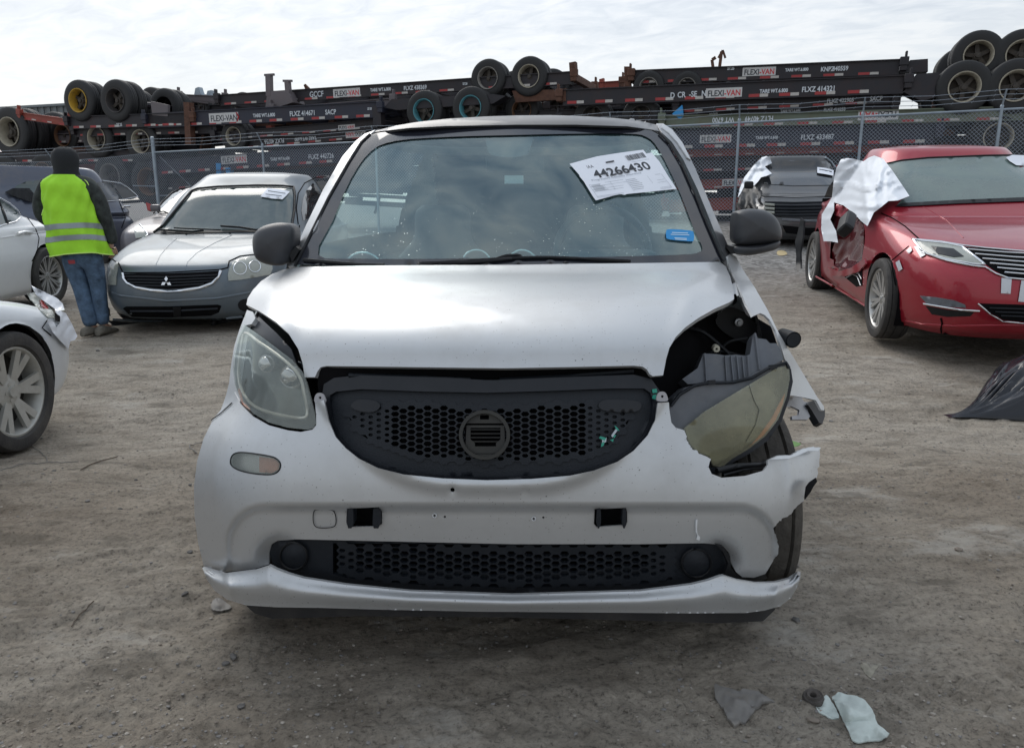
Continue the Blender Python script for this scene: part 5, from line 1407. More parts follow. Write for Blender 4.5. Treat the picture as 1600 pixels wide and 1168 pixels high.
CH = [
 ('black container chassis lettered 440559, topmost on the right with cream rims in the air', (992, 121), (1405, 105), 20, 'ch_black', dict(k=2.3, wheels=[(1013, 136, 23, 'grey', False), (1073, 136, 22, 'grey', False), (1529, 86, 30, 'cream'), (1596, 85, 30, 'cream')],
   texts=[(1186, 112, 'FLEXI-VAN', 8, 'plate'), (1245, 109, T6, 4), (1293, 108, 'KNPZ', 6), (1313, 107, '440559', 6), (1142, 107, '27.25', 4)], ends=(2, 1),
   extras=[('support_post', [(1117, 128), (1112, 93), (1118, 89)], 4, 'rust'), ('support_post', [(1121, 128), (1127, 80)], 4, 'rust'), ('support_post', [(1122, 90), (1129, 78), (1133, 90)], 3, 'rust'), ('brace_bar', [(1104, 126), (1118, 104)], 2, 'rust'), ('brace_bar', [(1128, 116), (1140, 104)], 1.5, 'rust'), ('gooseneck_plate', [(1405, 114), (1422, 94), (1450, 92), (1450, 112)], 20, 'ch_black'), ('rail_end_plate', [(975, 104), (984, 104), (986, 142), (976, 142)], 8, 'rust')])),
 ('black container chassis lettered 414321 and SEN, second from the top on the right', (880, 153), (1412, 132), 24, 'ch_black', dict(k=1.5, wheels=[(1507, 136, 33, 'cream'), (1588, 134, 33, 'cream')],
   texts=[(1051, 149, 'D', 8), (1065, 148, 'CR', 8), (1083, 147, '-SE', 8), (1100, 146, 'N', 8), (1131, 145, 'FLEXI-VAN', 9, 'plate'), (1209, 142, 'TARE WT.6.800', 5), (1279, 139, 'FLXZ 414321', 7)], ends=(2, 1), tape_pos=-.30,
   extras=[('gooseneck_plate', [(1412, 144), (1432, 116), (1468, 113), (1468, 150), (1440, 158)], 30, 'ch_black'), ('end_plate', [(874, 140), (884, 138), (884, 158), (874, 160)], 10, 'rust'), ('stub_bar', [(884, 148), (920, 148)], 6, 'ch_black')])),
 ('black container chassis lettered 422905 SACP, third from the top on the right', (1062, 168), (1392, 152), 17, 'ch_black', dict(k=1.7, texts=[(1313, 157, 'FLXZ 422905', 5.5), (1369, 154, 'SACP', 6)])),
 ('black container chassis lettered 416253 above the faded green one', (880, 190), (1392, 167), 13, 'ch_black', dict(k=1.8, wheels=[(925, 183, 28, 'dark'), (1001, 182, 28, 'dark')], texts=[(1304, 171, 'FLXZ 416253', 4.5), (1235, 173, 'TARE WT.6.600', 3.5), (1115, 179, 'KNPZ', 4), (1160, 163, 'FLEXI-VAN', 5, 'plate')])),
 ('faded green container chassis lying upside down with inverted lettering', (1040, 191), (1600, 177), 18, 'ch_green', dict(k=1.5, texts=[(1130, 188, 'WT 6700', 7, 'plain', True), (1186, 186, 'FLTZ 40749', 7, 'plain', True), (1372, 180, 'FLEXI-VAN', 9, 'plate', True)],
   extras=[('blue_plate', [(1050, 178), (1066, 164), (1068, 182), (1062, 186)], 6, 'bluestick')])),
 ('navy container chassis lettered 433487, behind the fence mesh on the right', (1045, 220), (1460, 209), 26, 'ch_navy', dict(k=1.6, wheels=[(1560, 214, 30, 'cream', False)], texts=[(1118, 217, 'FLEXI-VAN', 8, 'plate'), (1198, 215, 'TARE WT.6.600', 4), (1277, 214, 'FLXZ 433487', 7)])),
 ('rust red container chassis below the navy one behind the mesh', (1045, 240), (1400, 229), 12, 'ch_red', dict(k=1.8)),
 ('dark container chassis low in the right stack', (1045, 262), (1460, 249), 16, 'ch_black', dict(k=1.7, texts=[(1150, 285, 'FLEXI-VAN', 7, 'plate')])),
 ('brown red container chassis near the bottom of the right stack', (1045, 290), (1500, 274), 14, 'ch_red', dict(k=1.9)),
 ('red container chassis at the bottom of the right stack, close to the ground', (1045, 322), (1500, 304), 18, 'ch_red', dict(k=1.8, tape=False)),
 ('black container chassis lettered 438369 with two wheels in the air above the car roof', (345, 157), (893, 122), 17, 'ch_black', dict(k=2.2, wheels=[(762, 122, 27, 'grey'), (826, 119, 28, 'cream')],
   texts=[(495, 147, 'GCCF', 8), (542, 145, 'FLEXI-VAN', 8, 'plate'), (595, 140, T6, 4.5), (649, 137, 'FLXZ 438369', 6), (727, 131, '27.25', 3)], ends=(1, 2),
   extras=[('corner_plate', [(889, 98), (899, 96), (901, 126), (891, 127)], 10, 'rust'), ('support_post', [(480, 148), (474, 132), (485, 143)], 3, 'rust'), ('rusty_plate', [(800, 142), (866, 140), (870, 156), (806, 160)], 6, 'rust')])),
 ('grey pink sloping container chassis with two upright landing legs', (432, 174), (612, 160), 11, 'ch_grey', dict(k=1.9, extras=[('landing_leg', [(419, 150), (418, 117)], 8, 'ch_grey'), ('landing_leg', [(449, 150), (447, 127)], 7, 'ch_grey'), ('leg_foot', [(411, 117), (426, 116)], 3, 'ch_grey'), ('leg_foot', [(440, 126), (454, 126)], 3, 'ch_grey'), ('leg_gusset_plate', [(414, 172), (418, 142), (450, 142), (458, 160), (432, 168)], 30, 'ch_grey')])),
 ('black container chassis lettered 414671 SACP with teal rims', (232, 189), (592, 171), 21, 'ch_navy', dict(k=1.5, wheels=[(662, 173, 29, 'teal'), (735, 168, 30, 'teal')],
   texts=[(350, 184, 'FLEXI-VAN', 9, 'arrow'), (413, 180, T6, 5), (473, 177, 'FLXZ 414671', 7), (517, 175, 'SACP', 7), (578, 170, '27.25', 3)],
   extras=[('gooseneck_plate', [(600, 168), (612, 155), (770, 147), (790, 150), (770, 162), (620, 172)], 20, 'ch_black'), ('landing_leg', [(589, 165), (591, 198)], 12, 'ch_black')])),
 ('black container chassis with small plate just over the fence rail', (340, 214), (592, 193), 13, 'ch_black', dict(k=1.7, texts=[(542, 199, 'FLEXI-VAN', 5, 'plate')], wheels=[(365, 213, 22, 'cream', False)])),
 ('black container chassis with inverted lettering 40756', (380, 226), (592, 207), 14, 'ch_black', dict(k=1.8, texts=[(429, 221, 'FLXZ 40756', 6, 'plain', True), (478, 217, 'TARE WT.6.600', 5, 'plain', True), (556, 210, 'FLEXI-VAN', 6, 'plate', True)], extras=[('support_post', [(420, 196), (422, 216)], 9, 'ch_red')])),
 ('navy container chassis lettered 442726 behind the mesh', (246, 262), (580, 238), 22, 'ch_navy', dict(k=1.5, texts=[(366, 249, 'FLEXI-VAN', 8, 'plate'), (438, 248, 'TARE WT.6.600', 4.5), (502, 244, 'FLXZ 442726', 7)], extras=[('support_post', [(341, 255), (342, 282)], 8, 'bluestick'), ('support_post', [(356, 262), (358, 284)], 8, 'bluestick')])),
 ('dark container chassis low in the left stack', (246, 290), (560, 266), 16, 'ch_black', dict(k=1.8)),
 ('black container chassis topmost on the left with a yellow rim and orange tape', (110, 192), (300, 186), 17, 'ch_black', dict(k=1.5, wheels=[(122, 157, 26, 'yellow'), (180, 157, 27, 'dark')], texts=[(187, 195, '27.25', 4)], ends=(1, 2), extras=[('support_post', [(292, 160), (295, 226)], 9, 'rust'), ('stub_plate', [(235, 158), (262, 164), (262, 182), (238, 180)], 4, 'ch_grey')])),
 ('black container chassis with two cream rims left of the fence corner post', (120, 206), (335, 200), 14, 'ch_black', dict(k=1.7, wheels=[(151, 216, 26, 'cream'), (220, 221, 27, 'cream')])),
 ('orange red container chassis frame at the far left', (36, 181), (116, 193), 9, 'ch_red', dict(k=1.9, wheels=[(14, 206, 31, 'cream')], nx=3, width=2.0)),
 ('black container chassis behind the mesh with rusty rims on the left', (-40, 246), (240, 244), 14, 'ch_black', dict(k=1.8, wheels=[(8, 275, 26, 'grey', False), (68, 272, 26, 'rusty', False), (172, 276, 30, 'grey', False), (232, 284, 32, 'rusty', False)])),
 ('distant black container chassis whose wheels show behind the yellow rim', (205, 176), (470, 166), 12, 'ch_black', dict(k=6.5, wheels=[(235, 160, 20, 'dark', False), (268, 165, 18, 'dark', False), (310, 167, 18, 'dark', False), (378, 167, 20, 'grey', False)])),
 ('distant pale grey container chassis end above the left stack', (285, 152), (350, 155), 8, 'ch_grey', dict(k=5.0, nx=2, tape=False, extras=[('corner_plate', [(303, 150), (305, 138), (310, 136), (314, 148)], 8, 'galv'), ('corner_plate', [(322, 150), (324, 142), (330, 141), (331, 151)], 8, 'galv')])),
 ('distant red container chassis right of the two raised wheels', (870, 138), (968, 132), 10, 'ch_red', dict(k=6.0, wheels=[(888, 143, 19, 'grey', False)], nx=3, ends=(0, 2), extras=[('corner_plate', [(936, 124), (943, 122), (943, 140), (937, 142)], 8, 'ch_red'), ('corner_plate', [(962, 130), (968, 126), (970, 144), (963, 144)], 8, 'ch_red')])),
]
for lab_, a_, b_, h_, p_, kw_ in (
 ('dusty black container chassis with dark wheels between the yellow rim and the landing legs', (180, 204), (470, 190), 10, 'ch_black', dict(k=3.4, wheels=[(262, 206, 22, 'dark', False), (310, 200, 22, 'rusty', False), (440, 205, 22, 'dark', False)])),
 ('rusty container chassis at the far left with dark wheels', (-30, 222), (150, 214), 12, 'ch_grey', dict(k=3.2, wheels=[(62, 214, 26, 'dark', False), (98, 212, 24, 'rusty', False)])),
 ('red streaked container chassis low on the left above the parked cars', (-20, 268), (420, 252), 10, 'ch_red', dict(k=3.0)),
 ('black container chassis with a rusty-rimmed wheel between and behind the two teal rims', (560, 200), (760, 190), 12, 'ch_black', dict(k=3.0, wheels=[(700, 178, 24, 'rusty', False), (775, 165, 22, 'dark', False)])),
 ('dusty grey container chassis with two dark wheels, low and right of the two raised wheels', (860, 172), (1010, 166), 12, 'ch_grey', dict(k=3.4, wheels=[(870, 168, 22, 'dark', False), (960, 160, 20, 'dark', False)])),
): CH.append((lab_, a_, b_, h_, p_, kw_))
CH.append(('black container chassis just above the microcar roof', (640, 186), (1050, 178), 18, 'ch_black', dict(k=2.6, wheels=[(815, 172, 26, 'rusty', False)])))
for lab, a, b, h, pt, kw in CH: chassis(lab, a, b, h, pt, **kw)
# grey box container at the far left of the stack
def box_container():
    k = 7.0
    a = fence_hit(-60, 186, k); b = fence_hit(112, 182, k); t = fence_hit(112, 163, k)
    h = t.z - b.z
    ex = (b - a); ex.z = 0; Ln = ex.length; ex.normalize(); ey = Vector((-ex.y, ex.x, 0))
    Mx = Matrix((ex, ey, Vector((0, 0, 1)))).transposed().to_4x4(); Mx.translation = Vector((a.x, a.y, b.z))
    r = empty('shipping_container', label='grey steel shipping container lettered MOL at the far left edge', cat='container'); r.matrix_world = Mx
    mb = MB(); mb.box((Ln / 2, 1.2, h / 2), (Ln, 2.3, h)); mb.build('container_wall', mat('grey_container_paint', (.16, .18, .19), .6, dirt=(.1, .08, .06), dirt_amt=.4), r)
    cg = mat('grey_container_rib', (.15, .17, .18), .6)
    for i in range(18):
        mb = MB(); mb.box((Ln * (i + .5) / 18, .03, h / 2), (Ln / 40, .04, h * .9)); mb.build('corrugation', cg, r)
    mb = MB(); mb.box((Ln / 2, .0, h), (Ln + .1, .16, .10)); mb.build('top_rail', cg, r)
    p = Mx.inverted() @ fence_hit(28, 172, k)
    lettering('MOL', 'container_lettering', M['ch_letter'], h * .75, Matrix.Translation((p.x, -.03, h * .2)) @ Matrix.Rotation(math.pi / 2, 4, 'X'), r, .002, .0)
    mb = MB(); mb.lathe([(.001, 0), (h * .28, 0)], 20, 'y', (p.x - h * .55, -.03, h * .48)); mb.build('round_mark', M['ch_letter'], r)
box_container()
# scrap and undercarriage seen as one dark mass low behind the mesh
def undergrowth():
    rnd = random.Random(5); mb = MB()
    for i in range(760):
        px = rnd.choice((rnd.uniform(-40, 620), rnd.uniform(1000, 1640), rnd.uniform(580, 1050)))
        lo = 192 if px < 110 else 202 if px < 330 else 190 if px < 600 else 166 if px < 900 else 164
        py = rnd.uniform(lo, 345 if px > 900 else 320)
        p = fence_hit(px, py, rnd.uniform(3.0, 4.6))
        L_ = rnd.uniform(.8, 3.5); an = rnd.choice((0, 0, 0, .05, -.05, 1.2, 1.57))
        L_ = min(L_, .7) if abs(an) > .5 else L_; rot = Matrix.Rotation(math.atan2(FD.y, FD.x), 3, 'Z') @ Matrix.Rotation(an, 3, 'Y')
        mb.box(p, (L_, rnd.uniform(.05, .5), rnd.uniform(.05, .26)), rot, rnd.choice((0, 0, 0, 1, 2)))
    o = mb.build('scrap_steel', [M['ch_black'], M['ch_navy'], M['rust']])
    o['kind'] = 'stuff'; o['label'] = 'dark tangle of steel members filling the stack behind the fence'
undergrowth()
# ------------------------------------------------------------------ the other cars
class Car:
    def __init__(c, name, label, cat, nose, yaw, levels, paint, wheels, pitch=0.0, z=None, cx=None, cut=None, cy=(200, 600), arch_r=1.14, nphi=176, sub=6, slope=.004):
        x, y = nose
        zz = terrain(x, y) if z is None else z
        c.M = Matrix.Translation((x, y, zz)) @ Matrix.Rotation(-yaw, 4, 'Z') @ Matrix.Rotation(pitch, 4, 'X')
        c.I = c.M.inverted()
        c.root = empty(name, label=label, cat=cat); c.root.matrix_world = c.M
        v, f, _ = loft_levels(levels, nphi, sub)
        c.paint = paint
        Wm = max(l[3] for l in levels)
        d0 = Vector((x, y, 0)).length
        vw = to_world(v, c.M)
        mx, my = project(c.M @ Vector((0, 1.5, .7)))
        c.S = Surf(vw, f, d0 * .6, d0 + 5, cx=mx if cx is None else cx, cy0=cy[0], cy1=cy[1], slope=slope * d0 / 3, graze=.12)
        # wheel arches: faces inside go, the ring of vertices is drawn to the circle
        keep = []
        inarch = [0] * len(v)
        for i, p in enumerate(v):
            for k, (wx, wy, wz, r) in enumerate(wheels):
                if p[0] * wx > 0 and abs(p[0]) > Wm * .55 and (p[1] - wy) ** 2 + (p[2] - wz) ** 2 < (r * arch_r) ** 2: inarch[i] = k + 1
        nv = [list(p) for p in v]
        for q in f:
            if all(inarch[i] for i in q): continue
            if cut:
                w = sum((vw[i] for i in q), Vector((0, 0, 0))) / len(q)
                nn = (vw[q[1]] - vw[q[0]]).cross(vw[q[2]] - vw[q[0]])
                if v[q[0]][0] * cut[1] > 0 and inside(cut[0], *project(w)): continue
            keep.append(q)
            for i in q:
                if inarch[i]:
                    wx, wy, wz, r = wheels[inarch[i] - 1]
                    dy, dz = nv[i][1] - wy, nv[i][2] - wz
                    l = math.hypot(dy, dz) or 1
                    nv[i][1] = wy + dy / l * r * arch_r; nv[i][2] = wz + dz / l * r * arch_r
        used = {}; vs = []; fs = []
        for q in keep:
            g = []
            for i in q:
                if i not in used: used[i] = len(vs); vs.append(nv[i])
                g.append(used[i])
            fs.append(tuple(g))
        mb = MB(); mb.add(vs, fs); mb.build('body', M[paint], c.root, smooth=35)
        z0 = levels[0][0]
        mb = MB(); mb.box((0, (levels[0][1] + levels[0][2]) / 2, z0 + .02), (Wm * 1.3, (levels[0][2] - levels[0][1]) * .96, .04)); mb.build('underbody', M['void'], c.root)
        for wx, wy, wz, r in wheels:
            mb = MB(); R2 = r * (arch_r + .012); s_ = 1 if wx > 0 else -1; xo = s_ * (Wm - .06); xi = s_ * (Wm - .42); n = 24
            vs = []
            for k in range(n + 1):
                a = R(-25) + R(230) * k / n
                for x_ in (xo, xi): vs.append((x_, wy + R2 * math.cos(a), wz + R2 * math.sin(a)))
            fs = [(2 * k, 2 * k + 1, 2 * k + 3, 2 * k + 2) for k in range(n)] + [tuple(2 * k + 1 for k in range(n + 1))]
            mb.add(vs, fs); mb.build('wheel_arch_liner', M['void'], c.root)
    def P(c, name, poly, mt, off=.004, thick=.006, step=5, **k): return panel(name, poly, c.S, M[mt] if isinstance(mt, str) else mt, c.root, off=off, thick=thick, step=step, inv=c.I, **k)
    def T(c, name, line, mt, r=.005, off=.002, step=5, **k): return strip(name, line, c.S, M[mt] if isinstance(mt, str) else mt, c.root, r=r, off=off, step=step, inv=c.I, **k)
def sedan(L_, W, H, zs=1.0, hood=(1.22, .94), rear=.6, nose_n=4.0, zl=None):
    zl = zs if zl is None else zl
    z = lambda q: q * (zl + (zs - zl) * sstep(.95, 1.2, q))
    return [(z(.17), .16, L_ - .25, W * .93, nose_n, nose_n, 2.0), (z(.24), .06, L_ - .10, W * .97, nose_n, nose_n, 2.0), (z(.38), .0, L_ - .02, W * .99, nose_n, nose_n, 2.0),
            (z(.54), .015, L_, W, nose_n, nose_n, 2.0), (z(.64), .06, L_, W * .995, nose_n, nose_n, 2.0), (z(.71), .15, L_, W * .985, nose_n, nose_n, 2.0), (z(.79), .42, L_ - .03, W * .97, nose_n + .3, nose_n, 2.1),
            (z(.86), .82, L_ - .06, W * .955, nose_n + 1, 3.5, 2.3), (z(.915), hood[0], L_ - .12, W * .93, 4.6, 4, 2.5), (z(.955), hood[0] + .12, L_ - .45, W * .90, 5.5, 4, 2.6),
            (z(1.08), hood[0] + .36, L_ - .95, W * .845, 5.5, 4, 2.7), (z(1.22), hood[0] + .63, L_ - 1.25, W * .77, 5, 4, 2.8), (z(1.34), hood[0] + .88, L_ - 1.5, W * .70, 4.0, 4, 2.9),
            (z(H - .042), hood[0] + 1.06, L_ - 1.62, W * .63, 3.2, 4, 2.9), (z(H - .022), hood[0] + 1.2, L_ - 1.75, W * .55, 3, 3, 2.9), (z(H - .003), hood[0] + 1.45, L_ - 2.0, W * .32, 2.5, 2.5, 2.9), (z(H), 2.85, 2.95, W * .05, 2, 2, 2.9)]
def wagon(L_, W, H, zs=1.0, hood=(1.0, .95), nose_n=4.0):
    out = []
    for (z, vf, vr, w, a, b, c_) in sedan(L_, W, H, zs, hood, nose_n=nose_n):
        q = z / zs
        if q > .9: vr = L_ - .10 - .55 * max(0, (q - .95)) / (H - .95) * .9; b = 5; c_ = 2.6
        if q > H - .03: vr = L_ - .9
        if q > H - .001: vr = 3.2
        out.append((z, vf, vr, w, a, b, c_))
    return out
def auction_sheet(surf, pts, label, lines=3, off=.02):
    o = panel('paper_sheet', pts, surf, M['paper'], None, off=off, thick=.001, step=5)
    tag(o, label, 'paper sheet')
    return o
# --- grey sedan with the three-diamond badge
mits = Car('parked_car', 'grey sedan with three-diamond badge and hazy headlights, left of the silver microcar', 'car', (-3.12, 7.0), 0.0,
    sedan(4.8, .915, 1.47, 1.06, zl=.965, nose_n=3.6), 'mits', [(1, 1.0, .33, .325), (-1, 1.0, .33, .325), (1, 3.75, .33, .325), (-1, 3.75, .33, .325)], z=.06, pitch=.012)
for x, y in ((.80, 1.0), (-.80, 1.0), (.80, 3.75), (-.80, 3.75)):
    add_wheel(mits.root, (x, y, .33), .325, .2, .21, M['rubber'], M['alloy'], 5, outer=1 if x > 0 else -1)
c = mits
c.P('windshield', [(250, 361), (262, 346), (280, 324), (298, 303), (307, 297), (340, 293.5), (400, 291.5), (440, 292), (456, 294), (458, 305), (457, 330), (453, 352), (440, 358), (400, 359), (340, 360), (290, 362)], 'carglass', off=.006, step=6)
c.T('windshield_trim', [(240, 363), (255, 352), (280, 321), (299, 298), (309, 294.5), (340, 291.5), (400, 289.5), (440, 290), (459, 292), (461, 305), (460, 330), (456, 356)], 'black', r=.013, off=.016)
c.T('wiper', [(250, 359), (270, 360), (300, 362), (318, 360)], 'black', r=.012, off=.03)
c.T('wiper', [(272, 356), (290, 357), (345, 359)], 'black', r=.008, off=.03)
c.T('wiper', [(345, 353), (375, 355), (400, 359), (425, 358)], 'black', r=.012, off=.03)
c.P('wiper_cowl', [(238, 365), (250, 360), (340, 360), (400, 359.5), (440, 359), (452, 355), (448, 361), (400, 362), (340, 363), (262, 366)], 'black', off=.008)
c.P('front_side_window', [(474, 345), (471, 330), (473, 312), (479, 297), (489, 286), (494, 290), (502, 305), (505, 320), (490, 338)], 'tintglass', off=.004)
c.P('rear_side_window', [(494, 284), (504, 282), (514, 286), (516, 296), (508, 306)], 'tintglass', off=.004)
c.T('door_frame_line', [(466, 350), (463, 325), (466, 302), (476, 286), (492, 278), (510, 276)], 'void', r=.006)
c.T('door_frame_line', [(468, 352), (466, 380), (470, 395)], 'void', r=.006)
grille = [(192, 428), (215, 427), (262, 427), (310, 425), (342, 423), (339, 431), (330, 440), (310, 447), (280, 451), (262, 452), (235, 450), (212, 446), (199, 439)]
c.P('grille_opening', grille, 'void', off=.004)
for k in range(4):
    y = 431 + k * 4.6; x0 = 196 + k * 3.5 + (k == 3) * 5; x1 = 340 - k * 4.5 - (k == 3) * 8
    c.T('grille_slat', [(x0, y + 1), (262, y + 2), (x1, y - 1.5)], 'greyplastic', r=.009, off=.012)
c.T('grille_chrome', [(191, 427), (194, 435), (199, 442), (212, 449), (235, 453.5), (262, 455.5), (282, 454.5), (312, 450), (331, 443), (341, 433), (345, 423)], 'chrome', r=.014, off=.006)
for a in (90, 210, 330):
    ca, sa = math.cos(R(a)), -math.sin(R(a))
    q = lambda l, w: (259.5 + ca * l - sa * w, 440.5 + sa * l + ca * w)
    c.P('badge_diamond', [q(0.6, 0), q(4.8, 2.7), q(9.2, 0), q(4.8, -2.7)], 'chrome', off=.035, thick=.006, step=3)
c.P('headlight', [(357, 438.5), (356, 430), (358, 419), (366, 407), (378, 402), (395, 400), (412, 401), (424, 404), (426, 420), (422, 429), (400, 433), (375, 437)], 'lens_far', off=.010)
for x, y, r_ in ((375, 419, 10), (398, 416, 9)):
    c.T('headlight_bowl', [(x + r_ * math.cos(k * .4), y + r_ * math.sin(k * .4)) for k in range(16)], 'chrome', r=.005, off=.012, close=True)
c.P('headlight', [(168, 445), (169, 430), (174, 416), (181, 409), (184.5, 408), (183.5, 420), (181, 432), (181, 445)], 'lens_far', off=.010)
c.P('lower_intake', [(192, 482), (196, 479), (262, 479), (340, 476), (346, 478), (342, 488), (330, 493), (262, 496), (206, 495), (200, 490)], 'void', off=.004)
for line in ([(204, 486), (272, 486)], [(284, 485), (340, 482)]): c.T('intake_bar', line, 'greyplastic', r=.010, off=.01)
c.P('intake_post', [(270, 480), (282, 480), (282, 495), (271, 495)], 'black', off=.012)
c.P('fog_recess', [(160, 478), (162, 474), (167, 477), (171, 484), (172, 493), (166, 494), (161, 488)], 'black', off=.005)
c.P('fog_recess', [(385 + 13 * math.cos(k * .4), 477 + 10 * math.sin(k * .4)) for k in range(16)], 'black', off=.005)
c.T('hood_crease', [(276, 373), (262, 385), (250, 400), (244, 413), (243, 424)], 'mits', r=.006, off=-.003)
c.T('hood_crease', [(362, 368), (335, 380), (308, 395), (293, 410), (290, 421)], 'mits', r=.006, off=-.003)
c.T('hood_gap', [(174, 404), (186, 412), (192, 426), (262, 425.5), (344, 421), (356, 418), (358, 408), (375, 400), (400, 397)], 'void', r=.006)
c.T('bumper_crease', [(176, 457), (190, 462), (262, 470), (340, 466), (400, 455)], 'mits', r=.012, off=-.002)
c.T('lip_edge', [(176, 499), (213, 501), (262, 502), (330, 499), (385, 494)], 'mits', r=.014, off=.004)
c.P('lower_valance', [(166, 500), (213, 504), (262, 505), (340, 501), (380, 497), (370, 505), (262, 513), (190, 511), (175, 507)], 'black', off=-.02, thick=.05)
for x, y in ((290, 366), (358, 364)): c.T('washer_jet', [(x, y), (x + 2, y)], 'black', r=.012, off=.008, step=1)
s1 = auction_sheet(c.S, [(407, 307), (418, 294), (436, 295.5), (453, 299), (447, 306), (441, 311.5), (424, 310)], 'small white numbered sheet on the windshield of the grey sedan')
for a, b in (((419, 298), (446, 302)), ((415, 303), (440, 306))):
    strip('number_line', resample([a, b], 3, False), c.S, M['ink'], s1, r=.003, off=.022)
# --- ruby sedan with the crushed door
DOORCUT = [(1302, 324), (1330, 322), (1348, 336), (1351, 360), (1349, 400), (1345, 436), (1330, 430), (1314, 424), (1302, 416), (1297, 396), (1295, 350)]
mkz = Car('parked_car', 'ruby red sedan with crushed front door, hanging mirror and winged chrome grille', 'car', (3.90, 5.52), R(10),
    sedan(4.9, .935, 1.50, 1.10, hood=(1.25, .95)), 'red', [(-1, .97, .345, .345), (1, .97, .345, .345), (-1, 3.80, .345, .345), (1, 3.80, .345, .345)], z=.10, pitch=.042, cy=(200, 480), cut=(DOORCUT, -1))
for x, y in ((-.83, .97), (.83, .97), (-.83, 3.80), (.83, 3.80)):
    add_wheel(mkz.root, (x, y, .345), .345, .225, .255, M['rubber'], M['alloy'], 9, True, outer=1 if x > 0 else -1, sw=.07)
c = mkz
c.P('windshield', [(1386, 256), (1410, 252), (1450, 248), (1540, 244.5), (1640, 243), (1720, 246), (1720, 311), (1640, 309), (1600, 310), (1500, 314), (1402, 320), (1412, 308), (1405, 288), (1394, 268)], 'duskyglass', off=.006, step=9)
c.T('windshield_trim', [(1384, 256), (1410, 250.5), (1450, 246.5), (1540, 243), (1640, 241.5), (1720, 244)], 'black', r=.010, off=.004)
c.P('wiper_cowl', [(1398, 322), (1410, 317), (1500, 312), (1600, 308), (1720, 308), (1720, 313), (1600, 314), (1500, 317.5), (1412, 322)], 'black', off=.012)
c.T('hood_gap', [(1377, 333), (1395, 341), (1415, 354), (1437, 374)], 'void', r=.005)
c.T('hood_crease', [(1440, 322), (1480, 345), (1505, 372)], 'red', r=.007, off=-.004)
hl = [(1427, 374), (1450, 377), (1480, 380), (1503, 385), (1520, 398), (1539, 413), (1520, 412), (1480, 405), (1450, 397), (1440, 391)]
c.P('headlight', hl, 'lens_far', off=.010)
c.P('headlight_projector', [(1455, 384), (1490, 388), (1506, 400), (1490, 401), (1465, 396)], 'blackgloss', off=.014)
c.T('headlight_chrome', hl, 'chrome', r=.008, off=.012, close=True)
gm = [(1507, 385.5), (1540, 388), (1600, 394), (1680, 398), (1680, 440), (1600, 436), (1572, 432), (1552, 421), (1538, 411)]
c.P('grille_opening', gm, 'void', off=.004)
for k in range(6):
    y0 = 389 + k * 7.2; x0 = 1512 + k * 11.5
    c.T('grille_slat', [(x0, y0), (x0 + 60, y0 + 5), (1680, y0 + 10)], 'chrome', r=.0065, off=.014)
c.T('grille_chrome', [(1425, 373), (1470, 377), (1505, 383), (1540, 387), (1600, 392), (1680, 396)], 'chrome', r=.007, off=.010)
c.T('grille_chrome', [(1441, 394), (1480, 407), (1520, 415), (1540, 417), (1556, 427), (1575, 434), (1620, 438)], 'chrome', r=.007, off=.010)
c.P('fog_lamp', [(1437, 462), (1460, 464), (1490, 469), (1508, 476), (1509, 481), (1480, 479), (1448, 475)], 'housing', off=.006)
c.P('fog_recess', [(1446, 478), (1480, 484), (1522, 488), (1516, 494), (1480, 495), (1456, 491)], 'black', off=.006)
c.T('fog_chrome', [(1443, 474.5), (1470, 479), (1500, 484), (1531, 486)], 'chrome', r=.007, off=.012)
c.P('lower_grille', [(1530, 474), (1600, 476), (1680, 478), (1680, 502), (1600, 503), (1568, 500), (1548, 489)], 'void', off=.006)
for k in range(3): c.T('lower_grille_bar', [(1546 + k * 9, 481 + k * 6), (1610, 483 + k * 6), (1680, 484 + k * 6)], 'greyplastic', r=.006, off=.012)
c.T('lower_grille_chrome', [(1528, 474), (1548, 491), (1567, 502), (1600, 505), (1680, 505)], 'chrome', r=.005, off=.010)
c.T('bumper_gap', [(1393, 407), (1395, 425), (1399, 445)], 'void', r=.005)
c.T('bumper_gap', [(1393, 407), (1406, 396), (1420, 384)], 'void', r=.004)
c.T('bumper_crack', [(1470, 497), (1472, 505), (1470, 514), (1471, 520)], 'void', r=.006, off=.004)
c.T('bumper_crease', [(1402, 498), (1440, 506), (1490, 509), (1560, 508), (1680, 508)], 'red', r=.010, off=-.002)
for pts in ([(1565, 434), (1581, 435), (1579, 459), (1564, 458)], [(1596, 438), (1610, 439), (1606, 472), (1591, 471)], [(1416, 391), (1423, 385), (1425, 391), (1420, 396)], [(1428, 385), (1434, 384), (1446, 398), (1438, 402)], [(1399, 410), (1405, 406), (1410, 420), (1404, 424)]):
    c.P('tape_strip', pts, 'tapewhite', off=.010, thick=.001)
c.P('quarter_window', [(1288, 308), (1294, 293), (1306, 277), (1318, 268), (1330, 262), (1330, 308)], 'tintglass', off=.004)
M['red_deep'] = mat('creased_ruby_metal', (0.13, 0.006, 0.012), .25, .4, 1.0, bump=1.0, bscale=7)
c.P('door_opening', [(1285, 310), (1340, 308), (1362, 336), (1360, 360), (1356, 400), (1352, 450), (1330, 442), (1304, 432), (1286, 400), (1284, 350)], 'void', off=-.16)
c.P('front_door', [(1292, 330), (1306, 324), (1322, 332), (1338, 340), (1350, 352), (1349, 390), (1346, 412), (1330, 424), (1304, 431), (1294, 424), (1290, 390), (1288, 350)], 'red_deep', off=-.04, thick=.02, relief=lambda x, y: .05 * sstep(405, 425, y) - .05 * math.exp(-((x - 1328) / 16) ** 2 - ((y - 385) / 28) ** 2) + .018 * math.sin(x * .5 + y * .22))
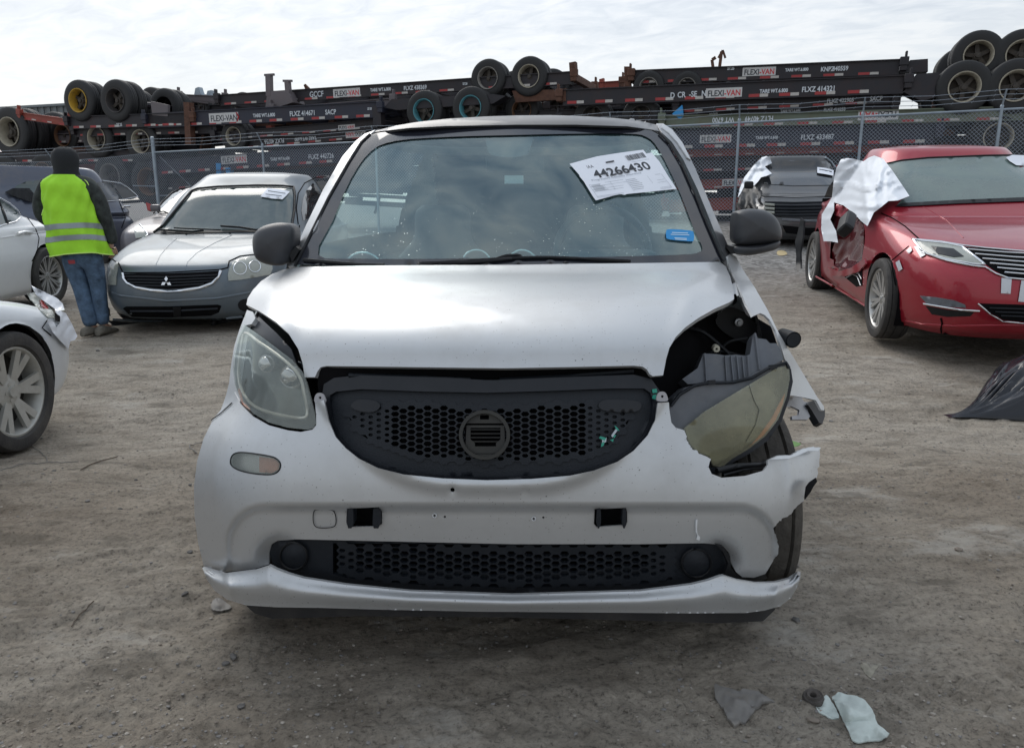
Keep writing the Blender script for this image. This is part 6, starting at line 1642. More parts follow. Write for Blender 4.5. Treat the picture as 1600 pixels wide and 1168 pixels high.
c.P('door_torn_edge', [(1292, 418), (1310, 424), (1330, 418), (1350, 404), (1352, 412), (1342, 424), (1320, 432), (1296, 431)], 'red', off=.05, thick=.015, relief=lambda x, y: .02 * math.sin(x * .35))
c.P('sill_damage', [(1318, 431), (1338, 424), (1347, 415), (1347, 446), (1338, 448), (1326, 438)], 'void', off=.006)
for l in ([(1322, 434), (1332, 428), (1340, 432), (1345, 446)], [(1332, 424), (1342, 428), (1346, 436)]): c.T('torn_metal', l, 'steel', r=.007, off=.016)
c.P('rear_bumper_flap', [(1251, 340), (1256, 345), (1254, 372), (1250, 395), (1251, 420), (1243, 421), (1244, 400), (1242, 378), (1247, 360)], 'black', off=.03, thick=.02)
c.T('sill_line', [(1275, 432), (1300, 446), (1330, 464), (1352, 478)], 'red', r=.010, off=.0)
mx = empty('tmp') if 0 else None
mb = MB(); b = c.I @ at_y(1323, 350, 6.55)
mb.box(b, (.10, .26, .13), Matrix.Rotation(.6, 3, 'Y') @ Matrix.Rotation(.5, 3, 'X')); bevelled(mb, 'hanging_mirror', M['black'], c.root, .035, 3)
c.T('mirror_chrome', [(1310, 358), (1318, 350), (1330, 341), (1337, 339)], 'chrome', r=.012, off=.20)
c.P('crumpled_shoulder', [(1298, 318), (1310, 318), (1328, 326), (1334, 334), (1318, 341), (1304, 336)], 'red', off=.02, relief=lambda x, y: .03 * math.sin(x * .6 + y * .4))
auction_sheet(c.S, [(1572, 246), (1582, 242), (1640, 244), (1640, 262), (1588, 258), (1578, 252)], 'curled white sheet with red print taped on the windshield of the ruby sedan')
CLOTH1 = [(1303, 279), (1307, 262), (1314, 249), (1322, 247), (1333, 248), (1349, 252), (1358, 246), (1366, 243), (1380, 248), (1394, 266), (1409, 288), (1421, 306), (1403, 313), (1388, 314), (1377, 323), (1365, 332), (1360, 343), (1355, 353), (1345, 345), (1336, 335), (1318, 321), (1303, 316), (1303, 329), (1297, 343), (1306, 361), (1309, 379), (1298, 377), (1287, 377), (1283, 358), (1284, 335), (1293, 320), (1300, 308)]
def nz(a, b, s_): return float(vnoise(np.array([a]), np.array([b]), s_)[0])
def wrinkle(x, y):
    w = nz(x / 40, y / 40, 41) * 22
    f = (1 - abs(nz((x * .25 + w) / 26, (y + x * .18 + w) / 9, 42)) * 2) ** 3          # long creases running out from the roof
    g = (1 - abs(nz((x + y * .4 + w) / 13, (y * .3) / 22, 43)) * 2) ** 4
    return .05 + .022 * f + .016 * g + .05 * nz(x / 45, y / 45, 44) + .02 * math.exp(-((x - 1352 - (y - 300) * .12) / 5) ** 2) * sstep(240, 300, y)
o = panel('plastic_sheet', CLOTH1, c.S, M['cloth'], None, off=.015, thick=.003, step=3.2, relief=wrinkle)
tag(o, 'large white plastic sheet taped over the window and mirror of the ruby sedan', 'plastic sheet')
# --- charcoal suv farther right
suv = Car('parked_car', 'charcoal sport utility with slatted grille and crushed fender, left of the ruby sedan', 'car', (4.95, 13.0), R(12),
    wagon(4.6, .95, 1.62, 1.0, hood=(1.15, .95)), 'charcoal', [(1, .92, .36, .36), (-1, .92, .36, .36), (1, 3.6, .36, .36), (-1, 3.6, .36, .36)], z=.50, pitch=.02, cy=(230, 380))
for x, y in ((-.83, .92), (.83, .92), (-.83, 3.6), (.83, 3.6)): add_wheel(suv.root, (x, y, .36), .36, .23, .24, M['rubber'], M['alloy'], 5, outer=1 if x > 0 else -1)
c = suv
c.P('windshield', [(1192, 287), (1197, 270), (1203, 255), (1225, 251), (1260, 250.5), (1295, 253), (1302, 257), (1300, 275), (1298, 289), (1240, 290)], 'tintglass', off=.008)
c.T('roof_rail', [(1290, 246), (1299, 253), (1305, 262)], 'galv', r=.018, off=.02)
c.P('front_panel', [(1193, 308), (1240, 308), (1300, 307), (1310, 312), (1310, 342), (1262, 342), (1194, 338)], 'blackgloss', off=.010)
for k in range(5): c.T('grille_slat', [(1196, 316 + k * 4.8), (1240, 317 + k * 4.8), (1290, 316 + k * 4.8)], 'greyplastic', r=.020, off=.02)
for k in range(3): c.T('running_light', [(1195, 319 + k * 6), (1210, 320 + k * 6)], 'lens_far', r=.022, off=.05)
c.T('hood_edge', [(1183, 303), (1194, 307), (1240, 309), (1300, 307)], 'black', r=.012, off=.006)
c.P('lower_intake', [(1222, 352), (1262, 356), (1300, 356), (1300, 368), (1262, 368), (1228, 364)], 'void', off=.006)
c.T('bumper_bar', [(1222, 343), (1262, 345), (1300, 344)], 'housing', r=.025, off=.01)
c.P('crushed_fender', [(1152, 320), (1156, 300), (1165, 293), (1176, 296), (1186, 292), (1192, 300), (1186, 312), (1192, 318), (1180, 326), (1168, 322), (1160, 330)], 'black', off=.03, thick=.03, relief=lambda x, y: .05 * math.sin(x * .9) * math.sin(y * .8))
mb = MB(); mb.box(c.I @ at_y(1170, 289, 14.0), (.16, .12, .13)); bevelled(mb, 'side_mirror', M['black'], c.root, .04, 2)
s2 = auction_sheet(c.S, [(1277, 261), (1290, 262.5), (1303, 266), (1302, 274.5), (1290, 272), (1277, 270)], 'small white numbered sheet on the windshield of the charcoal sport utility', off=.04)
strip('number_line', [(1280, 265), (1290, 266.5), (1299, 268.5)], c.S, M['ink'], s2, r=.012, off=.045)
o = panel('plastic_sheet', [(1153, 308), (1156, 294), (1163, 277), (1177, 259), (1190, 246), (1198, 244), (1203, 246), (1206, 255), (1195, 260), (1199, 264), (1206, 271), (1197, 275), (1189, 277), (1184, 284), (1178, 290), (1173, 284), (1168, 284), (1162, 292), (1157, 302)], c.S, M['cloth'], None, off=.05, thick=.004, step=3, relief=lambda x, y: .02 + .05 * (1 - abs(nz((x + y * .5) / 9, y / 16, 46)) * 2) ** 3)
tag(o, 'torn white plastic sheet over the door side of the charcoal sport utility', 'plastic sheet')
# --- white sedan behind the worker
cam_ = Car('parked_car', 'white sedan parked behind the worker, only its rear quarter and alloy wheel in view', 'car', (-6.02, 4.75), 0.0,
    sedan(4.85, .925, 1.44, .93, rear=.9), 'white', [(1, .95, .31, .305), (-1, .95, .31, .305), (1, 3.82, .31, .315), (-1, 3.82, .31, .315)], z=.14, pitch=.01, cx=-100, cy=(250, 500))
for x, y in ((.815, .95), (-.815, .95), (.815, 3.82), (-.815, 3.82)): add_wheel(cam_.root, (x, y, .315), .315, .2, .225, M['rubber'], M['alloy'], 10, True, outer=1 if x > 0 else -1, sw=.06)
c = cam_
c.P('rear_side_window', [(-70, 318), (-40, 310), (0, 311), (15, 320), (28, 331), (32, 338), (24, 344), (0, 351), (-70, 366)], 'carglass', off=.004)
c.T('window_chrome', [(0, 309), (16, 318), (30, 330), (34, 338), (25, 346), (0, 353), (-60, 366)], 'chrome', r=.006, off=.008)
c.T('window_divider', [(-2, 314), (6, 332), (12, 349)], 'black', r=.012, off=.008)
c.T('door_gap', [(43, 340), (56, 358), (61, 372), (58, 392), (50, 408)], 'void', r=.0045)
c.T('door_handle', [(28, 365), (38, 362), (50, 363)], 'white', r=.016, off=.02)
c.T('shoulder_crease', [(0, 372), (40, 366), (75, 362)], 'white', r=.008, off=-.002)
# --- silver white car nose at the lower left
ns = Car('parked_car', 'silver car patched with white tape at its front corner, lower left edge', 'car', (-3.44, 4.74), math.pi,
    sedan(4.6, .90, 1.45, .93, nose_n=5.5), 'white_silver', [(-1, .86, .315, .315), (1, .86, .315, .315), (-1, 3.5, .315, .315), (1, 3.5, .315, .315)], z=.02, cx=-40, cy=(480, 600), arch_r=1.13)
for x, y in ((-.785, .86), (.785, .86), (-.785, 3.5), (.785, 3.5)): add_wheel(ns.root, (x, y, .315), .315, .2, .235, M['rubber'], M['alloy_dull'], 6, True, outer=1 if x > 0 else -1, sw=.11, hubr=.24, steer=0)
c = ns
c.P('headlight', [(42, 457), (52, 458), (60, 462), (74, 474), (84, 488), (88, 497), (76, 496), (60, 482), (48, 468)], 'lens_far', off=.008)
c.P('headlight_amber', [(62, 468), (70, 472), (76, 480), (74, 484), (66, 478)], 'redlamp', off=.014)
M['tapepatch'] = mat('white_repair_tape', (.70, .72, .76), .35, coat=.3)  # even white, the tape's own colour
for pts in ([(49, 446), (69, 456), (88, 465), (98, 474), (101, 484), (92, 486), (80, 478), (66, 468), (56, 460)], [(85, 482), (103, 489), (113, 507), (121, 525), (117, 531), (110, 533), (107, 545), (95, 533), (82, 518), (74, 500), (84, 503), (88, 512), (95, 503), (90, 492)]):
    c.P('repair_tape', pts, 'tapepatch', off=.022, thick=.002, relief=lambda x, y: .004 * math.sin(x * .8 + y * .5))
c.P('torn_gap', [(86, 488), (94, 494), (94, 502), (88, 500)], 'void', off=.026)
c.T('fender_gap', [(74, 500), (66, 512), (80, 524)], 'void', r=.003, off=.004)
# --- blue grey sport utility behind the worker
bs = Car('parked_car', 'blue grey sport utility with red tail lamp, side-on behind the worker', 'car', (-10.1, 10.8), R(45),
    wagon(4.55, .90, 1.66, 1.0), 'navy', [(1, .9, .33, .33), (-1, .9, .33, .33), (1, 3.62, .33, .33), (-1, 3.62, .33, .33)], z=.20, cy=(260, 380), cx=130, slope=.002)
for x, y in ((.77, .9), (-.77, .9), (.77, 3.62), (-.77, 3.62)): add_wheel(bs.root, (x, y, .33), .33, .22, .22, M['rubber'], M['alloy'], 5, outer=1 if x > 0 else -1)
c = bs
c.P('side_window', [(148, 286), (160, 284), (172, 286), (180, 298), (187, 311), (165, 314), (150, 315)], 'tintglass', off=.006)
c.P('quarter_window', [(177, 287), (188, 288), (200, 294), (214, 306), (204, 309), (193, 310), (184, 298)], 'tintglass', off=.006)
c.P('front_window', [(75, 300), (84, 288), (110, 285), (142, 284), (144, 315), (100, 319), (66, 320)], 'tintglass', off=.006)
c.P('windshield', [(14, 303), (26, 290), (42, 283), (66, 281), (74, 283), (64, 300), (56, 312), (30, 310)], 'carglass', off=.008)
c.P('torn_cover', [(8, 300), (20, 294), (46, 294), (56, 306), (50, 316), (38, 312), (20, 306)], 'black', off=.05, thick=.01, relief=lambda x, y: .03 * math.sin(x * .5))
c.T('window_trim', [(150, 316), (186, 313), (216, 307), (200, 293), (188, 286), (160, 282)], 'chrome', r=.007, off=.01)
c.T('door_handle', [(192, 323), (203, 322)], 'chrome', r=.018, off=.03)
c.P('tail_lamp', [(229, 316), (236, 319), (239, 330), (232, 328)], 'redlamp', off=.02, thick=.02)
c.T('door_gap', [(150, 316), (152, 350), (156, 372)], 'void', r=.008)
c.T('door_gap', [(186, 314), (196, 340), (190, 356)], 'void', r=.008)
# --- small dark silver car
sc = Car('parked_car', 'dark silver compact car half hidden behind the grey sedan', 'car', (-4.98, 11.0), 0.0,
    sedan(4.1, .86, 1.42, .97), 'mauve', [(1, .85, .3, .3), (-1, .85, .3, .3), (1, 3.3, .3, .3), (-1, 3.3, .3, .3)], z=.20, cy=(280, 380))
for x, y in ((.76, .85), (-.76, .85), (.76, 3.3), (-.76, 3.3)): add_wheel(sc.root, (x, y, .3), .3, .2, .2, M['rubber'], M['alloy'], 5, outer=1 if x > 0 else -1)
c = sc
c.P('windshield', [(243, 332), (255, 317), (270, 303), (281, 297), (305, 293), (340, 292), (345, 330), (300, 333)], 'carglass', off=.006)
c.T('windshield_trim', [(240, 333), (253, 316), (269, 301), (281, 295.5), (310, 291)], 'black', r=.013, off=.008)
c.P('headlight', [(209, 358), (211, 352), (217, 350), (224, 357), (230, 366), (222, 371), (212, 372)], 'lens_far', off=.014)
c.T('headlight_chrome', [(218, 350), (226, 358), (231, 367), (222, 373)], 'chrome', r=.012, off=.018)
c.T('wiper', [(246, 331), (256, 330), (262, 333)], 'black', r=.012, off=.03)
mb = MB(); mb.box(c.I @ at_y(243, 325, 12.2), (.14, .10, .11)); bevelled(mb, 'side_mirror', M['mauve'], c.root, .035, 2)
# ------------------------------------------------------------------ numbered sheet under the wiper line of the microcar
SHEET = [(890, 256), (932, 244.5), (970, 238.5), (1005, 234), (1010, 240), (1018, 238.5), (1030, 252), (1044, 275), (1057, 295), (1020, 299), (980, 303), (976, 304.5), (968, 303), (931, 313), (926, 306), (912, 283), (906, 276), (905, 273)]
sheet = panel('paper_sheet', SHEET, WSF, M['paper'], None, off=.0125, thick=.0008, step=8, relief=lambda x, y: .0015 * math.sin(x * .07))
tag(sheet, 'large white lot sheet numbered 44266430 taped slantwise on the microcar windshield', 'paper sheet')
def sheet_pt(u, v, off=.0142):
    """u along the print line, v down the sheet, 0..1"""
    a = Vector((893, 257)); b = Vector((1010, 235)); d = Vector((932, 311)); e = Vector((1056, 294))
    p = a.lerp(b, u).lerp(d.lerp(e, u), v)
    return lift(WSF(p.x, p.y), off)
def print_text(text, u0, u1, v0, v1, mt, name, bold=0.0, serif=False):
    cu = bpy.data.curves.new('t', 'FONT'); cu.body = text; cu.size = 1; cu.offset = bold; cu.resolution_u = 4
    t = bpy.data.objects.new('t', cu); me = bpy.data.meshes.new_from_object(t); bpy.data.objects.remove(t)
    xs = [v.co.x for v in me.vertices]; ys = [v.co.y for v in me.vertices]
    x0, x1, y0, y1 = min(xs), max(xs), min(ys), max(ys)
    for v in me.vertices:
        u = u0 + (u1 - u0) * (v.co.x - x0) / (x1 - x0); w = v1 + (v0 - v1) * (v.co.y - y0) / (y1 - y0)
        v.co = sheet_pt(u, w)
    me.materials.clear(); me.materials.append(mt); me.name = name
    o = bpy.data.objects.new(name, me); link(o, sheet); return o
print_text('44266430', .17, .90, .25, .46, M['ink'], 'printed_number', .022)
print_text('Progressive Casualty Insurance', .10, .74, .475, .535, M['inkgrey'], 'printed_line')
print_text('IAA', .16, .24, .10, .18, M['ink'], 'printed_logo')
print_text('STOCK', .41, .53, .08, .14, M['ink'], 'printed_block', .03) if 0 else None
def quad(u0, u1, v0, v1, mt, name):
    mb = MB(); mb.add([sheet_pt(u0, v0), sheet_pt(u1, v0), sheet_pt(u1, v1), sheet_pt(u0, v1)], [(0, 1, 2, 3)]); return mb.build(name, mt, sheet)
random.seed(11)
u = .70
while u < .93:
    w = random.choice((.004, .006, .010)); quad(u, u + w, .03, .16, M['ink'], 'barcode_bar'); u += w + random.choice((.004, .006, .009))
quad(.42, .53, .09, .125, M['ink'], 'printed_block')
for v, a, b in ((.60, .03, .95), (.66, .03, .50), (.74, .03, .95), (.80, .03, .95), (.93, .03, .97), (.96, .03, .97), (.21, .72, .95)): quad(a, b, v, v + .006, M['inkgrey'], 'ruled_line')
for u, a, b in ((.30, .60, .80), (.50, .60, .93), (.78, .60, .80), (.03, .60, .96), (.96, .60, .96), (.20, .66, .74)): quad(u, u + .003, a, b, M['inkgrey'], 'ruled_line')
for k in range(7):
    for a, b in ((.51, .62 + .05 * random.random()), (.05, .16 + .06 * random.random())): quad(a, b, .615 + k * .045 * (1 if a > .3 else .6), .625 + k * .045 * (1 if a > .3 else .6), M['inkgrey'], 'printed_line')
# ------------------------------------------------------------------ the worker seen from behind
def skinned(name, pts, edges, mt, parent, root=0, sub=2):
    me = bpy.data.meshes.new(name)
    me.from_pydata([p[:3] for p in pts], edges, [])
    o = bpy.data.objects.new(name, me)
    o.modifiers.new('skin', 'SKIN')
    me.skin_vertices.new() if not me.skin_vertices else None
    sv_ = me.skin_vertices[0].data
    for i, p in enumerate(pts):
        sv_[i].radius = (p[3], p[4] if len(p) > 4 else p[3]); sv_[i].use_root = (i == root)
    o.modifiers['skin'].use_smooth_shade = True
    m = o.modifiers.new('sub', 'SUBSURF'); m.levels = sub; m.render_levels = sub
    col.objects.link(o)
    dg = bpy.context.evaluated_depsgraph_get()
    me2 = bpy.data.meshes.new_from_object(o.evaluated_get(dg))
    bpy.data.objects.remove(o)
    me2.materials.clear(); me2.materials.append(mt)
    me2.polygons.foreach_set('use_smooth', [True] * len(me2.polygons))
    me2.name = name
    q = bpy.data.objects.new(name, me2); link(q, parent)
    return q
def worker():
    g = ground_at(152, 524)
    r = empty('person', (g.x, g.y, g.z), 'person from behind in lime reflective vest, black hood and blue jeans', 'person')
    jeans = mat('blue_denim', (.075, .125, .20), .85, var=.55, vscale=13, bump=.5, bscale=120)
    camo = mat('dark_camouflage_cloth', (.030, .036, .034), .9, var=.9, vscale=11)
    lime = mat('lime_vest_cloth', (.36, .74, .03), .75, var=.08, vscale=8, bump=.2, bscale=25)
    lime2 = mat('pale_lime_piping', (.62, .88, .20), .6)
    grey = mat('grey_reflective_band', (.27, .31, .32), .35, .2)
    blk = mat('black_knit', (.014, .016, .019), .9, bump=.3, bscale=90)
    shoe = mat('worn_grey_shoe', (.13, .12, .10), .85, var=.4, vscale=20)
    # body: one continuous figure
    B = [(-.06, 0, .93, .13, .11), (-.075, 0, 1.12, .13, .10), (-.09, 0, 1.32, .15, .11), (-.10, 0, 1.46, .10, .08), (-.105, .01, 1.54, .055), (-.11, .02, 1.62, .075, .085), (-.11, .02, 1.70, .075, .09),
         (-.30, 0, 1.44, .055), (-.36, .02, 1.18, .045), (-.27, .22, 1.06, .035), (-.22, .30, 1.08, .035, .02),
         (.10, 0, 1.44, .055), (.17, -.01, 1.16, .045), (.20, .04, .92, .035), (.205, .07, .84, .035, .018),
         (-.15, 0, .86, .09), (-.105, .02, .48, .06), (-.045, -.01, .09, .04), (-.04, .12, .04, .035),
         (.05, 0, .86, .09), (.045, .03, .48, .06), (.045, .05, .09, .04), (.06, .17, .04, .035)]
    E_ = [(0, 1), (1, 2), (2, 3), (3, 4), (4, 5), (5, 6), (3, 7), (7, 8), (8, 9), (9, 10), (3, 11), (11, 12), (12, 13), (13, 14), (0, 15), (15, 16), (16, 17), (17, 18), (0, 19), (19, 20), (20, 21), (21, 22)]
    skinned('body', B, E_, M['skin'], r)
    # fingers of the hand that hangs at the right
    for hx, hy, hz, dx, dy, dz in ((.205, .07, .83, .0, .01, -1), (-.22, .32, 1.08, .35, .9, -.1)):
        d = Vector((dx, dy, dz)).normalized(); s_ = Vector((.4, .9, 0)) if abs(dz) > .5 else Vector((0, 0, 1))
        for k in range(4):
            p = Vector((hx, hy, hz)) + s_ * (.018 * (k - 1.5)); l = (.075, .085, .08, .062)[k]
            mbf = MB(); mbf.tube([p, p + d * l * .5, p + d * l * .85 + Vector((-.012, .012, 0)), p + d * l + Vector((-.026, .02, .004))], [.010, .009, .008, .006], 8); mbf.build('finger', M['skin'], r, smooth=60)
        p = Vector((hx, hy, hz)) + s_ * .032; mbf = MB(); mbf.tube([p - d * .02, p + d * .02 + s_ * .018, p + d * .05 + s_ * .02], [.012, .010, .007], 8); mbf.build('thumb', M['skin'], r, smooth=60)
    # jacket with both sleeves
    J = [(-.06, 0, .90, .165, .13), (-.075, 0, 1.10, .17, .12), (-.09, .0, 1.30, .17, .125), (-.10, 0, 1.44, .14, .11), (-.105, .01, 1.53, .085, .085),
         (-.285, 0, 1.43, .095), (-.375, .0, 1.30, .088), (-.40, .02, 1.15, .080), (-.34, .12, 1.08, .070), (-.27, .22, 1.06, .058),
         (.095, 0, 1.43, .095), (.165, -.01, 1.30, .085), (.20, -.01, 1.13, .075), (.225, .03, .97, .064), (.225, .05, .88, .058)]
    skinned('jacket', J, [(0, 1), (1, 2), (2, 3), (3, 4), (3, 5), (5, 6), (6, 7), (7, 8), (8, 9), (3, 10), (10, 11), (11, 12), (12, 13), (13, 14)], camo, r)
    Q = [(-.06, 0, .90, .16, .125), (-.06, 0, .80, .15, .12), (-.15, .0, .72, .105, .11), (-.125, .01, .60, .098), (-.105, .025, .48, .085), (-.08, .01, .33, .082), (-.055, 0, .18, .075), (-.045, 0, .08, .072),
         (.045, 0, .72, .10, .11), (.05, .015, .60, .09), (.05, .035, .48, .078), (.045, .04, .33, .074), (.045, .05, .18, .068), (.048, .05, .09, .066)]
    skinned('jeans', Q, [(0, 1), (1, 2), (2, 3), (3, 4), (4, 5), (5, 6), (6, 7), (1, 8), (8, 9), (9, 10), (10, 11), (11, 12), (12, 13)], jeans, r)
    # shoes
    for x, y, a in ((-.045, .0, .35), (.055, .05, .15)):
        mbs = MB(); n = 18; rows = []
        for t, w, h in ((-.12, .030, .05), (-.10, .045, .085), (-.04, .050, .10), (.04, .052, .075), (.12, .052, .055), (.17, .038, .04), (.185, .015, .02)):
            ring = []
            for k in range(n):
                q = 2 * math.pi * k / n
                ring.append((w * math.cos(q), t, max(0, h * .5 + h * .5 * math.sin(q))))
            rows.append(ring)
        vs = [v for ring in rows for v in ring]
        mbs.add(vs, [(i * n + k, i * n + (k + 1) % n, (i + 1) * n + (k + 1) % n, (i + 1) * n + k) for i in range(6) for k in range(n)] + [tuple(range(n - 1, -1, -1)), tuple(6 * n + k for k in range(n))])
        s_ = mbs.build('shoe', shoe, r, smooth=50); s_.location = (x, y, .005); s_.rotation_euler = (0, 0, -a)
    # vest: a loose shell with folds
    rnd = random.Random(2)
    def vest_pt(a, z, extra=0.0):
        t = (z - .80) / (1.535 - .80)
        w = .218 + .035 * (1 - t) + (.012 * math.sin(t * 3.1)); d = .185 + .02 * (1 - t)
        if t > .88: q = (t - .88) / .12; w *= 1 - .52 * q ** 1.6; d *= 1 - .35 * q
        cx = -.055 - .05 * t
        fold = .014 * math.sin(a * 5 + z * 9) * (1 - t * .5) + .008 * math.sin(a * 13 - z * 17 + 2 * math.sin(z * 7)) + .006 * math.sin(z * 31 + a * 3)
        ca, sa = math.cos(a), math.sin(a)
        rr = 1 + (fold + extra) / .25
        zz = z - .02 * math.sin(a * 2 + .6) * (1 - t) + (.035 * max(0, math.sin(a + .3)) * 0)
        return (cx + w * rr * math.copysign(abs(ca) ** .75, ca), .0 + d * rr * math.copysign(abs(sa) ** .8, sa), zz)
    n, m_ = 72, 30
    zs = [.80 + (1.535 - .80) * j / m_ for j in range(m_ + 1)]
    mbv = MB()
    hole_ = lambda a, z: z > 1.16 and abs(math.cos(a)) > .965 - (.02 if z > 1.3 else 0)
    vs = [vest_pt(2 * math.pi * k / n, z) for z in zs for k in range(n)]
    fs = []
    for j in range(m_):
        for k in range(n):
            a = 2 * math.pi * (k + .5) / n; z = (zs[j] + zs[j + 1]) / 2
            if hole_(a, z): continue
            fs.append((j * n + k, j * n + (k + 1) % n, (j + 1) * n + (k + 1) % n, (j + 1) * n + k))
    mbv.add(vs, fs); mbv.build('vest', lime, r, smooth=70)
    for z0, z1 in ((1.035, 1.085), (.925, .975)):
        mbb = MB(); mbb.grid(lambda u_, v_: vest_pt(2 * math.pi * u_, z0 + (z1 - z0) * v_, .004), 72, 2); mbb.build('reflective_band', grey, r, smooth=70)
    mbb = MB(); mbb.tube([vest_pt(2 * math.pi * k / 60, .80, .003) for k in range(61)], .006, 6); mbb.build('hem_piping', lime2, r, smooth=60)
    for s_ in (0, 1):
        pts = []
        for k in range(12):
            z = 1.17 + (1.50 - 1.17) * k / 11
            a = (R(-16 - (3 if z > 1.3 else 0)) if s_ == 0 else R(196 + (3 if z > 1.3 else 0)))
            pts.append(vest_pt(a, z, .004))
        mbb = MB(); mbb.tube(pts, .005, 6); mbb.build('armhole_piping', lime2, r, smooth=60)
    # hood and knit cap over the head
    mbh = MB(); n = 28; rows = []
    for z, w, d, cy in ((1.49, .135, .11, 0), (1.53, .120, .110, .005), (1.57, .105, .112, .01), (1.62, .112, .125, .015), (1.68, .118, .132, .02), (1.73, .108, .122, .02), (1.765, .080, .092, .02), (1.785, .035, .040, .02)):
        rows.append([(-.108 + w * math.cos(2 * math.pi * k / n), cy + d * math.sin(2 * math.pi * k / n) * (.82 if math.sin(2 * math.pi * k / n) > 0 and 1.55 < z < 1.72 else 1), z + .004 * math.sin(k * 1.7)) for k in range(n)])
    vs = [v for ring in rows for v in ring]
    mbh.add(vs, [(i * n + k, i * n + (k + 1) % n, (i + 1) * n + (k + 1) % n, (i + 1) * n + k) for i in range(len(rows) - 1) for k in range(n)] + [tuple((len(rows) - 1) * n + k for k in range(n))])
    mbh.build('hood', blk, r, smooth=70)
    # red mark on the back pocket
    mk = MB(); mk.add([(-.13, -.128, .745), (-.06, -.138, .75), (-.055, -.14, .715), (-.12, -.13, .71)], [(0, 1, 2, 3)]); mk.build('pocket_mark', mat('faded_red_print', (.35, .05, .06), .8), r)
    r.rotation_euler = (0, 0, R(3)); r.scale = (.95, .95, .95)
worker()
# ------------------------------------------------------------------ things lying on the ground
def crumple(name, outline_px, mt, label, cat, hgt, seed, step=5, thick=.003, edge=.0, sc=(30, 12)):
    """a crumpled sheet lying on the ground: outline in photograph pixels, folds in metres"""
    pts = closed_spline(outline_px, 2)
    cx = sum(p[0] for p in pts) / len(pts); cy = sum(p[1] for p in pts) / len(pts)
    allp = pts
    def surf(px, py):
        p = ground_at(px, py)
        p.z = ground_z(p.x, p.y)
        return p, Vector((0, 0, 1)), ray(px, py)
    def inside_d(px, py): return min(math.hypot(px - q[0], py - q[1]) for q in allp)
    def rel(px, py):
        e = sstep(0, sc[1], inside_d(px, py))
        X = np.array([px / sc[0] + seed]); Y = np.array([py / sc[0] * 1.6])
        f = abs(float(vnoise(X, Y, seed)[0])) * 2 + .5 * abs(float(vnoise(X * 2.7, Y * 2.7, seed + 1)[0]))
        return edge + hgt * (e * .75 + .25) * (.35 + f)
    o = panel(name, pts, surf, mt, None, off=.0, thick=thick, step=step, relief=rel)
    tag(o, label, cat)
    return o
M['wipe'] = mat('damp_white_wipe', (.50, .56, .53), .6, var=.12, vscale=18)
crumple('torn_cloth', [(1299, 1092), (1312, 1089), (1322, 1094), (1334, 1094), (1350, 1106), (1366, 1128), (1370, 1142), (1388, 1158), (1376, 1166), (1350, 1169), (1332, 1166), (1318, 1136), (1314, 1124), (1306, 1110)], M['wipe'], 'crumpled pale green wipe on the dirt at the bottom right', 'cloth scrap', .022, 5)
crumple('torn_cloth', [(1274, 1112), (1282, 1098), (1290, 1093), (1298, 1104), (1308, 1118), (1310, 1128), (1300, 1131), (1288, 1126), (1280, 1122)], M['wipe'], 'small folded white wipe beside the rubber ring', 'cloth scrap', .018, 8, step=3.5)
def ring_piece():
    g = ground_at(1270, 1100); g.z = ground_z(g.x, g.y)
    mb = MB(); mb.lathe([(.006, .002), (.008, .020), (.014, .024), (.017, .016), (.022, .018), (.025, .010), (.024, -.004), (.006, -.004)], 24, 'z')
    o = mb.build('rubber_ring', mat('dusty_rubber', (.085, .075, .068), .9, var=.3, vscale=30, bump=.4, bscale=90), None, smooth=40, loc=g + Vector((0, 0, .003)))
    o.rotation_euler = (R(12), R(-8), 0)
    tag(o, 'round dusty rubber ring beside the crumpled wipes', 'rubber ring')
ring_piece()
M['frag'] = mat('grey_plastic_shard', (.16, .155, .15), .6, dirt=(.26, .23, .19), dirt_amt=.6, dscale=20)
crumple('plastic_fragment', [(1116, 1072), (1124, 1072), (1150, 1080), (1180, 1084), (1198, 1090), (1212, 1098), (1196, 1100), (1186, 1106), (1176, 1118), (1160, 1128), (1148, 1136), (1140, 1128), (1128, 1106), (1118, 1090)], M['frag'], 'triangular torn piece of grey plastic lying in front of the right lip', 'plastic fragment', .010, 12, thick=.006, edge=.006, sc=(40, 30))
crumple('plastic_fragment', [(332, 938), (340, 935), (352, 938), (362, 946), (352, 950), (338, 951), (330, 948)], M['frag'], 'small curled grey shard by the left end of the lip', 'plastic fragment', .015, 14, step=3, edge=.003)
M['leaf'] = mat('dry_leaf', (.27, .25, .20), .8, var=.3, vscale=30)
crumple('dry_leaf', [(1344, 1038), (1352, 1036), (1360, 1044), (1370, 1036), (1378, 1036), (1366, 1050), (1361, 1060), (1356, 1056)], M['leaf'], 'forked dry leaf on the dirt right of centre', 'leaf', .004, 16, step=3)
crumple('green_leaf', [(1228, 690), (1234, 684), (1244, 688), (1252, 692), (1244, 696), (1234, 696)], mat('green_leaf', (.10, .22, .05), .6), 'small green leaf on the ground behind the broken headlight', 'leaf', .01, 17, step=3)
crumple('crushed_wrapper', [(1214, 393), (1220, 391), (1228, 393), (1230, 397), (1222, 399), (1215, 398)], mat('tan_wrapper', (.50, .40, .22), .6), 'tan crushed wrapper on the gravel by the charcoal sport utility', 'wrapper', .08, 18, step=2)
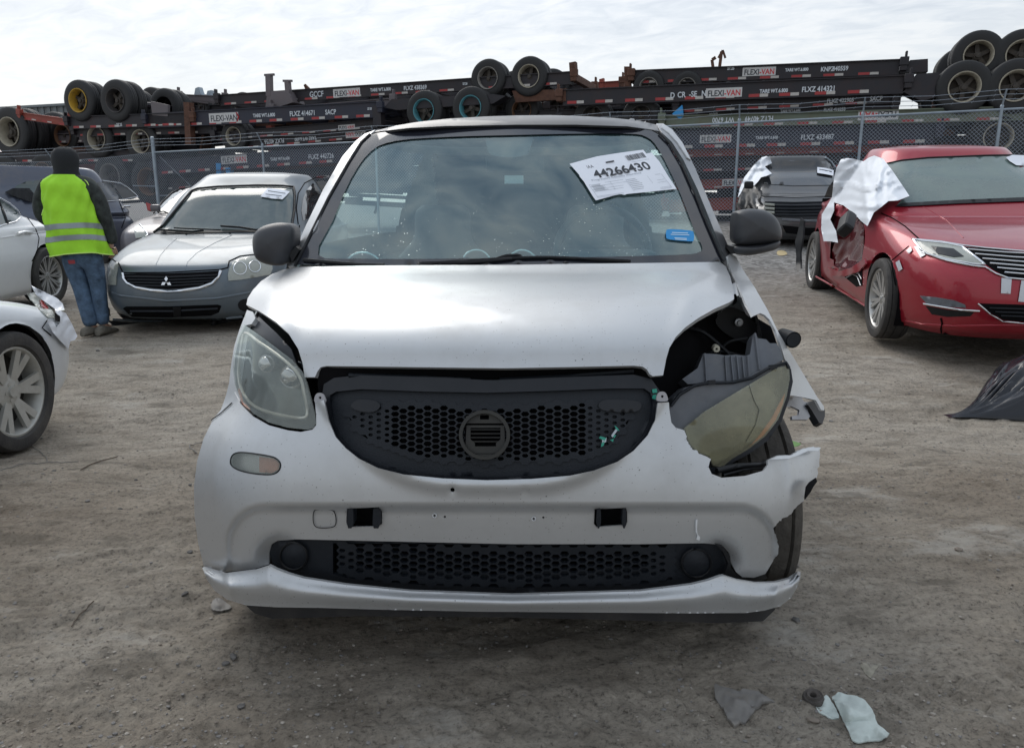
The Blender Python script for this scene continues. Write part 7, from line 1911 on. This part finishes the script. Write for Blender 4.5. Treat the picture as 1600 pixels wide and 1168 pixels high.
# black plastic bag at the right edge
def bag():
    a = ground_at(1480, 652)
    mb = MB(); nu, nv = 150, 100
    dirv = (ground_at(1640, 650) - a); dirv.z = 0; L_ = dirv.length; ux = dirv.normalized(); uy = Vector((-ux.y, ux.x, 0))
    def f(u, v):
        s_ = u * L_ * 1.9
        w = .03 + .42 * sstep(0, .7, u) * (1 - .4 * sstep(.7, 1, u))
        t = (v - .5) * 2
        H = .34 * sstep(-.02, .60, u) ** 1.3 * (1 - sstep(.75, 1.02, u))
        prof = max(0, 1 - abs(t) ** 2.4) ** .6
        x = a.x + ux.x * s_ + uy.x * (t * w + w * .55); y = a.y + ux.y * s_ + uy.y * (t * w + w * .55)
        X = np.array([u * 3.2 + t * 1.2]); Y = np.array([t * 5 - u * 4])
        n = abs(float(vnoise(X, Y, 31)[0])) * 2; n2 = abs(float(vnoise(X * 2.6, Y * 2.6, 32)[0])) * 2
        z = terrain(x, y) + .006 + H * prof * (.80 + .28 * n) + .014 * n2 * prof * sstep(0, .2, u)
        return (x, y, z)
    mb.grid(f, nu, nv)
    m, N, L, b_ = new_mat('black_bin_liner'); b_.inputs['Base Color'].default_value = (.012, .014, .020, 1); b_.inputs['Roughness'].default_value = .22
    o = mb.build('plastic_bag', m, None, smooth=70)
    tag(o, 'crumpled black plastic bag lying at the right edge of the yard', 'plastic bag')
bag()
# single stones and twigs that stand out
sr = random.Random(9)
ST = [(297, 863, .013, 'grey stone beside the left flank of the bumper'), (297, 757, .011, 'round dark stone beside the turn lamp side of the bumper'), (85, 741, .013, 'dark stone farthest left of the loose stones'), (188, 795, .012, 'flat dark stone left of the bumper corner'), (212, 749, .011, 'angular stone above the flat dark one'), (365, 1028, .016, 'pale flat stone on the dirt before the lip'), (353, 1037, .013, 'brown flat stone touching the pale one'), (290, 934, .012, 'pale stone left of the curled shard'), (378, 1113, .010, 'small round stone near the bottom edge left of centre'), (1244, 968, .014, 'dark clod right of the lip end'), (153, 548, .022, 'blue grey stone in front of the grey sedan')]
for px, py, r_, lab in ST:
    vs, fs = stone_verts(r_, sr)
    g = ground_at(px, py); g.z = ground_z(g.x, g.y)
    mb = MB(); mb.add(vs, fs)
    o = mb.build('stone', mat('field_stone', (.11, .105, .10), .9, var=.4, vscale=40), None, loc=g + Vector((0, 0, r_ * .25)))
    tag(o, lab, 'stone', 'stones on the dirt')
TW = [([(127, 740), (150, 730), (184, 719)], .0028, 'straight brown twig left of the microcar'), ([(112, 978), (118, 968), (134, 956), (148, 948)], .0018, 'short bent twig at the lower left'), ([(0, 739), (50, 731), (90, 730), (124, 727)], .0022, 'long thin wire lying from the left edge'), ([(317, 689), (300, 696), (297, 703), (308, 712)], .0025, 'thin curled wire beside the bumper flank'), ([(48, 698), (62, 705), (72, 716), (75, 730)], .0018, 'thin curved wire below the alloy wheel')]
for line, r_, lab in TW:
    pts = []
    for q in spline([(*p,) for p in line], 5):
        g = ground_at(*q); g.z = ground_z(g.x, g.y) + r_ * 2.2; pts.append(g)
    mb = MB(); mb.tube(pts, r_, 6)
    o = mb.build('wire' if 'wire' in lab else 'twig', mat('dry_wood' if 'twig' in lab else 'dull_wire', (.10, .075, .055) if 'twig' in lab else (.18, .17, .16), .8), None, smooth=60)
    tag(o, lab, 'wire' if 'wire' in lab else 'twig')
